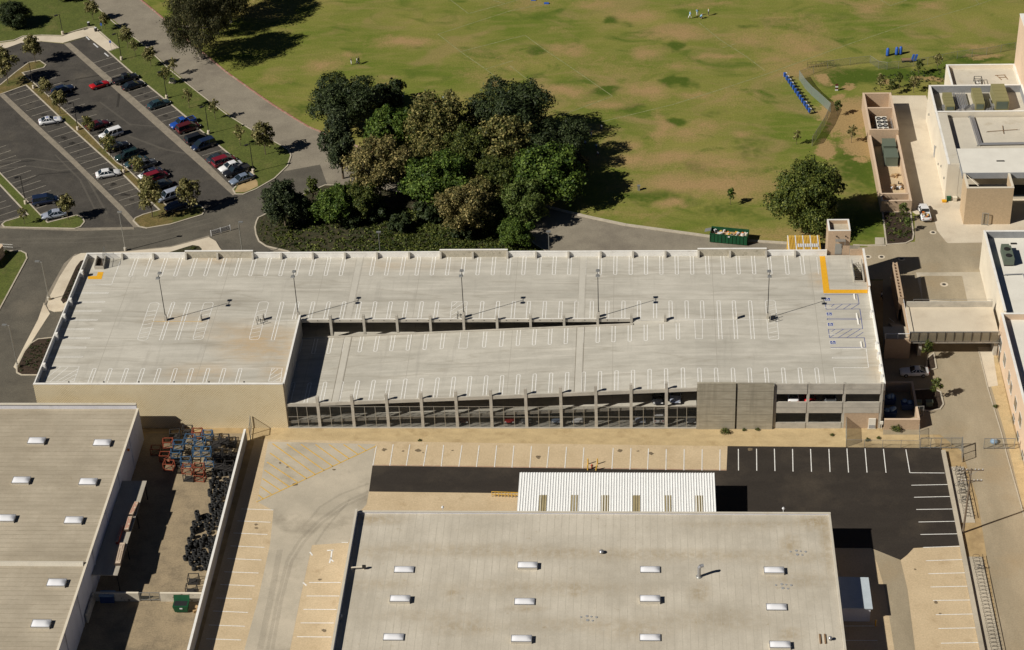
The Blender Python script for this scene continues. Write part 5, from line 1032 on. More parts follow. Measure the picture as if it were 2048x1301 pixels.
def leafmesh(name, blobs, n, size, seed, asp=.6, shell=.6, droop=0.0):
    rg = np.random.default_rng(seed); B = np.array(blobs, float)            # x y z rx rz
    w = B[:, 3]**2; bi = rg.choice(len(B), n, p=w/w.sum())
    d = rg.normal(size=(n, 3)); d /= np.linalg.norm(d, axis=1)[:, None]
    d[:, 2] = np.where((d[:, 2] < -.3) & (rg.random(n) < .6), -d[:, 2], d[:, 2])
    lump = 1+.18*np.sin(d[:, 0]*5+bi)+.14*np.sin(d[:, 1]*7+2*bi)+.12*np.sin(d[:, 2]*6+3*bi)
    rad = (shell+(1-shell)*rg.random(n)**.6)*lump
    rad *= 1+np.where(rg.random(n) < .12, rg.random(n)*.28, 0)
    C = B[bi, :3]+d*np.stack([B[bi, 3], B[bi, 3], B[bi, 4]], 1)*rad[:, None]
    nrm = d+rg.normal(size=(n, 3))*.75; nrm[:, 2] += .35; nrm /= np.linalg.norm(nrm, axis=1)[:, None]
    t = np.cross(nrm, rg.normal(size=(n, 3))); t /= np.linalg.norm(t, axis=1)[:, None]
    if droop: t = t*(1-droop)+np.array([0, 0, -1.])*droop; t /= np.linalg.norm(t, axis=1)[:, None]
    b = np.cross(nrm, t); b /= np.linalg.norm(b, axis=1)[:, None]+1e-9
    s = size*(.6+.8*rg.random(n))
    t *= s[:, None]; b *= (s*asp)[:, None]
    V = np.stack([C-t, C-b*1.0, C+t, C+b*1.0], 1).reshape(-1, 3)
    me = bpy.data.meshes.new(name); me.vertices.add(4*n); me.vertices.foreach_set('co', V.ravel().astype('f'))
    me.loops.add(4*n); me.loops.foreach_set('vertex_index', np.arange(4*n, dtype='i'))
    me.polygons.add(n); me.polygons.foreach_set('loop_start', np.arange(0, 4*n, 4, dtype='i')); me.polygons.foreach_set('loop_total', np.full(n, 4, 'i'))
    me.update(); return me
def mkblobs(R, z0, z1, k, seed, br=.42, flat_=.8, taper=0.0):
    r = random.Random(seed); zc = (z0+z1)/2; hz = (z1-z0)/2; out = [(0, 0, zc, R*.55, hz*.7)]
    for i in range(k):
        a = i*2.39996+r.uniform(-.3, .3); u = -0.85+1.8*(i+.5)/k; ring = math.sqrt(max(.05, 1-u*u))
        q = R*ring*(1-taper*max(0, u+.2))*r.uniform(.5, 1.0); s = R*br*r.uniform(.55, 1.25)*(1-taper*.4*max(0, u))
        out.append((q*math.cos(a), q*math.sin(a), zc+u*hz*.75, s, s*flat_))
    return out
PROTO = {}
def treeproto(key, blobs, n, size, seed, leaf, bark, tr, h0, asp=.6, shell=.6, droop=0.0, limbs=7):
    cm = leafmesh('crown_'+key, blobs, n, size, seed, asp, shell, droop); cm.materials.append(MATS[leaf])
    mb = MB(); r = random.Random(seed); zt = blobs[0][2]
    mb.tube((0, 0, -.1), (r.uniform(-.15, .15), r.uniform(-.15, .15), h0), tr, tr*.75, 9); mb.tube((0, 0, h0), (0, 0, zt), tr*.75, tr*.35, 8)
    for bl in blobs[1:1+limbs]:
        k = (bl[0]*.45, bl[1]*.45, h0*.85+(bl[2]-h0)*.45); mb.tube((0, 0, h0*.9), k, tr*.5, tr*.32, 7); mb.tube(k, bl[:3], tr*.32, tr*.1, 6)
    for bl in blobs[1+limbs:]: mb.tube((0, 0, zt*.8), bl[:3], tr*.28, tr*.08, 5)
    tm = mb.mesh('trunk_'+key); tm.materials.append(MATS[bark]); PROTO[key] = (tm, cm)
treeproto('pine', mkblobs(5.9, 1.4, 9.2, 20, 1, .40, .75), 26350, 0.208, 1, 'leaf_dark', 'bark', .38, 2.2, .5)
treeproto('pine2', mkblobs(6.3, 2.0, 11.5, 22, 2, .38, .8), 27900, 0.208, 2, 'leaf_dark', 'bark', .40, 2.6, .5)
treeproto('broad', mkblobs(4.8, 1.8, 9.0, 16, 3, .44, .85), 20150, 0.216, 3, 'leaf_green', 'bark', .30, 2.2)
treeproto('broad2', mkblobs(4.6, 1.2, 8.2, 15, 4, .46, .8), 19375, 0.216, 4, 'leaf_green', 'bark', .30, 2.0)
treeproto('lime', mkblobs(3.8, 1.6, 7.0, 13, 5, .45, .8), 13175, 0.192, 5, 'leaf_lime', 'bark', .22, 1.8)
treeproto('syc', mkblobs(5.5, 2.0, 11.8, 30, 6, .29, .95), 16275, 0.176, 6, 'leaf_autumn', 'pale_bark', .27, 3.0, .7, .35)
treeproto('syc2', mkblobs(5.3, 1.8, 10.8, 30, 7, .29, .9), 14725, 0.176, 7, 'leaf_brown', 'pale_bark', .25, 2.8, .7, .35)
treeproto('syc3', mkblobs(4.7, 1.4, 9.3, 28, 8, .29, .9), 13175, 0.168, 8, 'leaf_autumn', 'pale_bark', .22, 2.4, .7, .35)
treeproto('column', mkblobs(2.7, .8, 11.0, 16, 9, .5, 1.2, .5), 14725, 0.192, 9, 'leaf_alder', 'bark', .22, 2.0, .5)
treeproto('alder', mkblobs(3.3, 1.2, 9.6, 18, 10, .40, 1.0, .45), 14725, 0.2, 10, 'leaf_alder', 'bark', .2, 2.0, .5)
treeproto('round', mkblobs(6.3, .2, 11.4, 34, 11, .34, .85, .15), 35650, 0.208, 11, 'leaf_mid', 'bark', .4, 2.0)
treeproto('euc', mkblobs(6.6, 1.2, 16.0, 34, 12, .27, 1.4), 29450, 0.216, 12, 'leaf_euc', 'pale_bark', .40, 4.5, .35, .35, .55)
treeproto('young_a', mkblobs(1.9, 1.5, 6.2, 13, 13, .38, 1.1, .4), 1900, 0.17, 13, 'leaf_olive', 'bark', .075, 1.7, .75, .3)
treeproto('young_b', mkblobs(1.8, 1.4, 5.6, 12, 14, .38, 1.1, .35), 1500, 0.17, 14, 'leaf_olive', 'bark', .07, 1.6, .75, .3)
treeproto('young_c', mkblobs(1.7, 1.3, 5.0, 11, 15, .38, 1.0, .3), 900, 0.16, 15, 'leaf_autumn', 'bark', .06, 1.5, .75, .25)
treeproto('thin', mkblobs(1.15, 1.1, 4.3, 9, 16, .36, 1.1, .4), 300, 0.15, 16, 'leaf_olive', 'bark', .05, 1.3, .75, .2)
treeproto('sapling', mkblobs(.85, 1.3, 3.6, 7, 17, .42, 1.1, .3), 420, 0.15, 17, 'leaf_mid', 'bark', .045, 1.4, .7, .3)
treeproto('shrub', [(0, 0, .45, .7, .5), (.5, .2, .4, .5, .4), (-.4, .3, .4, .5, .4), (.1, -.5, .35, .5, .35)], 420, .13, 18, 'leaf_mid', 'bark', .03, .2, .4, .3)
treeproto('bush', mkblobs(2.2, -.4, 3.2, 10, 19, .45, .8), 4200, 0.22, 19, 'leaf_dark', 'bark', .1, .6)
def tree(key, px, py, zc, lab, cat='tree', name='tree', sc=1.0, rot=None, group=None, loc=None, scz=None, leaf=None, zb=0.0):
    "px, py: where the middle of the crown (at height zc) shows"
    x, y = loc or G(px, py, zc); tm, cm = PROTO[key]
    o = bpy.data.objects.new(name, None); COL.objects.link(o); o.location = (x, y, zb); o.rotation_euler.z = rot if rot is not None else (px*7.3+py*3.1) % 6.28; o.scale = (sc, sc, scz or sc)
    props(o, lab, cat, group)
    for n, me in (('trunk', tm), ('crown', cm)):
        c = bpy.data.objects.new(n, me); COL.objects.link(c); c.parent = o
        if leaf and n == 'crown': c.material_slots[0].link = 'OBJECT'; c.material_slots[0].material = MATS[leaf]
    return o
# grove behind the garage
tree('pine', 688, 212, 5.2, 'broad black-green pine standing apart at the edge of the field', 'tree', 'pine_tree', 1.1)
tree('bush', 778, 196, 1.8, 'small dark evergreen growing against the broad pine', 'tree', 'evergreen_tree', 1.53)
tree('lime', 785, 268, 4.2, 'bright green leafy tree between the pine and the brown sycamores', 'tree', 'broadleaf_tree', 1.22, leaf='leaf_green')
tree('syc', 876, 258, 6.5, 'tall olive brown sycamore rising out of the grove next to children playing', 'tree', 'sycamore_tree', 1.19)
tree('pine2', 1022, 238, 6.6, 'large dark evergreen with rounded top behind the brown sycamores', 'tree', 'evergreen_tree', 1.13)
tree('pine', 1105, 285, 5.2, 'dark evergreen at the field side of the grove casting a deep shadow', 'tree', 'evergreen_tree', 0.96)
tree('syc3', 1010, 292, 6.0, 'tall tan sycamore in front of the large dark evergreen', 'tree', 'sycamore_tree', 1.30)
tree('syc', 935, 300, 6.0, 'shaded green tree in the middle of the grove', 'tree', 'broadleaf_tree', 0.90, leaf='leaf_mid')
tree('column', 681, 303, 6.0, 'narrow dark conical tree at the road corner', 'tree', 'conical_tree', 1.13, scz=1.4)
tree('syc2', 757, 342, 6.0, 'wide brown sycamore with pale limbs behind the narrow conical tree', 'tree', 'sycamore_tree', 1.15)
tree('broad', 878, 366, 5.4, 'rounded bright green tree in the middle of the grove', 'tree', 'broadleaf_tree', 1.13)
tree('broad2', 1103, 352, 4.8, 'rounded green tree overhanging the service road', 'tree', 'broadleaf_tree', 1.27)
tree('syc2', 985, 358, 5.0, 'dark olive tree filling the gap between two green trees', 'tree', 'sycamore_tree', 0.85, leaf='leaf_mid')
tree('lime', 1050, 408, 4.2, 'pale lime green tree beside the service road', 'tree', 'broadleaf_tree', 1.11)
tree('syc2', 930, 424, 5.2, 'thin brown sycamore leaning over the planting bed', 'tree', 'sycamore_tree', 0.96)
tree('lime', 1035, 464, 3.2, 'small round green tree at the tip of the planting bed', 'tree', 'broadleaf_tree', 0.75, leaf='leaf_green')
tree('alder', 566, 408, 4.8, 'dark grey green tree with open branches at the tip of the bed', 'tree', 'alder_tree', 1.07)
tree('alder', 602, 416, 3.6, 'second smaller grey green tree close to the open branched one', 'tree', 'alder_tree', 0.70)
tree('broad2', 672, 404, 4.6, 'dense green tree at the road side of the planting bed', 'tree', 'broadleaf_tree', 0.81)
tree('sapling', 626, 386, 3.0, 'slender green sapling between grey green tree and dense green tree', 'tree', 'sapling', 1.7)
tree('bush', 630, 428, 1.4, 'low dark bush under the dense green tree', 'bush', 'bush', .9)
tree('bush', 800, 448, 1.4, 'low dark bush in the planting bed below the rounded green tree', 'bush', 'bush', 1.0)
tree('bush', 1000, 455, 1.4, 'low dark bush beneath the thin brown sycamore', 'bush', 'bush', .9)
tree('bush', 1160, 325, 1.4, 'low bush in the deep shade at the field side of grove', 'bush', 'bush', .8, leaf='leaf_brown')
tree('bush', 700, 440, 1.3, 'dark spreading bush at the shaded edge of the planting bed', 'bush', 'bush', .9)
tree('broad', 935, 262, 4.5, 'green tree in the middle distance of the grove behind the tall sycamore', 'tree', 'broadleaf_tree', .85, leaf='leaf_mid')
tree('pine', 1060, 330, 4.0, 'dark evergreen between the tan sycamore and the green roadside tree', 'tree', 'evergreen_tree', .7)
tree('broad2', 825, 330, 4.2, 'leafy green tree squeezed behind the wide brown sycamore', 'tree', 'broadleaf_tree', .8, leaf='leaf_mid')
tree('syc3', 860, 310, 5.5, 'olive sycamore in front of the tallest one', 'tree', 'sycamore_tree', .95)
tree('broad', 720, 395, 4.0, 'dark green tree under the wide brown sycamore', 'tree', 'broadleaf_tree', .7, leaf='leaf_mid')
tree('syc3', 960, 385, 5.0, 'olive brown sycamore behind the thin leaning one', 'tree', 'sycamore_tree', .85)
tree('broad2', 985, 425, 3.4, 'dark green tree at the middle of the bed edge', 'tree', 'broadleaf_tree', .68, leaf='leaf_mid')
tree('bush', 860, 425, 1.5, 'broad dark bush beneath the rounded bright green tree', 'bush', 'bush', 1.15)
tree('bush', 930, 462, 1.4, 'broad dark bush in the ground cover below the leaning sycamore', 'bush', 'bush', 1.1)
tree('bush', 750, 425, 1.4, 'broad dark bush below the wide brown sycamore', 'bush', 'bush', 1.15)
# single trees
tree('round', 1622, 398, 5.8, 'large dense round green tree beside the brick lift tower', 'tree', 'broadleaf_tree', .98, scz=1.14, leaf='leaf_round')
tree('euc', 392, 42, 9.0, 'tall drooping eucalyptus with pale trunk overhanging the road', 'tree', 'eucalyptus_tree', 1.05)
tree('euc', 452, -30, 9.0, 'tall eucalyptus behind the drooping one at the field corner', 'tree', 'eucalyptus_tree', 1.0, 1.0)
tree('euc', 500, -75, 9.0, 'tall eucalyptus at the field edge throwing a long shadow over grass', 'tree', 'eucalyptus_tree', .95, 2.0)
tree('euc', 430, 18, 6.0, 'lower eucalyptus growing between the tall ones', 'tree', 'eucalyptus_tree', .62, 4.0)
tree('round', 22, 24, 3.6, 'dark round tree on the lawn shading the pavement', 'tree', 'broadleaf_tree', .52, leaf='leaf_dark')
tree('round', 118, -40, 4.5, 'dark tree on the lawn whose shadow falls by the lamp post', 'tree', 'broadleaf_tree', .6, leaf='leaf_dark')
# car park trees
PG = 'young sycamores in the car park planter'
for i, (k, px, py, zc, s) in enumerate((('young_a', 66, 98, 3.4, 1.1), ('young_a', 10, 138, 3.6, 1.35), ('young_b', 90, 174, 3.0, .9), ('young_b', 117, 203, 3.0, 1.0), ('young_c', 176, 246, 2.8, .85), ('young_c', 218, 292, 2.8, 1.05), ('young_c', 275, 332, 2.8, .95), ('young_a', 300, 405, 3.4, 1.35), ('young_a', 378, 392, 3.6, 1.18), ('young_c', 292, 365, 2.6, .8), ('young_b', 132, 413, 3.0, 1.0), ('thin', 45, 428, 2.4, .9))):
    tree(k, px, py, zc, ('young sycamore with tan leaves in the car park planter', 'olive leaved young sycamore at the head of the car park planter', 'largest olive sycamore at the foot of the car park planter', 'young sycamore on the green planter beside the silver car', 'bare sapling on the green planter')[4 if i == 11 else 3 if i == 10 else 2 if i in (7, 8) else 1 if i in (0, 1) else 0], 'tree', 'sycamore_tree', s, group=PG if i < 10 else None, zb=.14)
for i, (k, px, py, zc, s) in enumerate((('young_b', 183, 17, 3, .9), ('young_b', 207, 37, 2.8, .75), ('young_b', 252, 72, 3, .95), ('thin', 268, 92, 2.5, 1), ('young_b', 298, 108, 3, .85), ('young_c', 330, 146, 2.8, .8), ('thin', 376, 196, 2.5, 1.15), ('thin', 428, 218, 2.5, 1.15), ('thin', 478, 271, 2.5, 1.2), ('young_a', 528, 282, 3.2, 1.2), ('thin', 345, 130, 2.5, 1))):
    tree(k, px, py, zc, 'young street tree in the strip of lawn beside the road' if k != 'thin' and i != 9 else ('bushy young tree at the rounded end of the lawn strip' if i == 9 else 'nearly bare sapling in the lawn strip beside the road'), 'tree', 'street_tree', s, group=None if i == 9 else ('bare saplings of the lawn strip' if k == 'thin' else 'young trees of the lawn strip'), zb=.14)
tree('sapling', 1461, 388, 2.4, 'staked sapling alone on the grass below the bare patch', 'tree', 'sapling', 1.0, leaf='leaf_green')
tree('thin', 1594, 270, 2.2, 'bare sapling in the grass beside the fence', 'tree', 'sapling', .8)
for i, (px, py) in enumerate(((1838, 132), (1876, 124), (1800, 160), (1762, 165), (1784, 172), (1828, 168), (1675, 214), (1704, 268))):
    tree('thin' if i % 2 else 'sapling', px, py, 2.0, 'young sapling in the wood chip bed behind the gymnasium' if i < 6 else ('sapling on wood chips close to the brick yard' if i == 7 else 'sapling on wood chips close to the fence corner'), 'tree', 'sapling', 1.0, group='saplings behind the gymnasium' if i < 6 else None)
tree('sapling', 1806, 420, 2.6, 'slender tree in the mulch bed in front of the brick yard', 'tree', 'sapling', 1.15, zb=.14); tree('sapling', 1814, 448, 1.8, 'small lime green tree in the mulch bed by kerb', 'tree', 'sapling', .85, leaf='leaf_lime', zb=.14)
tree('sapling', 1857, 700, 2.4, 'slim tree in the kerbed bed near the bridge', 'tree', 'sapling', 1.1, zb=.1); tree('sapling', 1872, 775, 2.2, 'slim tree in the kerbed bed near the refuse enclosure', 'tree', 'sapling', 1.15, zb=.1)
for px, py, s, l in ((1450, 863, .9, 'green weed bush at the foot of the board marked wall'), (1488, 860, .4, 'small weed beside the second board marked wall'), (1515, 859, .45, 'low spreading weed at the end of the board marked wall'), (839, 881, .35, 'single green tuft on the edge of the sand strip'), (1664, 870, .4, 'little green weed on the sand before the open bays'), (1793, 856, 1.1, 'spiky green shrub in front of the brick refuse enclosure'), (1735, 880, .5, 'pale weed behind the chain link fence'), (1757, 876, .4, 'smaller pale weed behind the chain link fence'), (1991, 813, .5, 'spiky plant in the gravel strip by the classroom wall'), (386, 497, .6, 'leafy plant in the small bed behind the garage parapet'), (1785, 430, .6, 'dark shrub in the mulch bed against brick yard'), (1775, 450, .5, 'round shrub in the middle of the mulch bed'), (1800, 462, .5, 'low shrub in the mulch bed next to the kerb'), (12, 505, .7, 'small shrub at the corner of the verge')):
    tree('shrub', px, py, .4*s, l, 'plant', 'shrub', s)
# ground cover of the planting bed, and rows of small plants in the mulch: uncountable
def scatter(name, poly_px, n, size, seed, leaf, lab, z=.13, per=6, keep=None):
    P = GP(poly_px); xs = [p[0] for p in P]; ys = [p[1] for p in P]; r = random.Random(seed); B = []
    def inside(x, y):
        c = False
        for i in range(len(P)):
            (x1, y1), (x2, y2) = P[i], P[i-1]
            if (y1 > y) != (y2 > y) and x < (x2-x1)*(y-y1)/(y2-y1)+x1: c = not c
        return c
    while len(B) < n:
        x, y = r.uniform(min(xs), max(xs)), r.uniform(min(ys), max(ys))
        if inside(x, y) and (keep is None or r.random() < keep(x, y)): B.append((x, y, z+.08, size*r.uniform(.6, 1.2), size*.7))
    me = leafmesh(name, B, n*per, size*.55, seed, .6, .3); me.materials.append(MATS[leaf])
    o = bpy.data.objects.new(name, me); COL.objects.link(o); props(o, lab, 'ground cover', None, 'stuff')
scatter('ground_cover', [(560, 440), (640, 430), (800, 420), (980, 440), (1060, 490), (1085, 505), (1085, 520), (620, 515), (580, 497), (545, 480)], 4200, .38, 1, 'leaf_mid', 'low green ground cover in the planting bed behind the garage', keep=lambda x, y: .25+.75*max(0, min(1, (x+32)/14)))
scatter('ground_cover', [(516, 445), (560, 440), (600, 500), (575, 500), (534, 490), (515, 470)], 160, .22, 2, 'leaf_mid', 'scattered small plants in the mulch at the bed tip')
scatter('ground_cover', [(60, 692), (104, 680), (88, 745), (40, 745), (38, 735)], 130, .2, 3, 'leaf_dark', 'small dark plants in the mulch bed at the garage corner', z=.14)
scatter('ground_cover', [(164, 526), (168, 528), (138, 598), (127, 604), (126, 596)], 60, .18, 4, 'leaf_dark', 'small dark plants in the narrow mulch bed beside the pavement', z=.16)
scatter('ground_cover', [(1768, 430), (1820, 430), (1822, 478), (1776, 486)], 90, .3, 5, 'leaf_mid', 'dark ground cover in the mulch bed by the service road')
scatter('ground_cover', [(1760, 150), (1890, 135), (1895, 165), (1850, 180), (1745, 182)], 160, .25, 6, 'leaf_dark', 'low hedge plants behind the gymnasium', z=.05)
# ================================================================ vehicles
def paint(name, c, rough=.3): return flat(name, c, rough, 0, .5, .6)
for n, c in dict(p_black=(.012, .013, .016), p_teal=(.025, .055, .065), p_blue=(.015, .07, .33), p_maroon=(.085, .012, .014), p_red=(.42, .012, .014), p_white=(.74, .74, .74), p_silver=(.30, .33, .40), p_grey=(.10, .105, .11), p_navy=(.012, .022, .055), p_green=(.014, .032, .030), p_wine=(.18, .012, .022), p_steel=(.16, .20, .27), p_dark=(.03, .04, .05)).items(): paint(n, c)
flat('tyre', (.018, .018, .018), .9); flat('rim', (.42, .42, .43), .35, .7); flat('lamp_clear', (.7, .7, .68), .15); flat('lamp_red', (.32, .012, .01), .25); flat('trim', (.02, .02, .022), .6); flat('chrome', (.5, .5, .5), .2, .9)
flat('car_glass', (.012, .02, .026), .06, 0, .7)
def ring(x, zl, zt, wl, wt):
    m = (zl+zt)/2
    return [(x, -wl*.86, zl), (x, -wl, zl+(m-zl)*.5), (x, -(wl+wt)/2*1.01, m+(zt-m)*.35), (x, -wt*.93, zt-.035), (x, -wt*.72, zt), (x, wt*.72, zt), (x, wt*.93, zt-.035), (x, (wl+wt)/2*1.01, m+(zt-m)*.35), (x, wl, zl+(m-zl)*.5), (x, wl*.86, zl)]
def loft(st):
    mb = MB(); R = [ring(*s) for s in st]; n = 10; vs = [p for r in R for p in r]; fs = []
    for k in range(len(R)-1):
        for i in range(n): fs.append((k*n+i, (k+1)*n+i, (k+1)*n+(i+1) % n, k*n+(i+1) % n))
    fs += [tuple(range(n)), tuple((len(R)-1)*n+i for i in range(n-1, -1, -1))]
    return mb.add(vs, fs)
def shift_rect(x0, x1, w, z): return [(x0, -w, z), (x1, -w, z), (x1, w, z), (x0, w, z)]
CARS = {}
def carproto(key, L, st, cab, wheels, bed=None, roofm=None):
    "st: body stations; cab: (x rear, x front, half width, z) at the belt and at the roof"
    parts = []; (r0, f0, w0, z0), (r1, f1, w1, z1) = cab
    parts.append(('body', loft(st), 'PAINT', True, None))
    B = shift_rect(r0, f0, w0, z0); T = shift_rect(r1, f1, w1, z1)
    parts.append(('glasshouse', MB().hexa(B, T), 'car_glass', False, None))
    e = .012
    roof = MB().hexa(shift_rect(r1-.04, f1+.05, w1+.015, z1-.02), shift_rect(r1+.06, f1-.12, w1-.07, z1+.045))
    parts.append(('roof', roof, roofm or 'PAINT', False, None))
    pil = MB()
    def bar(a, b, wx):
        pil.hexa([(a[0]-wx, a[1]-.02, a[2]), (a[0]+wx, a[1]-.02, a[2]), (a[0]+wx, a[1]+.02, a[2]), (a[0]-wx, a[1]+.02, a[2])], [(b[0]-wx, b[1]-.02, b[2]), (b[0]+wx, b[1]-.02, b[2]), (b[0]+wx, b[1]+.02, b[2]), (b[0]-wx, b[1]+.02, b[2])])
    for i in range(4): bar(B[i], T[i], .05)
    for t in ((.45,) if f0-r0 < 2 else (.36, .68)):
        for s in (-1, 1): bar((r0+(f0-r0)*t, s*(w0+e), z0), (r1+(f1-r1)*t, s*(w1+e), z1), .045)
    parts.append(('pillars', pil, roofm or 'PAINT', False, None))
    x0, x1 = st[0][0], st[-1][0]; zb = st[0][2]; zf = st[-1][2]
    for s in (-1, 1):
        parts.append(('headlight', MB().box(x1-.10, x1+.03, s*.62-.16, s*.62+.16, zf-.13, zf+.01), 'lamp_clear', False, None))
        parts.append(('tail_light', MB().box(x0-.03, x0+.08, s*.62-.14, s*.62+.14, zb-.17, zb-.02), 'lamp_red', False, None))
        parts.append(('mirror', MB().box(f0-.28, f0-.12, s*(w0+.10)-.08, s*(w0+.10)+.08, z0+.02, z0+.16), 'trim', False, None))
    parts.append(('bumper', MB().box(x1-.04, x1+.05, -.62, .62, .32, .48).box(x0-.05, x0+.04, -.62, .62, .34, .5), 'trim', False, None))
    for x in wheels:
        for s in (-1, 1):
            y = s*(st[3][3]-.06); r = .33 if z1 < 1.6 else .37
            parts.append(('wheel', MB().tube((x, y-.11, r), (x, y+.11, r), r, n=18), 'tyre', False, ('rim', MB().tube((x, y+s*.07-.05, r), (x, y+s*.07+.05, r), r*.62, n=12), 'rim')))
    if bed:
        b0, b1, zt = bed
        parts.append(('cargo_bed', MB().box(b0, b1, -.70, .70, zt, zt+.012), 'trim', False, None))
        wl = MB()
        for a in ((b0-.02, b1, -.80, -.70), (b0-.02, b1, .70, .80), (b0-.08, b0, -.8, .8)): wl.box(*a, zt-.02, zt+.14)
        parts.append(('bed_rail', wl, 'PAINT', False, None))
    out = []
    for n, mb, m, sm, sub in parts:
        me = mb.mesh(key+'_'+n); me.materials.append(MATS['p_grey' if m == 'PAINT' else m])
        if sm: me.polygons.foreach_set('use_smooth', [True]*len(me.polygons))
        sme = None
        if sub: sme = sub[1].mesh(key+'_'+sub[0]); sme.materials.append(MATS[sub[2]])
        out.append((n, me, m == 'PAINT', sub and (sub[0], sme)))
    CARS[key] = out
carproto('sedan', 4.8, [(-2.38, .38, .80, .70, .66), (-2.25, .24, .92, .86, .80), (-1.5, .20, .95, .90, .86), (0, .19, .94, .91, .88), (1.05, .20, .93, .90, .84), (1.95, .23, .80, .88, .78), (2.25, .27, .70, .82, .70), (2.38, .36, .60, .66, .58)], ((-1.85, 1.10, .82, .92), (-1.12, .25, .62, 1.40)), (-1.42, 1.42))
carproto('coupe', 4.6, [(-2.28, .38, .84, .70, .66), (-2.15, .24, .95, .88, .82), (-1.4, .20, .96, .92, .86), (0, .19, .92, .92, .88), (.85, .20, .92, .91, .84), (1.9, .23, .84, .90, .80), (2.2, .27, .76, .86, .74), (2.32, .36, .62, .70, .6)], ((-1.8, .75, .80, .91), (-.85, -.05, .58, 1.33)), (-1.36, 1.40))
carproto('soft', 4.2, [(-2.1, .36, .74, .68, .62), (-1.98, .24, .86, .82, .76), (-1.3, .20, .88, .86, .82), (0, .19, .86, .86, .83), (.75, .20, .86, .86, .80), (1.65, .23, .74, .84, .74), (1.95, .27, .64, .78, .66), (2.08, .34, .54, .62, .54)], ((-1.1, .70, .74, .85), (-.75, .05, .60, 1.20)), (-1.22, 1.25), roofm='trim')
carproto('suv', 4.8, [(-2.38, .45, 1.0, .80, .74), (-2.3, .32, 1.08, .90, .84), (-1.5, .28, 1.10, .93, .89), (0, .28, 1.08, .94, .90), (1.1, .28, 1.08, .93, .88), (1.95, .30, 1.0, .92, .82), (2.28, .34, .90, .87, .76), (2.4, .42, .80, .72, .64)], ((-2.25, 1.15, .84, 1.06), (-2.05, .45, .70, 1.74)), (-1.42, 1.45))
carproto('van', 4.9, [(-2.42, .38, .98, .82, .78), (-2.35, .26, 1.06, .92, .88), (-1.5, .22, 1.08, .95, .91), (0, .22, 1.06, .96, .92), (1.2, .22, 1.04, .95, .88), (2.05, .25, .90, .91, .80), (2.32, .29, .78, .84, .70), (2.43, .37, .66, .68, .58)], ((-2.32, 1.70, .87, 1.03), (-2.12, .55, .72, 1.72)), (-1.45, 1.5))
carproto('pickup', 5.4, [(-2.68, .48, .92, .80, .78), (-2.6, .36, .98, .90, .86), (-1.5, .32, .98, .93, .90), (-.2, .30, 1.0, .93, .90), (1.2, .30, 1.03, .93, .86), (2.2, .32, .98, .92, .82), (2.58, .36, .88, .86, .74), (2.68, .44, .78, .72, .64)], ((-.55, 1.30, .83, 1.0), (-.38, .55, .68, 1.66)), (-1.7, 1.68), bed=(-2.55, -.62, .97))
def car(key, px, py, col, ang, lab, cat='car', name='parked_car', z=.06, roof=None, zc=.7):
    x, y = G(px, py, z+zc); o = thing(name, lab, cat, (x, y, z), ang if ang else 1e-4)
    for n, me, painted, sub in CARS[key]:
        p = bpy.data.objects.new(n, me); COL.objects.link(p); p.parent = o
        if painted: p.material_slots[0].link = 'OBJECT'; p.material_slots[0].material = MATS[roof if (roof and n in ('roof', 'pillars')) else col]
        if sub: q = bpy.data.objects.new(sub[0], sub[1]); COL.objects.link(q); q.parent = p
    return o
def heading(a, b): p, q = G(*a), G(*b); return math.atan2(q[1]-p[1], q[0]-p[0])
HB = heading((74, 244), (124, 236)); PI = math.pi
HL = heading((194, 141), (246, 125))
r1 = HL
car('pickup', 250, 157, 'p_black', r1, 'black pickup truck nose to the lawn kerb beside a black sedan', 'pickup', 'pickup_truck')
car('sedan', 266, 170, 'p_black', r1, 'black sedan parked tight beside the black pickup', 'car')
car('sedan', 317, 207, 'p_teal', r1, 'dark teal sedan parked alone at the lawn kerb', 'car')
car('pickup', 366, 245, 'p_blue', r1+PI, 'bright blue pickup truck at the lawn kerb', 'pickup', 'pickup_truck')
car('van', 376, 255, 'p_maroon', r1, 'maroon van next to the bright blue pickup', 'van', 'parked_van')
car('van', 394, 277, 'p_black', r1, 'black minivan at the lawn kerb beside a navy minivan', 'van', 'parked_van')
car('van', 407, 289, 'p_navy', r1+PI, 'navy minivan with its nose to the aisle', 'van', 'parked_van')
car('sedan', 437, 315, 'p_dark', r1, 'dark sedan beside the wine red minivan', 'car')
car('van', 448, 322, 'p_wine', r1, 'wine red minivan between dark sedan and white saloon', 'van', 'parked_van')
car('sedan', 461, 332, 'p_white', r1+PI, 'white saloon with sunroof next to the wine red minivan', 'car')
car('pickup', 473, 341, 'p_black', r1+PI, 'small black pickup with open bed between white and blue grey cars', 'pickup', 'pickup_truck')
car('sedan', 483, 357, 'p_steel', r1+PI, 'blue grey sedan in the last bay before the bare island tip', 'car')
r2 = HL
car('sedan', 125, 178, 'p_navy', r2, 'dark blue sedan behind the planter trees nearest the white pavement', 'car')
car('soft', 199, 168, 'p_red', HL, 'bright red convertible with black soft top driving along the aisle', 'car', 'moving_car')
car('sedan', 195, 249, 'p_maroon', r2, 'maroon sedan half hidden by a planter tree', 'car')
car('suv', 222, 268, 'p_white', r2+PI, 'white four by four parked at the planter', 'suv', 'parked_suv')
car('sedan', 234, 292, 'p_black', r2, 'black sedan next to the white four by four', 'car')
car('suv', 254, 311, 'p_green', r2+PI, 'dark green four by four parked at the planter', 'suv', 'parked_suv')
car('sedan', 273, 323, 'p_teal', r2+PI, 'dark teal sedan squeezed between dark green and grey cars', 'car')
car('suv', 289, 329, 'p_grey', r2, 'grey estate car at the planter beside the teal sedan', 'car')
car('sedan', 301, 346, 'p_white', r2+PI, 'white sedan under the tan planter tree', 'car')
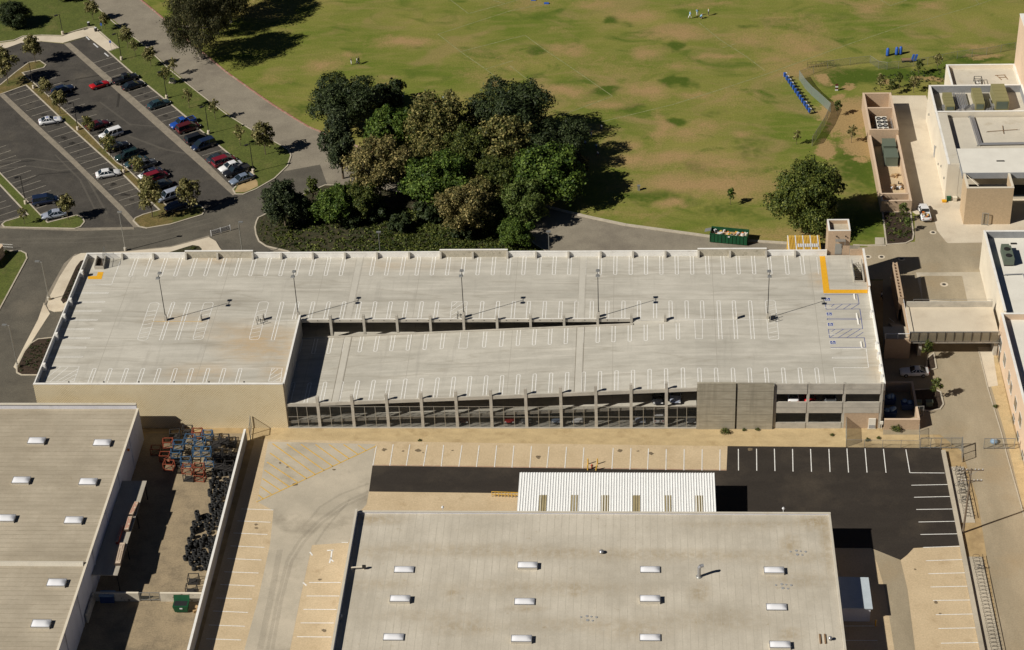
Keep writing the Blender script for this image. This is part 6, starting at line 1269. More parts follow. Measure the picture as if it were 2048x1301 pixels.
car('van', 312, 353, 'p_wine', r2, 'dark red van beside the white sedan under the planter tree', 'van', 'parked_van')
car('sedan', 320, 370, 'p_dark', r2+PI, 'dark sedan between the dark red van and an empty bay', 'car')
car('suv', 337, 392, 'p_silver', r2+PI, 'silver four by four next to the large olive planter tree', 'suv', 'parked_suv')
car('sedan', 354, 411, 'p_navy', r2, 'navy car in the last planter bay hidden by the olive tree', 'car')
mu = car('coupe', 100, 240, 'p_white', HB, 'white sports coupe with blue racing stripes', 'car')
st = MB()
for s in (-1, 1): st.hexa([(.85, s*.18-.1, .925), (2.2, s*.18-.1, .765), (2.2, s*.18+.1, .765), (.85, s*.18+.1, .925)], [(.85, s*.18-.1, .94), (2.2, s*.18-.1, .785), (2.2, s*.18+.1, .785), (.85, s*.18+.1, .94)]).box(-.75, -.2, s*.18-.1, s*.18+.1, 1.376, 1.39).box(-2.1, -1.82, s*.18-.1, s*.18+.1, .94, .975)
add('racing_stripes', st, 'p_blue', mu)
car('sedan', 216, 346, 'p_white', HB, 'white saloon parked alone facing the planter', 'car')
car('van', 90, 400, 'p_navy', HB, 'dark blue and white minivan beside the green planter', 'van', 'parked_van')
car('sedan', 108, 428, 'p_silver', HB+PI, 'silver sedan partly under the young tree on green planter', 'car')
pk = car('pickup', 1849, 424, 'p_white', math.radians(92), 'white pickup truck with tools in its bed on the service lane', 'pickup', 'pickup_truck', .08)
R = random.Random(5)
for i in range(9): add('load', MB().obox(R.uniform(-2.3, -.8), R.uniform(-.5, .5), R.uniform(.3, .7), R.uniform(.1, .3), R.uniform(0, 3), .985, 1.05+R.uniform(.05, .25)), ('card', 'orange_plastic', 'plastic_white', 'yellow_paint')[i % 4], pk)
car('coupe', 1829, 742, 'p_white', PI, 'white hatchback parked in the shade under the garage end wall', 'car')
# cars on the lower levels of the garage
def incar(key, px, py, z, col, lab, a=PI/2, cat='car', name='parked_car'):
    o = car(key, px, py, col, a, lab, cat, name, z); x = G(px, py, z+.7)[0]
    o.location = (x, -14.55, z if z < 1 or x > RX1 else rz(x)-3.38+.01); return o
incar('sedan', 1316, 797, 4.16, 'p_black', 'black car on the upper ramp level facing the open side', -PI/2); incar('sedan', 1351, 796, 4.16, 'p_silver', 'silver car on the upper ramp level next to the board marked wall', -PI/2)
incar('sedan', 1281, 843, .13, 'p_silver', 'silver car behind the mesh screen beside the white van', -PI/2); incar('van', 1318, 836, .13, 'p_white', 'white van behind the mesh screen at ground level', PI/2, 'van', 'parked_van'); incar('sedan', 1382, 842, .13, 'p_grey', 'grey car behind the mesh screen in the last bay', -PI/2)
incar('suv', 1155, 846, .13, 'p_white', 'white car behind the mesh screen standing alone', -PI/2); incar('sedan', 1018, 850, .13, 'p_red', 'red car behind the mesh screen', -PI/2); incar('sedan', 1052, 848, .13, 'p_grey', 'grey car beside the red one behind the mesh screen', -PI/2); incar('sedan', 925, 851, .13, 'p_wine', 'dark red car low behind the mesh screen', -PI/2); incar('sedan', 1113, 849, .13, 'p_steel', 'blue grey car low behind the mesh screen', -PI/2)
incar('pickup', 1661, 799, 4.12, 'p_grey', 'grey pickup seen through the upper opening of the plain bays', PI/2, 'pickup', 'pickup_truck'); incar('sedan', 1620, 799, 4.12, 'p_red', 'red car seen through the upper opening of the plain bays', PI/2); incar('sedan', 1587, 800, 4.12, 'p_white', 'white car seen through the upper opening of the plain bays', PI/2)
# ================================================================ lamps, signs, fences, sports gear, yard goods
def lotlamp(px, py, h, lab, dx=-1):
    x, y = G(px, py); o = thing('lamp_post', lab, 'lamp post', (x, y, .1), group='black car park lamp posts on white bases')
    add('base', MB().lathe(x, y, [(.32, .05), (.30, .82), (.26, .86)], 14), 'pale_concrete', o); add('pole', MB().tube((x, y, .8), (x, y, h), .085, .06, 8), 'dark_metal', o)
    c, s = math.cos(HL), math.sin(HL); add('arm', MB().tube((x, y, h-.05), (x+dx*.7*c, y+dx*.7*s, h-.05), .04, n=6), 'dark_metal', o); add('lamp_head', MB().obox(x+dx*.75*c, y+dx*.75*s, .75, .42, HL, h-.12, h+.06), 'dark_metal', o)
for a, l in (((126, 70, 4.9), 'black lamp post on the lawn behind the white pavement'), ((243.5, 121, 6.4), 'black lamp post at the end of the white pavement'), ((68, 178, 6.3), 'black lamp post at the head of the planter beside a dark blue sedan'), ((156.5, 261, 6.4), 'black lamp post in the planter near the maroon sedan'), ((334, 198, 6.4), 'black lamp post on the lawn strip near the dark teal sedan'), ((418, 269, 6.4), 'black lamp post on the lawn strip behind the black minivan'), ((507, 346, 6.4), 'black lamp post on the lawn strip behind the blue grey sedan'), ((52, 409, 6.2), 'black lamp post on the green planter beside the minivan'), ((248.5, 347, 6.4), 'black lamp post in the planter in front of the lone white saloon')): lotlamp(*a, l)
def streetlamp(x, y, h, lab, dirx=-1.0, base=True):
    o = thing('street_lamp', lab, 'street lamp', (x, y, .05), group='tall grey street lamps round the garage')
    if base: add('base', MB().lathe(x, y, [(.30, .04), (.30, .7), (.24, .75)], 14), 'cast_concrete', o)
    add('pole', MB().tube((x, y, .04), (x, y, h), .10, .07, 8), 'galvanised', o); add('arm', MB().tube((x, y, h-.05), (x+dirx*.5, y+.1, h+.05), .05, n=6), 'galvanised', o); add('lamp_head', MB().box(x+dirx*.75-.4, x+dirx*.75+.4, y-.1, y+.3, h-.02, h+.17), 'galvanised', o)
streetlamp(*G(251.5, 502), 8.1, 'grey street lamp at the pavement edge behind the garage corner', .1); streetlamp(*G(98.5, 601), 8.0, 'grey street lamp on the curved pavement beside the narrow mulch bed'); streetlamp(*G(36, 736), 8.6, 'grey street lamp at the tip of the mulch bed by the garage corner')
streetlamp(*G(757, 466, 8), 8, 'grey street lamp in the planting bed behind the garage', .0); streetlamp(*G(1097, 465, 8), 8, 'grey street lamp at the edge of the service road behind the garage', .0); streetlamp(*G(477, 446, 7.6), 7.6, 'grey street lamp at the drive entrance beside the white barrier', .5)
# white barrier at the drive entrance
a, b = G(423, 473), G(461, 462); o = thing('barrier', 'white slatted barrier at the drive entrance', 'barrier', ((a[0]+b[0])/2, (a[1]+b[1])/2, .05))
for t in (0, .5, 1): p = lerp(a, b, t); add('post', MB().box(p[0]-.07, p[0]+.07, p[1]-.07, p[1]+.07, .05, 1.25), 'plastic_white', o)
for z in (.3, .62, .94): add('board', MB().strip(a, b, .06, z, z+.22), 'plastic_white', o)
# accessible-parking sign posts, bench, bins on the lawn side
flat('sign_blue', (.03, .10, .40), .5)
for px, py in ((205, 66), (223, 101)):
    x, y = G(px, py); o = thing('sign_post', 'slim post with small blue parking sign beside the white pavement', 'sign', (x, y, .13), group='blue parking signs at the pavement'); add('post', MB().tube((x, y, .1), (x, y, 2.3), .035, n=6), 'galvanised', o); add('sign_plate', MB().box(x-.2, x+.2, y-.05, y-.035, 1.75, 2.35), 'sign_blue', o)
for px, py, l in ((345, 166, 'grey utility cabinet on a slab in the lawn strip'),):
    x, y = G(px, py); o = thing('utility_cabinet', l, 'cabinet', (x, y, .13)); add('cabinet', MB().box(x-.5, x+.5, y-.3, y+.3, .2, 1.0), 'galvanised', o); add('slab', MB().box(x-.7, x+.7, y-.5, y+.5, .1, .2), 'pale_concrete', o)
for px, py, l in ((192, 64, 'round dark litter bin at the pavement corner'), (178, 53, 'small dark litter bin on the lawn by the pavement')):
    x, y = G(px, py); o = thing('litter_bin', l, 'litter bin', (x, y, .14)); add('drum', MB().lathe(x, y, [(.30, .14), (.34, .9), (.30, .95)], 14), 'dark_metal', o); add('liner', MB().lathe(x, y, [(.27, .9), (.27, 1.0)], 12), 'plastic_white', o)
x, y = G(1277.5, 381); o = thing('drinking_fountain', 'small grey pedestal standing alone on the grass', 'pedestal', (x, y, .02)); add('pillar', MB().box(x-.22, x+.22, y-.22, y+.22, .02, .95), 'galvanised', o); add('bowl', MB().box(x-.3, x+.3, y-.28, y+.28, .95, 1.05), 'galvanised', o)
# wall and rail of the neighbouring plot
add('garden_wall', MB().prism(GP([(-30, 520), (8, 508), (10, 512), (-20, 545), (-40, 545)]), 0, 2.2), 'stucco_pink', label='pink plastered wall end on the verge', cat='wall')
a, b = G(-20, 497), G(27, 500); o = thing('railing', 'low steel railing at the edge of the drive', 'railing', (a[0], a[1], .05)); mb = MB()
for t in (0, .33, .66, 1): p = lerp(a, b, t); add('post', MB().tube((*p, .04), (*p, 1.1), .035, n=6), 'galvanised', o)
for z in (.55, 1.1): add('rail', MB().tube((*a, z), (*b, z), .03, n=6), 'galvanised', o)
# --- chain link fences
screenmat('chain_link', (.22, .24, .22), .22); screenmat('chain_link_dense', (.30, .36, .33), .6)
def fence(lab, pts, h, m='chain_link', every=3.0, name='chain_link_fence', cat='fence', post='galvanised', z0=.03):
    o = thing(name, lab, cat, (pts[0][0], pts[0][1], z0))
    for a, b in zip(pts, pts[1:]):
        L = math.hypot(b[0]-a[0], b[1]-a[1]); n = max(1, int(round(L/every)))
        for i in range(n):
            p, q = lerp(a, b, i/n), lerp(a, b, (i+1)/n)
            add('post', MB().tube((*p, z0-.02), (*p, h+.05), .035, n=6), post, o)
            add('mesh_panel', MB().face((*p, z0+.05), (*q, z0+.05), (*q, h), (*p, h)), m, o)
        add('top_rail', MB().tube((*a, h), (*b, h), .025, n=6), post, o)
    add('post', MB().tube((*pts[-1], z0-.02), (*pts[-1], h+.05), .035, n=6), post, o)
    return o
fence('chain link fence zigzagging down from the sled to the round tree', GP([(1598, 160), (1610, 178), (1623, 192), (1638, 205), (1661, 226), (1648, 255), (1624, 293)]), 2.1, 'chain_link_dense', 3.0)
fence('long low chain link fence between the field and the gymnasium', GP([(1598, 158), (1655, 137), (1700, 131), (1740, 127), (1757, 138), (1774, 140), (1797, 138), (1855, 130), (1914, 118), (1973, 111), (2030, 100)]), 1.7, 'chain_link', 4.0)
p = GP([(1691, 857), (1692, 895)]); fence('chain link fence running from the garage wall to the asphalt', p, 2.3, 'chain_link_dense', 2.4)
p = GP([(1692, 895), (1838, 897), (1838, 864)]); fence('chain link fence along the sand strip in front of the refuse enclosure', p, 1.5, 'chain_link', 2.6)
def gate(lab, a, b, h, n, name='steel_gate'):
    o = thing(name, lab, 'gate', (a[0], a[1], .04))
    for z in (.25, h): add('rail', MB().strip(a, b, .07, z-.05, z+.05), 'galvanised', o)
    for i in range(n+1):
        p = lerp(a, b, i/n); add('upright', MB().box(p[0]-.05, p[0]+.05, p[1]-.05, p[1]+.05, .06, h+.02), 'galvanised', o)
    for i in range(n):
        p, q = lerp(a, b, i/n), lerp(a, b, (i+1)/n); add('mesh_panel', MB().face((*p, .3), (*q, .3), (*q, h-.05), (*p, h-.05)), 'chain_link', o)
    return o
gate('grey steel gate panel beside the bicycle racks with a paler curved frame', G(1840, 898), G(1922, 898), 2.1, 4); gate('grey steel gate panel standing open against the classroom wall', G(1967, 899), G(2028, 899), 2.1, 3)
gate('narrow steel gate leaf of the refuse enclosure', G(1829, 834), G(1846, 833), 2.0, 2); gate('dark steel gate leaf seen edge on by the alley', G(1923, 896), G(1924, 925), 2.1, 2)
p = GP([(507, 868), (509, 872)]); gate('open steel gate between the brick end wall and the yard wall', (-40.9, -17.8), (-40.6, -20.8), 2.6, 2)
# --- field gear
for i, (px, py) in enumerate(((1775, 112), (1793, 110), (1801, 109))):
    x, y = G(px, py); o = thing('tackle_dummy', ('blue tackle dummy standing apart on the field', 'blue tackle dummy nearest the lone one of a pair', 'outer blue tackle dummy of a pair')[i], 'tackle dummy', (x, y, .02), group='blue tackle dummies'); add('pad', MB().lathe(x, y, [(.34, .1), (.36, .3), (.33, 1.5), (.2, 1.75), (.05, 1.8)], 14), 'sign_blue', o, smooth=True); add('base', MB().lathe(x, y, [(.4, .02), (.4, .1)], 14), 'trim', o)
x, y = G(1815, 124); o = thing('pad_cart', 'rusty cart with two blue pads leaning out', 'cart', (x, y, .02)); add('tray', MB().box(x-1.2, x+.7, y-.5, y+.5, .5, .62), 'rust_pipe', o)
for a in (-1, .5):
    for b in (-.4, .4): add('wheel', MB().tube((x+a, y+b-.05, .25), (x+a, y+b+.05, .25), .24, n=10), 'tyre', o)
for a in (.9, 1.5): add('pad', MB().hexa([(x+a-.2, y-.2, .3), (x+a+.2, y-.2, .3), (x+a+.2, y+.2, .3), (x+a-.2, y+.2, .3)], [(x+a+.1, y-.2, 1.6), (x+a+.5, y-.2, 1.6), (x+a+.5, y+.2, 1.6), (x+a+.1, y+.2, 1.6)]), 'sign_blue', o)
o = thing('hurdle_rack', 'rack of bare tube frames standing at the field fence', 'rack', (*G(1640, 136), .02)); a = G(1618, 136); b = G(1664, 133)
for i in range(6):
    p = lerp(a, b, i/5); mb = MB()
    for d in (-.35, .35): mb.tube((p[0]+d, p[1], .02), (p[0]+d, p[1], 1.3), .03, n=5)
    mb.tube((p[0]-.35, p[1], 1.3), (p[0]+.35, p[1], 1.3), .03, n=5).tube((p[0]-.35, p[1], .7), (p[0]+.35, p[1], .7), .03, n=5).tube((p[0], p[1], .1), (p[0], p[1]+.8, .1), .03, n=5); add('frame', mb, 'dark_metal', o)
o = thing('blocking_sled', 'long football blocking sled with a row of blue pads and white tops', 'blocking sled', (*G(1595, 192), .02)); a, b = G(1569, 158), G(1618, 229)
ang = math.atan2(b[1]-a[1], b[0]-a[0]); nx, ny = -math.sin(ang), math.cos(ang)
for i in range(12):
    p = lerp(a, b, i/11); add('pad', MB().obox(p[0], p[1], .5, .35, ang, .5, 1.35), 'sign_blue', o); add('pad_top', MB().obox(p[0]+nx*.3, p[1]+ny*.3, .4, .3, ang, .95, 1.3), 'plastic_white' if i < 4 or i > 8 else 'trim', o); add('strut', MB().tube((p[0], p[1], .6), (p[0]+nx*1.3, p[1]+ny*1.3, .1), .05, n=5), 'dark_metal', o)
for d in (.2, 1.3): add('runner', MB().tube((a[0]+nx*d, a[1]+ny*d, .1), (b[0]+nx*d, b[1]+ny*d, .1), .07, n=6), 'dark_metal', o)
for i, (px, py) in enumerate(((1067, 1), (1093, 8))):
    x, y = G(px, py); add('mat_pad', MB().hexa([(x-.55, y-.3, .03), (x+.55, y-.3, .03), (x+.55, y+.3, .03), (x-.55, y+.3, .03)], [(x-.5, y-.26, .25), (x+.5, y-.26, .25), (x+.5, y+.26, .25), (x-.5, y+.26, .25)]), 'sign_blue', label=('blue pad lying on the grass, further of two' if not i else 'blue pad lying on the grass by the pitch line'), cat='pad')
x, y = G(1673, 182); o = thing('striped_stand', 'small stand striped white and maroon on the wood chips', 'stand', (x, y, .02))
for i in range(4): add('band', MB().box(x-.28, x+.28, y-.12, y+.12, .05+.36*i, .4+.36*i), 'plastic_white' if i % 2 == 0 else 'p_maroon', o)
# --- green roll-off dumpster and yellow container behind the garage
mat('dumpster_green', (.012, .085, .035), (.010, .065, .028), scale=1.5, c3=(.03, .05, .03), s3=1.2, t3=(.58, .75), obj=True, rough=.5)
a, b = G(1421.5, 486), G(1496.5, 493); ang = math.atan2(b[1]-a[1], b[0]-a[0]); L = math.hypot(b[0]-a[0], b[1]-a[1])
DU = thing('roll_off_dumpster', 'long green ribbed dumpster heaped with rubbish behind the garage', 'dumpster', ((a[0]+b[0])/2, (a[1]+b[1])/2+1.2, .04), ang)
add('floor', MB().box(-L/2, L/2, -1.2, 1.2, .15, .3), 'dumpster_green', DU)
for y in (-1.2, 1.1): add('side', MB().box(-L/2, L/2, y, y+.1, .3, 1.85), 'dumpster_green', DU)
for x in (-L/2, L/2-.1): add('end', MB().box(x, x+.1, -1.1, 1.1, .3, 1.85), 'dumpster_green', DU)
for i in range(11):
    x = -L/2+.05+(L-.2)*i/10; add('rib', MB().box(x, x+.1, -1.28, -1.2, .25, 1.8), 'dumpster_green', DU)
for y in (-1.25, 1.15): add('top_rail', MB().box(-L/2-.03, L/2+.03, y-.02, y+.1, 1.85, 1.95), 'dumpster_green', DU)
for x in (-L/2+.5, L/2-.5):
    for y in (-.9, .9): add('roller', MB().tube((x, y-.08, .1), (x, y+.08, .1), .1, n=8), 'dark_metal', DU)
add('label_plate', MB().box(-.1, .25, -1.31, -1.29, 1.5, 1.75), 'plastic_white', DU)
add('tarp_flap', MB().hexa([(-L/2-1.1, -.2, 1.5), (-L/2, -.2, 1.85), (-L/2, .9, 1.85), (-L/2-1.1, .9, 1.5)], [(-L/2-1.1, -.2, 1.53), (-L/2, -.2, 1.88), (-L/2, .9, 1.88), (-L/2-1.1, .9, 1.53)]), 'galvanised', DU)
R = random.Random(11); add('fill', MB().box(-L/2+.11, L/2-.11, -1.09, 1.09, .3, 1.2), 'card', DU)
for i in range(46):
    x, y = R.uniform(-L/2+.5, L/2-.5), R.uniform(-.8, .8); add('rubbish', MB().obox(x, y, R.uniform(.25, 1.0), R.uniform(.15, .5), R.uniform(0, 3), 1.15+.002*i, R.uniform(1.3, 1.7)), ('plastic_white', 'card', 'trim', 'stucco', 'orange_plastic', 'hatch_paint', 'plastic_white')[i % 7], DU)
YC_ = thing('ribbed_container', 'yellow and white ribbed container half under the round tree', 'container', (49.7, 32.2, 0))
add('body', MB().box(46.8, 52.5, 30.2, 34.6, 0.05, 2.2), 'hatch_paint', YC_)
for i in range(22):
    x = 46.8+i*.26; add('roof_rib', MB().hexa([(x, 30.2, 2.2), (x+.15, 30.2, 2.2), (x+.15, 34.6, 2.45), (x, 34.6, 2.45)], [(x, 30.2, 2.32), (x+.15, 30.2, 2.32), (x+.15, 34.6, 2.57), (x, 34.6, 2.57)]), 'hatch_paint' if i % 5 else 'white_paint', YC_)
for i in range(9):
    x = 48.6+i*.4; add('white_sheet_piece', MB().obox(x, 31.5, .3, 1.0, .0, 2.42, 2.50), 'plastic_white', YC_)
# --- small things by the gymnasium corner
for i, (px, py, m, l) in enumerate(((1888, 405, 'yellow_paint', 'yellow box on the concrete by the gymnasium corner'), (1897, 402, 'dumpster_green', 'dark green bin at the gymnasium corner'), (1909, 403, 'stucco', 'beige bin at the gymnasium corner'))):
    x, y = G(px, py); o = thing('bin', l, 'bin', (x, y, .07)); hh = .35 if i == 0 else .85
    add('body', MB().hexa([(x-.32, y-.25, .07), (x+.32, y-.25, .07), (x+.32, y+.25, .07), (x-.32, y+.25, .07)], [(x-.4, y-.32, hh), (x+.4, y-.32, hh), (x+.4, y+.32, hh), (x-.4, y+.32, hh)]), m, o); add('lid', MB().box(x-.42, x+.42, y-.34, y+.34, hh, hh+.07), m, o)
a, b = G(1966, 449), G(1978, 428); o = gate('tall grey steel gate frame in front of the brick porch', G(1963, 451), G(1975, 452), 2.6, 1)
# --- kerbed beds in the shaded corner
island('planting_bed', [(1853, 718), (1868, 706), (1874, 738), (1863, 742), (1852, 740)], 'mulch'); island('planting_bed', [(1826, 781), (1866, 778), (1882, 785), (1888, 810), (1881, 820), (1858, 824), (1832, 820)], 'mulch')
for i, (px, py) in enumerate(((1836, 812), (1858, 812))): x, y = G(px, py); add('utility_box', MB().box(x-.5, x+.5, y-.35, y+.35, .1, .9).box(x-.55, x+.55, y-.4, y+.4, .9, .96), 'green_metal', label=('grey utility box in the shaded bed next to the refuse enclosure', 'grey utility box in the middle of the shaded bed')[i], cat='utility box')
x, y = G(1988, 886); o = thing('tarp_bundle', 'blue tarpaulin bundle behind the open gate', 'bundle', (x, y, .05)); add('bundle', MB().lathe(x, y, [(.3, .05), (.65, .2), (.55, .5), (.15, .7)], 10), 'sack_blue', o, smooth=True); add('tie', MB().box(x-.3, x+.3, y-.05, y+.05, .6, .74), 'plastic_white', o)
# --- hydrant with bollards, yellow rail
x, y = G(1184, 937); o = thing('fire_hydrant', 'red fire hydrant between yellow bollards on the concrete lot', 'hydrant', (x, y, .05)); add('barrel', MB().lathe(x, y, [(.17, .05), (.15, .12), (.12, .15), (.12, .6), (.15, .66), (.05, .82)], 12), 'sign_red', o, smooth=True); add('outlet', MB().tube((x-.22, y, .5), (x+.22, y, .5), .07, n=8), 'sign_red', o)
for px, py, l in ((1175.5, 941, 'yellow bollard on the side of the hydrant nearer the hatched area'), (1192, 941.5, 'leaning yellow bollard in front of the hydrant'), (1176, 929, 'yellow bollard behind the hydrant, nearer the hatched area'), (1195, 929, 'yellow bollard behind the hydrant, nearer the black asphalt')):
    x, y = G(px, py); o = thing('bollard', l, 'bollard', (x, y, .05)); add('post', MB().tube((x, y, .04), (x+(.15 if 'leaning' in l else 0), y, 1.05), .1, n=10), 'hatch_paint', o); add('cap', MB().lathe(x+(.15 if 'leaning' in l else 0), y, [(.1, 1.05), (.05, 1.12)], 10), 'hatch_paint', o)
a, b = G(984, 994), G(1037, 996); o = thing('guard_rail', 'yellow guard rail along the apron beside the ribbed canopy', 'railing', (a[0], a[1], .05))
for i in range(9): p = lerp(a, b, i/8); add('post', MB().tube((*p, .05), (*p, 1.0), .05, n=6), 'hatch_paint', o)
for z in (.5, 1.0): add('rail', MB().strip(a, b, .06, z-.05, z+.05), 'hatch_paint', o)
# --- yard wall, cross wall, gate, skip
YW = thing('yard_wall', 'tall pale concrete block wall between storage yard and striped lot', 'wall', (-41.2, -45, 0)); add('wall', MB().box(-41.35, -41.1, -80, -20.9, 0, 2.35), 'cmu_grey', YW); add('coping', MB().box(-41.4, -41.05, -80, -20.9, 2.35, 2.42), 'white_concrete', YW)
CWL = thing('cross_wall', 'low cream wall with dark scrawls closing the end of the storage yard', 'wall', (-49, -57.8, 0))
mat('scrawl_wall', (.60, .55, .45), (.5, .45, .36), scale=.8, c3=(.16, .13, .10), s3=1.8, t3=(.60, .66))
for a, b in ((-57.2, -50.8), (-47.7, -41.4)): add('wall', MB().box(a, b, -58.0, -57.75, 0, 1.55), 'scrawl_wall', CWL); add('coping', MB().box(a, b, -58.03, -57.72, 1.55, 1.6), 'stucco', CWL)
add('wall', MB().box(-57.5, -57.25, -62.5, -57.8, 0, 1.55), 'scrawl_wall', CWL)
gate('mesh gate set in the low cream wall', (-50.7, -57.9), (-47.8, -57.9), 1.6, 2)
x, y = G(363, 1226); o = thing('small_dumpster', 'small green wheeled dumpster against the low cream wall', 'dumpster', (x, y+.5, .02)); add('tub', MB().hexa([(x-.9, y-.1, .2), (x+.9, y-.1, .2), (x+.9, y+.9, .2), (x-.9, y+.9, .2)], [(x-1.1, y-.25, 1.35), (x+1.1, y-.25, 1.35), (x+1.1, y+1.1, 1.35), (x-1.1, y+1.1, 1.35)]), 'dumpster_green', o); add('opening', MB().box(x-.95, x+.9, y+0, y+1.0, 1.345, 1.36), 'trim', o); add('lid', MB().hexa([(x-1.15, y+1.1, 1.3), (x+1.15, y+1.1, 1.3), (x+1.15, y+1.16, 1.3), (x-1.15, y+1.16, 1.3)], [(x-1.15, y+1.4, 2.1), (x+1.15, y+1.4, 2.1), (x+1.15, y+1.46, 2.1), (x-1.15, y+1.46, 2.1)]), 'dumpster_green', o); add('label_plate', MB().box(x-.1, x+.3, y-.26, y-.2, .9, 1.1), 'plastic_white', o)  # opening: black sheet over the solid tub paints its shaded inside
add('card_pile', MB().obox(-42.3, -60.0, .8, .5, .5, .02, .4).obox(-42.2, -59.6, .5, .5, 1.1, .4, .6), 'card', label='tan cardboard pile beside the small green dumpster', cat='cardboard')
sheet('yard_floor', [(300, 860), (505, 862), (400, 1190), (260, 1205), (160, 1360), (380, 1360), (405, 1205)], .02, 'yard_ground' if 'yard_ground' in MATS else 'grey_concrete') if False else add('yard_floor', MB().sheet([(-57.7, -19), (-41.35, -19), (-41.35, -82), (-57.7, -82)], .015), 'yard_ground', kind='structure')
# stacked tyres
flat('rubber', (.014, .014, .014), .75)
ty = MB().torus((0, 0, .125), .27, .125, 2, 14, 7).mesh('tyre'); ty.materials.append(MATS['rubber']); ty.polygons.foreach_set('use_smooth', [True]*len(ty.polygons))
R = random.Random(3); STK = []
for j in range(31):                                     # rows of stacks out from the wall, deepest half way along
    y = -26.6-j*.98; ncol = 4 if j < 9 else 3 if j < 13 else 5 if j < 24 else 4
    for i in range(ncol):
        if R.random() < .07: continue
        STK.append((-42.0-i*.86-(.25 if j % 2 else 0)-R.uniform(0, .15), y+R.uniform(-.12, .12), R.choice((1, 2, 2, 3, 3, 4) if i < ncol-1 else (3, 4, 5))))
tot = 0
for x, y, n in STK:
    tot += n
    if tot > 300: break
    for k in range(n):
        o = bpy.data.objects.new('tyre', ty); COL.objects.link(o); o.location = (x+R.uniform(-.04, .04), y+R.uniform(-.04, .04), .02+.245*k); o.rotation_euler = (R.uniform(-.03, .03), R.uniform(-.03, .03), R.uniform(0, 3)); props(o, 'worn black tyre in one of the stacks along the yard wall', 'tyre', 'stacked tyres in the storage yard')
# steel stillages: painted posts, slatted decks
flat('st_orange', (.26, .06, .028), .75); flat('st_blue', (.045, .11, .20), .7); flat('st_grey', (.035, .032, .03), .7); mat('pallet_wood', (.30, .24, .15), (.22, .17, .105), scale=3, obj=True)
SP = {}
def stillproto(m, w=1.5, d=1.1, h=1.25):
    P = []
    for a in (-w/2, w/2):
        for b in (-d/2, d/2): P.append(('post', MB().box(a-.05, a+.05, b-.05, b+.05, 0, h), m))
    for z in (.12, h-.04):
        for b in (-d/2, d/2): P.append(('rail', MB().box(-w/2+.05, w/2-.05, b-.04, b+.04, z-.05, z+.03), m))
        for a in (-w/2, w/2): P.append(('rail', MB().box(a-.04, a+.04, -d/2+.05, d/2-.05, z-.05, z+.03), m))
    for i in range(6): y = -d/2+.1+(d-.2)*i/5; P.append(('slat', MB().box(-w/2+.06, w/2-.06, y-.06, y+.06, .16, .2), 'pallet_wood' if m != 'st_grey' else 'st_grey'))
    P.append(('brace', MB().tube((-w/2, -d/2, .15), (w/2, -d/2, h-.1), .03, n=5), m))
    out = []
    for n, mb, mm in P: me = mb.mesh('stillage_'+n); me.materials.append(MATS[mm]); out.append((n, me))
    return out
for c in ('st_orange', 'st_blue', 'st_grey'): SP[c] = stillproto(c)
R = random.Random(9)
def stillage(px, py, c, z, lab, grp, ang=None):
    x, y = G(px, py, z+.5); o = thing('stillage', lab, 'rack', (x, y, z), ang if ang is not None else R.uniform(-.15, .15)+.01, grp)
    for n, me in SP[c]: p = bpy.data.objects.new(n, me); COL.objects.link(p); p.parent = o
for px, py, c, n in ((312, 902, 'st_orange', 1), (336, 888, 'st_orange', 3), (330, 915, 'st_orange', 2), (338, 932, 'st_orange', 2), (352, 908, 'st_blue', 2), (357, 892, 'st_blue', 3), (372, 925, 'st_blue', 2), (375, 940, 'st_orange', 2), (398, 938, 'st_orange', 2), (396, 905, 'st_blue', 4), (412, 905, 'st_blue', 4), (400, 885, 'st_blue', 3), (380, 880, 'st_blue', 3), (395, 868, 'st_orange', 3), (415, 872, 'st_blue', 3), (420, 925, 'st_blue', 2), (432, 885, 'st_grey', 3), (448, 880, 'st_grey', 3), (462, 886, 'st_grey', 2), (435, 908, 'st_grey', 3), (452, 910, 'st_grey', 2), (468, 908, 'st_grey', 1), (440, 930, 'st_grey', 2), (458, 934, 'st_grey', 2), (354, 925, 'st_grey', 1), (375, 862, 'st_grey', 2), (350, 870, 'st_grey', 2), (400, 955, 'st_orange', 1), (387, 1160, 'st_grey', 1), (383, 1180, 'st_grey', 1), (378, 955, 'st_grey', 1)):
    for k in range(n): stillage(px, py, c, .02+k*1.27, {'st_orange': 'orange steel stillage with slatted deck in the stacked storage yard', 'st_blue': 'blue steel stillage in the tall stack in the storage yard', 'st_grey': 'dark steel stillage with slats in the storage yard'}[c], {'st_orange': 'orange stillages', 'st_blue': 'blue stillages', 'st_grey': 'dark stillages'}[c])
# --- bicycle racks, bicycles, utility pole along the alley
EWL = thing('kerb_wall', 'low concrete kerb wall between the lots and the bicycle racks', 'wall', (67.1, -46, 0)); add('wall', MB().box(66.95, 67.5, -80, -23.5, 0, .45), 'gutter', EWL); add('coping', MB().box(66.9, 67.55, -80, -23.5, .45, .5), 'grey_concrete', EWL)
add('rack_pad', MB().box(67.55, 69.9, -40.0, -27.0, .01, .06).box(67.55, 69.9, -80, -47.5, .01, .06), 'grey_concrete', kind='structure')
def hoop():
    mb = MB(); r = .022; z = .85
    mb.tube((-.45, 0, 0), (-.45, 0, z-.15), r, n=6).tube((-.45, 0, z-.15), (-.3, 0, z), r, n=6).tube((-.3, 0, z), (.3, 0, z), r, n=6).tube((.3, 0, z), (.45, 0, z-.15), r, n=6).tube((.45, 0, z-.15), (.45, 0, 0), r, n=6).tube((-.45, 0, .35), (.45, 0, .35), r, n=6)
    me = mb.mesh('hoop'); me.materials.append(MATS['dark_metal']); return me
HM = hoop()
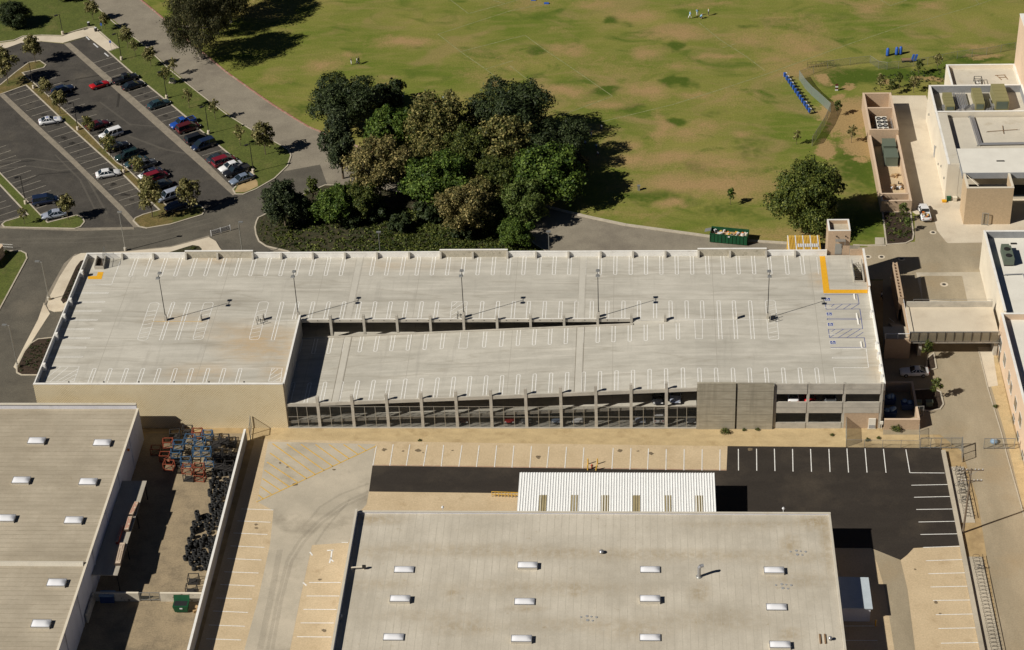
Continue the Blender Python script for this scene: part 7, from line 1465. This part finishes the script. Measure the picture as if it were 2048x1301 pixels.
def rack(y0, y1, lab):
    o = thing('bicycle_rack', lab, 'bicycle rack', (68.9, y0, .06), 1e-4); n = int(abs(y1-y0)/.75)
    for i in range(n): h = bpy.data.objects.new('hoop', HM); COL.objects.link(h); h.parent = o; h.location = (0, -i*.75, 0)
    add('rail', MB().box(.93, .99, -(n-1)*.75-.4, .4, .5, .56).box(.93, .99, -(n-1)*.75-.4, .4, .0, .05), 'dark_metal', o)
rack(-28.3, -40, 'bicycle rack of black hoops beside the leaning bicycles and utility pole'); rack(-48, -72, 'long empty bicycle rack of black hoops beside the tan lot')
def bikeproto():
    P = [('wheel', MB().torus((-.52, 0, .34), .32, .022, 1, 18, 5), 'tyre'), ('wheel', MB().torus((.52, 0, .34), .32, .022, 1, 18, 5), 'tyre'),
         ('frame', MB().tube((-.52, 0, .34), (-.12, 0, .32), .018, n=5).tube((-.12, 0, .32), (.36, 0, .72), .022, n=5).tube((-.12, 0, .32), (-.24, 0, .82), .02, n=5).tube((-.22, 0, .75), (.34, 0, .80), .02, n=5).tube((-.52, 0, .34), (-.22, 0, .75), .015, n=5).tube((.52, 0, .34), (.34, 0, .86), .02, n=5), 'p_navy'),
         ('saddle', MB().box(-.38, -.12, -.07, .07, .84, .90), 'trim'), ('handlebar', MB().tube((.34, -.27, .95), (.34, .27, .95), .018, n=5).tube((.34, 0, .84), (.34, 0, .95), .018, n=5), 'dark_metal')]
    out = []
    for n, mb, m in P: me = mb.mesh('bicycle_'+n); me.materials.append(MATS[m]); out.append((n, me))
    return out
BK = bikeproto()
for i, (px, py) in enumerate(((1916, 938), (1921, 946), (1924, 955), (1921, 969), (1925, 983), (1928, 1000), (1961, 1136))):
    x, y = G(px, py, .4); o = thing('bicycle', 'lone bicycle in the long empty rack' if i == 6 else 'bicycle leaning in the rack beside the utility pole', 'bicycle', (x, y, .06), .15*(i % 3)+.05, None if i == 6 else 'bicycles in the rack')
    for n, me in BK: p = bpy.data.objects.new(n, me); COL.objects.link(p); p.parent = o
x, y = G(1926, 1066); UP = thing('utility_pole', 'tall timber utility pole with two crossarms beside the bicycle rack', 'utility pole', (x, y, 0))
mat('pole_wood', (.20, .155, .11), (.14, .105, .075), scale=2, obj=True); top_ = 12.0
add('pole', MB().tube((x, y, 0), (x+.15, y, top_), .17, .12, 10), 'pole_wood', UP)
for z in (top_-.25, top_-2.2):
    ar = add('crossarm', MB().box(x-1.2, x+1.9, y-.07, y+.07, z-.07, z+.07), 'pole_wood', UP)
    for d in (-1.05, -.5, .7, 1.2, 1.75): add('insulator', MB().lathe(x+d, y, [(.04, z+.07), (.07, z+.12), (.06, z+.24)], 8), 'plastic_white', ar)
add('brace', MB().tube((x+.1, y-.1, top_-1.0), (x+1.0, y-.1, top_-.3), .03, n=5).tube((x+.1, y-.1, top_-1.0), (x-.8, y-.1, top_-.3), .03, n=5), 'galvanised', UP); add('lamp_arm', MB().tube((x+.1, y, top_-2.6), (x+1.7, y+.3, top_-2.3), .04, n=6), 'galvanised', UP); add('lamp_head', MB().lathe(x+1.75, y+.3, [(.05, top_-2.2), (.2, top_-2.4), (.14, top_-2.5)], 10), 'galvanised', UP)
# --- car park bay lines: painted from the gutter to the kerb
def lotrow(p0, p1, n, d, skip=()):
    for i in range(n+1):
        if i in skip: continue
        a = G(*lerp(p0, p1, i/n)); b = G(*lerp((p0[0]+d[0], p0[1]+d[1]), (p1[0]+d[0], p1[1]+d[1]), i/n)); add('bay_line', MB().strip(a, b, .11, .075), 'worn_paint', LOT)
lotrow((186, 127), (474, 371), 25, (46, -14))          # lawn kerb row, gutter end first
lotrow((57, 158), (346, 423), 25, (44, -13)); lotrow((8, 181), (249, 413), 22, (45, -14)); lotrow((-40, 309), (80, 429), 12, (52, -17)); lotrow((-52, 345), (44, 431), 9, (-52, 17))
for a, b in (((171, 73), (179, 81)), ((187, 88), (196, 96)), ((209, 107), (217, 114))): add('bay_line', MB().strip(G(*a), G(*b), .3, .085), 'plastic_white', LOT)
# ================================================================ people
def figure(key, J, E, rad):
    "skin modifier figure from joints; faces get slots skin, shirt, legs, hair by joint region"
    names = list(J); me = bpy.data.meshes.new('fig'); me.from_pydata([J[n] for n in names], [(names.index(a), names.index(b)) for a, b in E], []); me.update()
    o = bpy.data.objects.new('fig', me); COL.objects.link(o)
    sk = o.modifiers.new('s', 'SKIN'); o.modifiers.new('u', 'SUBSURF').levels = 1
    lay = me.skin_vertices[0].data if me.skin_vertices else None
    if lay is None:
        with bpy.context.temp_override(object=o, active_object=o): bpy.ops.mesh.customdata_skin_add()
        lay = me.skin_vertices[0].data
    for i, n in enumerate(names): r = rad[n]; lay[i].radius = (r, r) if not isinstance(r, tuple) else r; lay[i].use_root = n == 'pelvis'
    dg = bpy.context.evaluated_depsgraph_get(); out = bpy.data.meshes.new_from_object(o.evaluated_get(dg)); out.name = 'body_'+key
    bpy.data.objects.remove(o)
    nearest = []
    P = [(Vector(J[n]), n) for n in names]
    reg = dict(head=0, crown=3, neck=0, elbowL=0, elbowR=0, handL=0, handR=0, footL=0, footR=0, toeL=3, toeR=3)
    mi = []
    for f in out.polygons:
        c = f.center; n = min(P, key=lambda q: (q[0]-c).length)[1]
        mi.append(reg.get(n, 1 if n in ('chest', 'spine', 'shoulderL', 'shoulderR') else 2))
    out.materials.clear()
    for m in ('skin', 'shirt_white', 'cloth_dark', 'hair_dark'): out.materials.append(MATS[m])
    out.polygons.foreach_set('material_index', mi); out.polygons.foreach_set('use_smooth', [True]*len(mi))
    return out
flat('skin', (.33, .20, .13), .6); flat('hair_dark', (.025, .02, .016), .7); flat('cloth_dark', (.03, .035, .05), .8); flat('cloth_navy', (.02, .035, .12), .8); flat('cloth_grey', (.22, .22, .23), .8); flat('shirt_white', (.74, .74, .74), .8); flat('shirt_red', (.46, .03, .03), .8); flat('shirt_blue', (.22, .42, .62), .8); flat('shirt_dark', (.04, .035, .04), .8)
ED = [('pelvis', 'spine'), ('spine', 'chest'), ('chest', 'neck'), ('neck', 'head'), ('head', 'crown')]+[(a+s, b+s) if a != 'chest' and a != 'pelvis' else (a, b+s) for s in 'LR' for a, b in (('chest', 'shoulder'), ('shoulder', 'elbow'), ('elbow', 'hand'), ('pelvis', 'hip'), ('hip', 'knee'), ('knee', 'foot'), ('foot', 'toe'))]
RD = dict(pelvis=.15, spine=.135, chest=.155, neck=.06, head=.10, crown=.085)
for s in 'LR': RD.update({'shoulder'+s: .075, 'elbow'+s: .045, 'hand'+s: .035, 'hip'+s: .095, 'knee'+s: .062, 'foot'+s: .045, 'toe'+s: .035})
def joints(stride=.0, arm=.1, bend=0.0, reach=0.0, crouch=0.0):
    J = {}; zp = .92-crouch*.45; J['pelvis'] = (0, -crouch*.2, zp)
    c, s = math.cos(bend), math.sin(bend)
    def up(d, x=0, dy=0): return (x, -crouch*.2+d*s+dy*c, zp+d*c-dy*s)
    J['spine'] = up(.22); J['chest'] = up(.44); J['neck'] = up(.60); J['head'] = up(.70, 0, .02); J['crown'] = up(.80, 0, .01)
    for n, k in (('L', -1), ('R', 1)):
        J['shoulder'+n] = up(.50, .17*k); J['elbow'+n] = up(.26, (.24+arm)*k, .05+reach*.2); J['hand'+n] = up(.06+reach*.3, (.24+arm)*k, .14+reach*.35)
        J['hip'+n] = (.10*k, -crouch*.2, zp-.06); J['knee'+n] = (.12*k, stride*.22*k+crouch*.30, .50-crouch*.10); J['foot'+n] = (.12*k, stride*.30*k-(.08 if stride else 0)-crouch*.05, .09); J['toe'+n] = (.13*k, stride*.30*k+.14-crouch*.05, .045)
    return J
FIG = {'stand': figure('stand', joints(), ED, RD), 'walk': figure('walk', joints(1, .05, .08), ED, RD), 'reach': figure('reach', joints(.5, .1, .1, 1), ED, RD), 'bend': figure('bend', joints(.6, .05, 1.1, .6), ED, RD), 'crouch': figure('crouch', joints(0, .08, .7, .8, 1), ED, RD)}
def person(px, py, pose, shirt, legs, lab, h=1.0, rot=0.0, hair='hair_dark', grp=None):
    x, y = G(px, py, .02); o = bpy.data.objects.new('person', FIG[pose]); COL.objects.link(o); o.location = (x, y, .02); o.rotation_euler.z = rot; o.scale = (h*1.05, h*1.05, h)
    for i, m in ((1, shirt), (2, legs), (3, hair)): o.material_slots[i].link = 'OBJECT'; o.material_slots[i].material = MATS[m]
    props(o, lab, 'person', grp)
person(703, 130, 'stand', 'shirt_dark', 'shirt_white', 'person in dark top and white shorts facing a pair on the field', 1.0, -1.2); person(715, 130, 'walk', 'shirt_white', 'cloth_navy', 'person in white top and navy trousers in a pair on the field', 1.0, 1.6); person(718.5, 128, 'stand', 'shirt_dark', 'cloth_dark', 'person in dark clothes standing behind the one in navy trousers', 1.0, 1.4)
person(1380, 38, 'walk', 'shirt_blue', 'shirt_white', 'football player in pale blue shirt and white trousers striding', 1.05, -1.0, 'shirt_white'); person(1394.5, 33, 'stand', 'shirt_blue', 'shirt_white', 'football player in blue shirt standing upright behind a crouching one', 1.05, .3, 'hatch_paint'); person(1402, 38, 'crouch', 'shirt_blue', 'cloth_dark', 'football player crouching low in blue shirt', 1.05, -1.4, 'shirt_white'); person(1417, 32, 'stand', 'shirt_white', 'cloth_dark', 'person in white top and dark trousers watching the football players', 1.05, 1.5, 'hatch_paint')
for px, py, pose, sh, lg, lab, h in ((806, 201, 'stand', 'shirt_white', 'cloth_dark', 'child in white shirt at the shadow edge of the small evergreen', .85), (839, 202, 'stand', 'shirt_dark', 'cloth_dark', 'adult in black standing over the playing children', 1.05), (851, 203, 'walk', 'shirt_white', 'cloth_grey', 'child in white shirt striding next to the adult in black', .85), (860, 208, 'stand', 'shirt_red', 'cloth_grey', 'child in red shirt near the adult in black', .85), (872, 213, 'bend', 'shirt_red', 'cloth_dark', 'child in red bending down', .85), (879.5, 217, 'reach', 'shirt_white', 'cloth_dark', 'child in white reaching beside the bending one', .85), (849, 223, 'walk', 'shirt_white', 'cloth_navy', 'child in white shirt and navy trousers at the tree shadow', .85), (861.5, 230, 'stand', 'shirt_white', 'cloth_grey', 'child in white standing before the sycamore crown', .85), (871, 236, 'reach', 'shirt_red', 'cloth_grey', 'child in red with arms out before the sycamore crown', .85), (800, 190, 'walk', 'shirt_white', 'cloth_dark', 'child in white walking beyond the small evergreen', .85), (888, 205, 'stand', 'shirt_blue', 'cloth_dark', 'child in pale blue beyond the sycamore', .85)):
    person(px, py, pose, sh, lg, lab, h, (px*1.7) % 6.28)
for i, (px, py) in enumerate(((1146, 272), (1152, 268), (1164, 266), (1181, 266), (1183, 276), (1170, 290), (1193, 300), (1196, 311), (1203, 262))):
    person(px, py, 'crouch' if i % 2 else 'stand', 'shirt_white' if i % 3 else 'shirt_blue', 'cloth_navy', 'child in pale shirt resting in the deep shade of the grove' , .85, i*1.1, grp='children resting in the shade')
person(1763, 600, 'walk', 'shirt_white', 'cloth_dark', 'person in white walking in the shade beside the garage end', 1.0, 1.0)
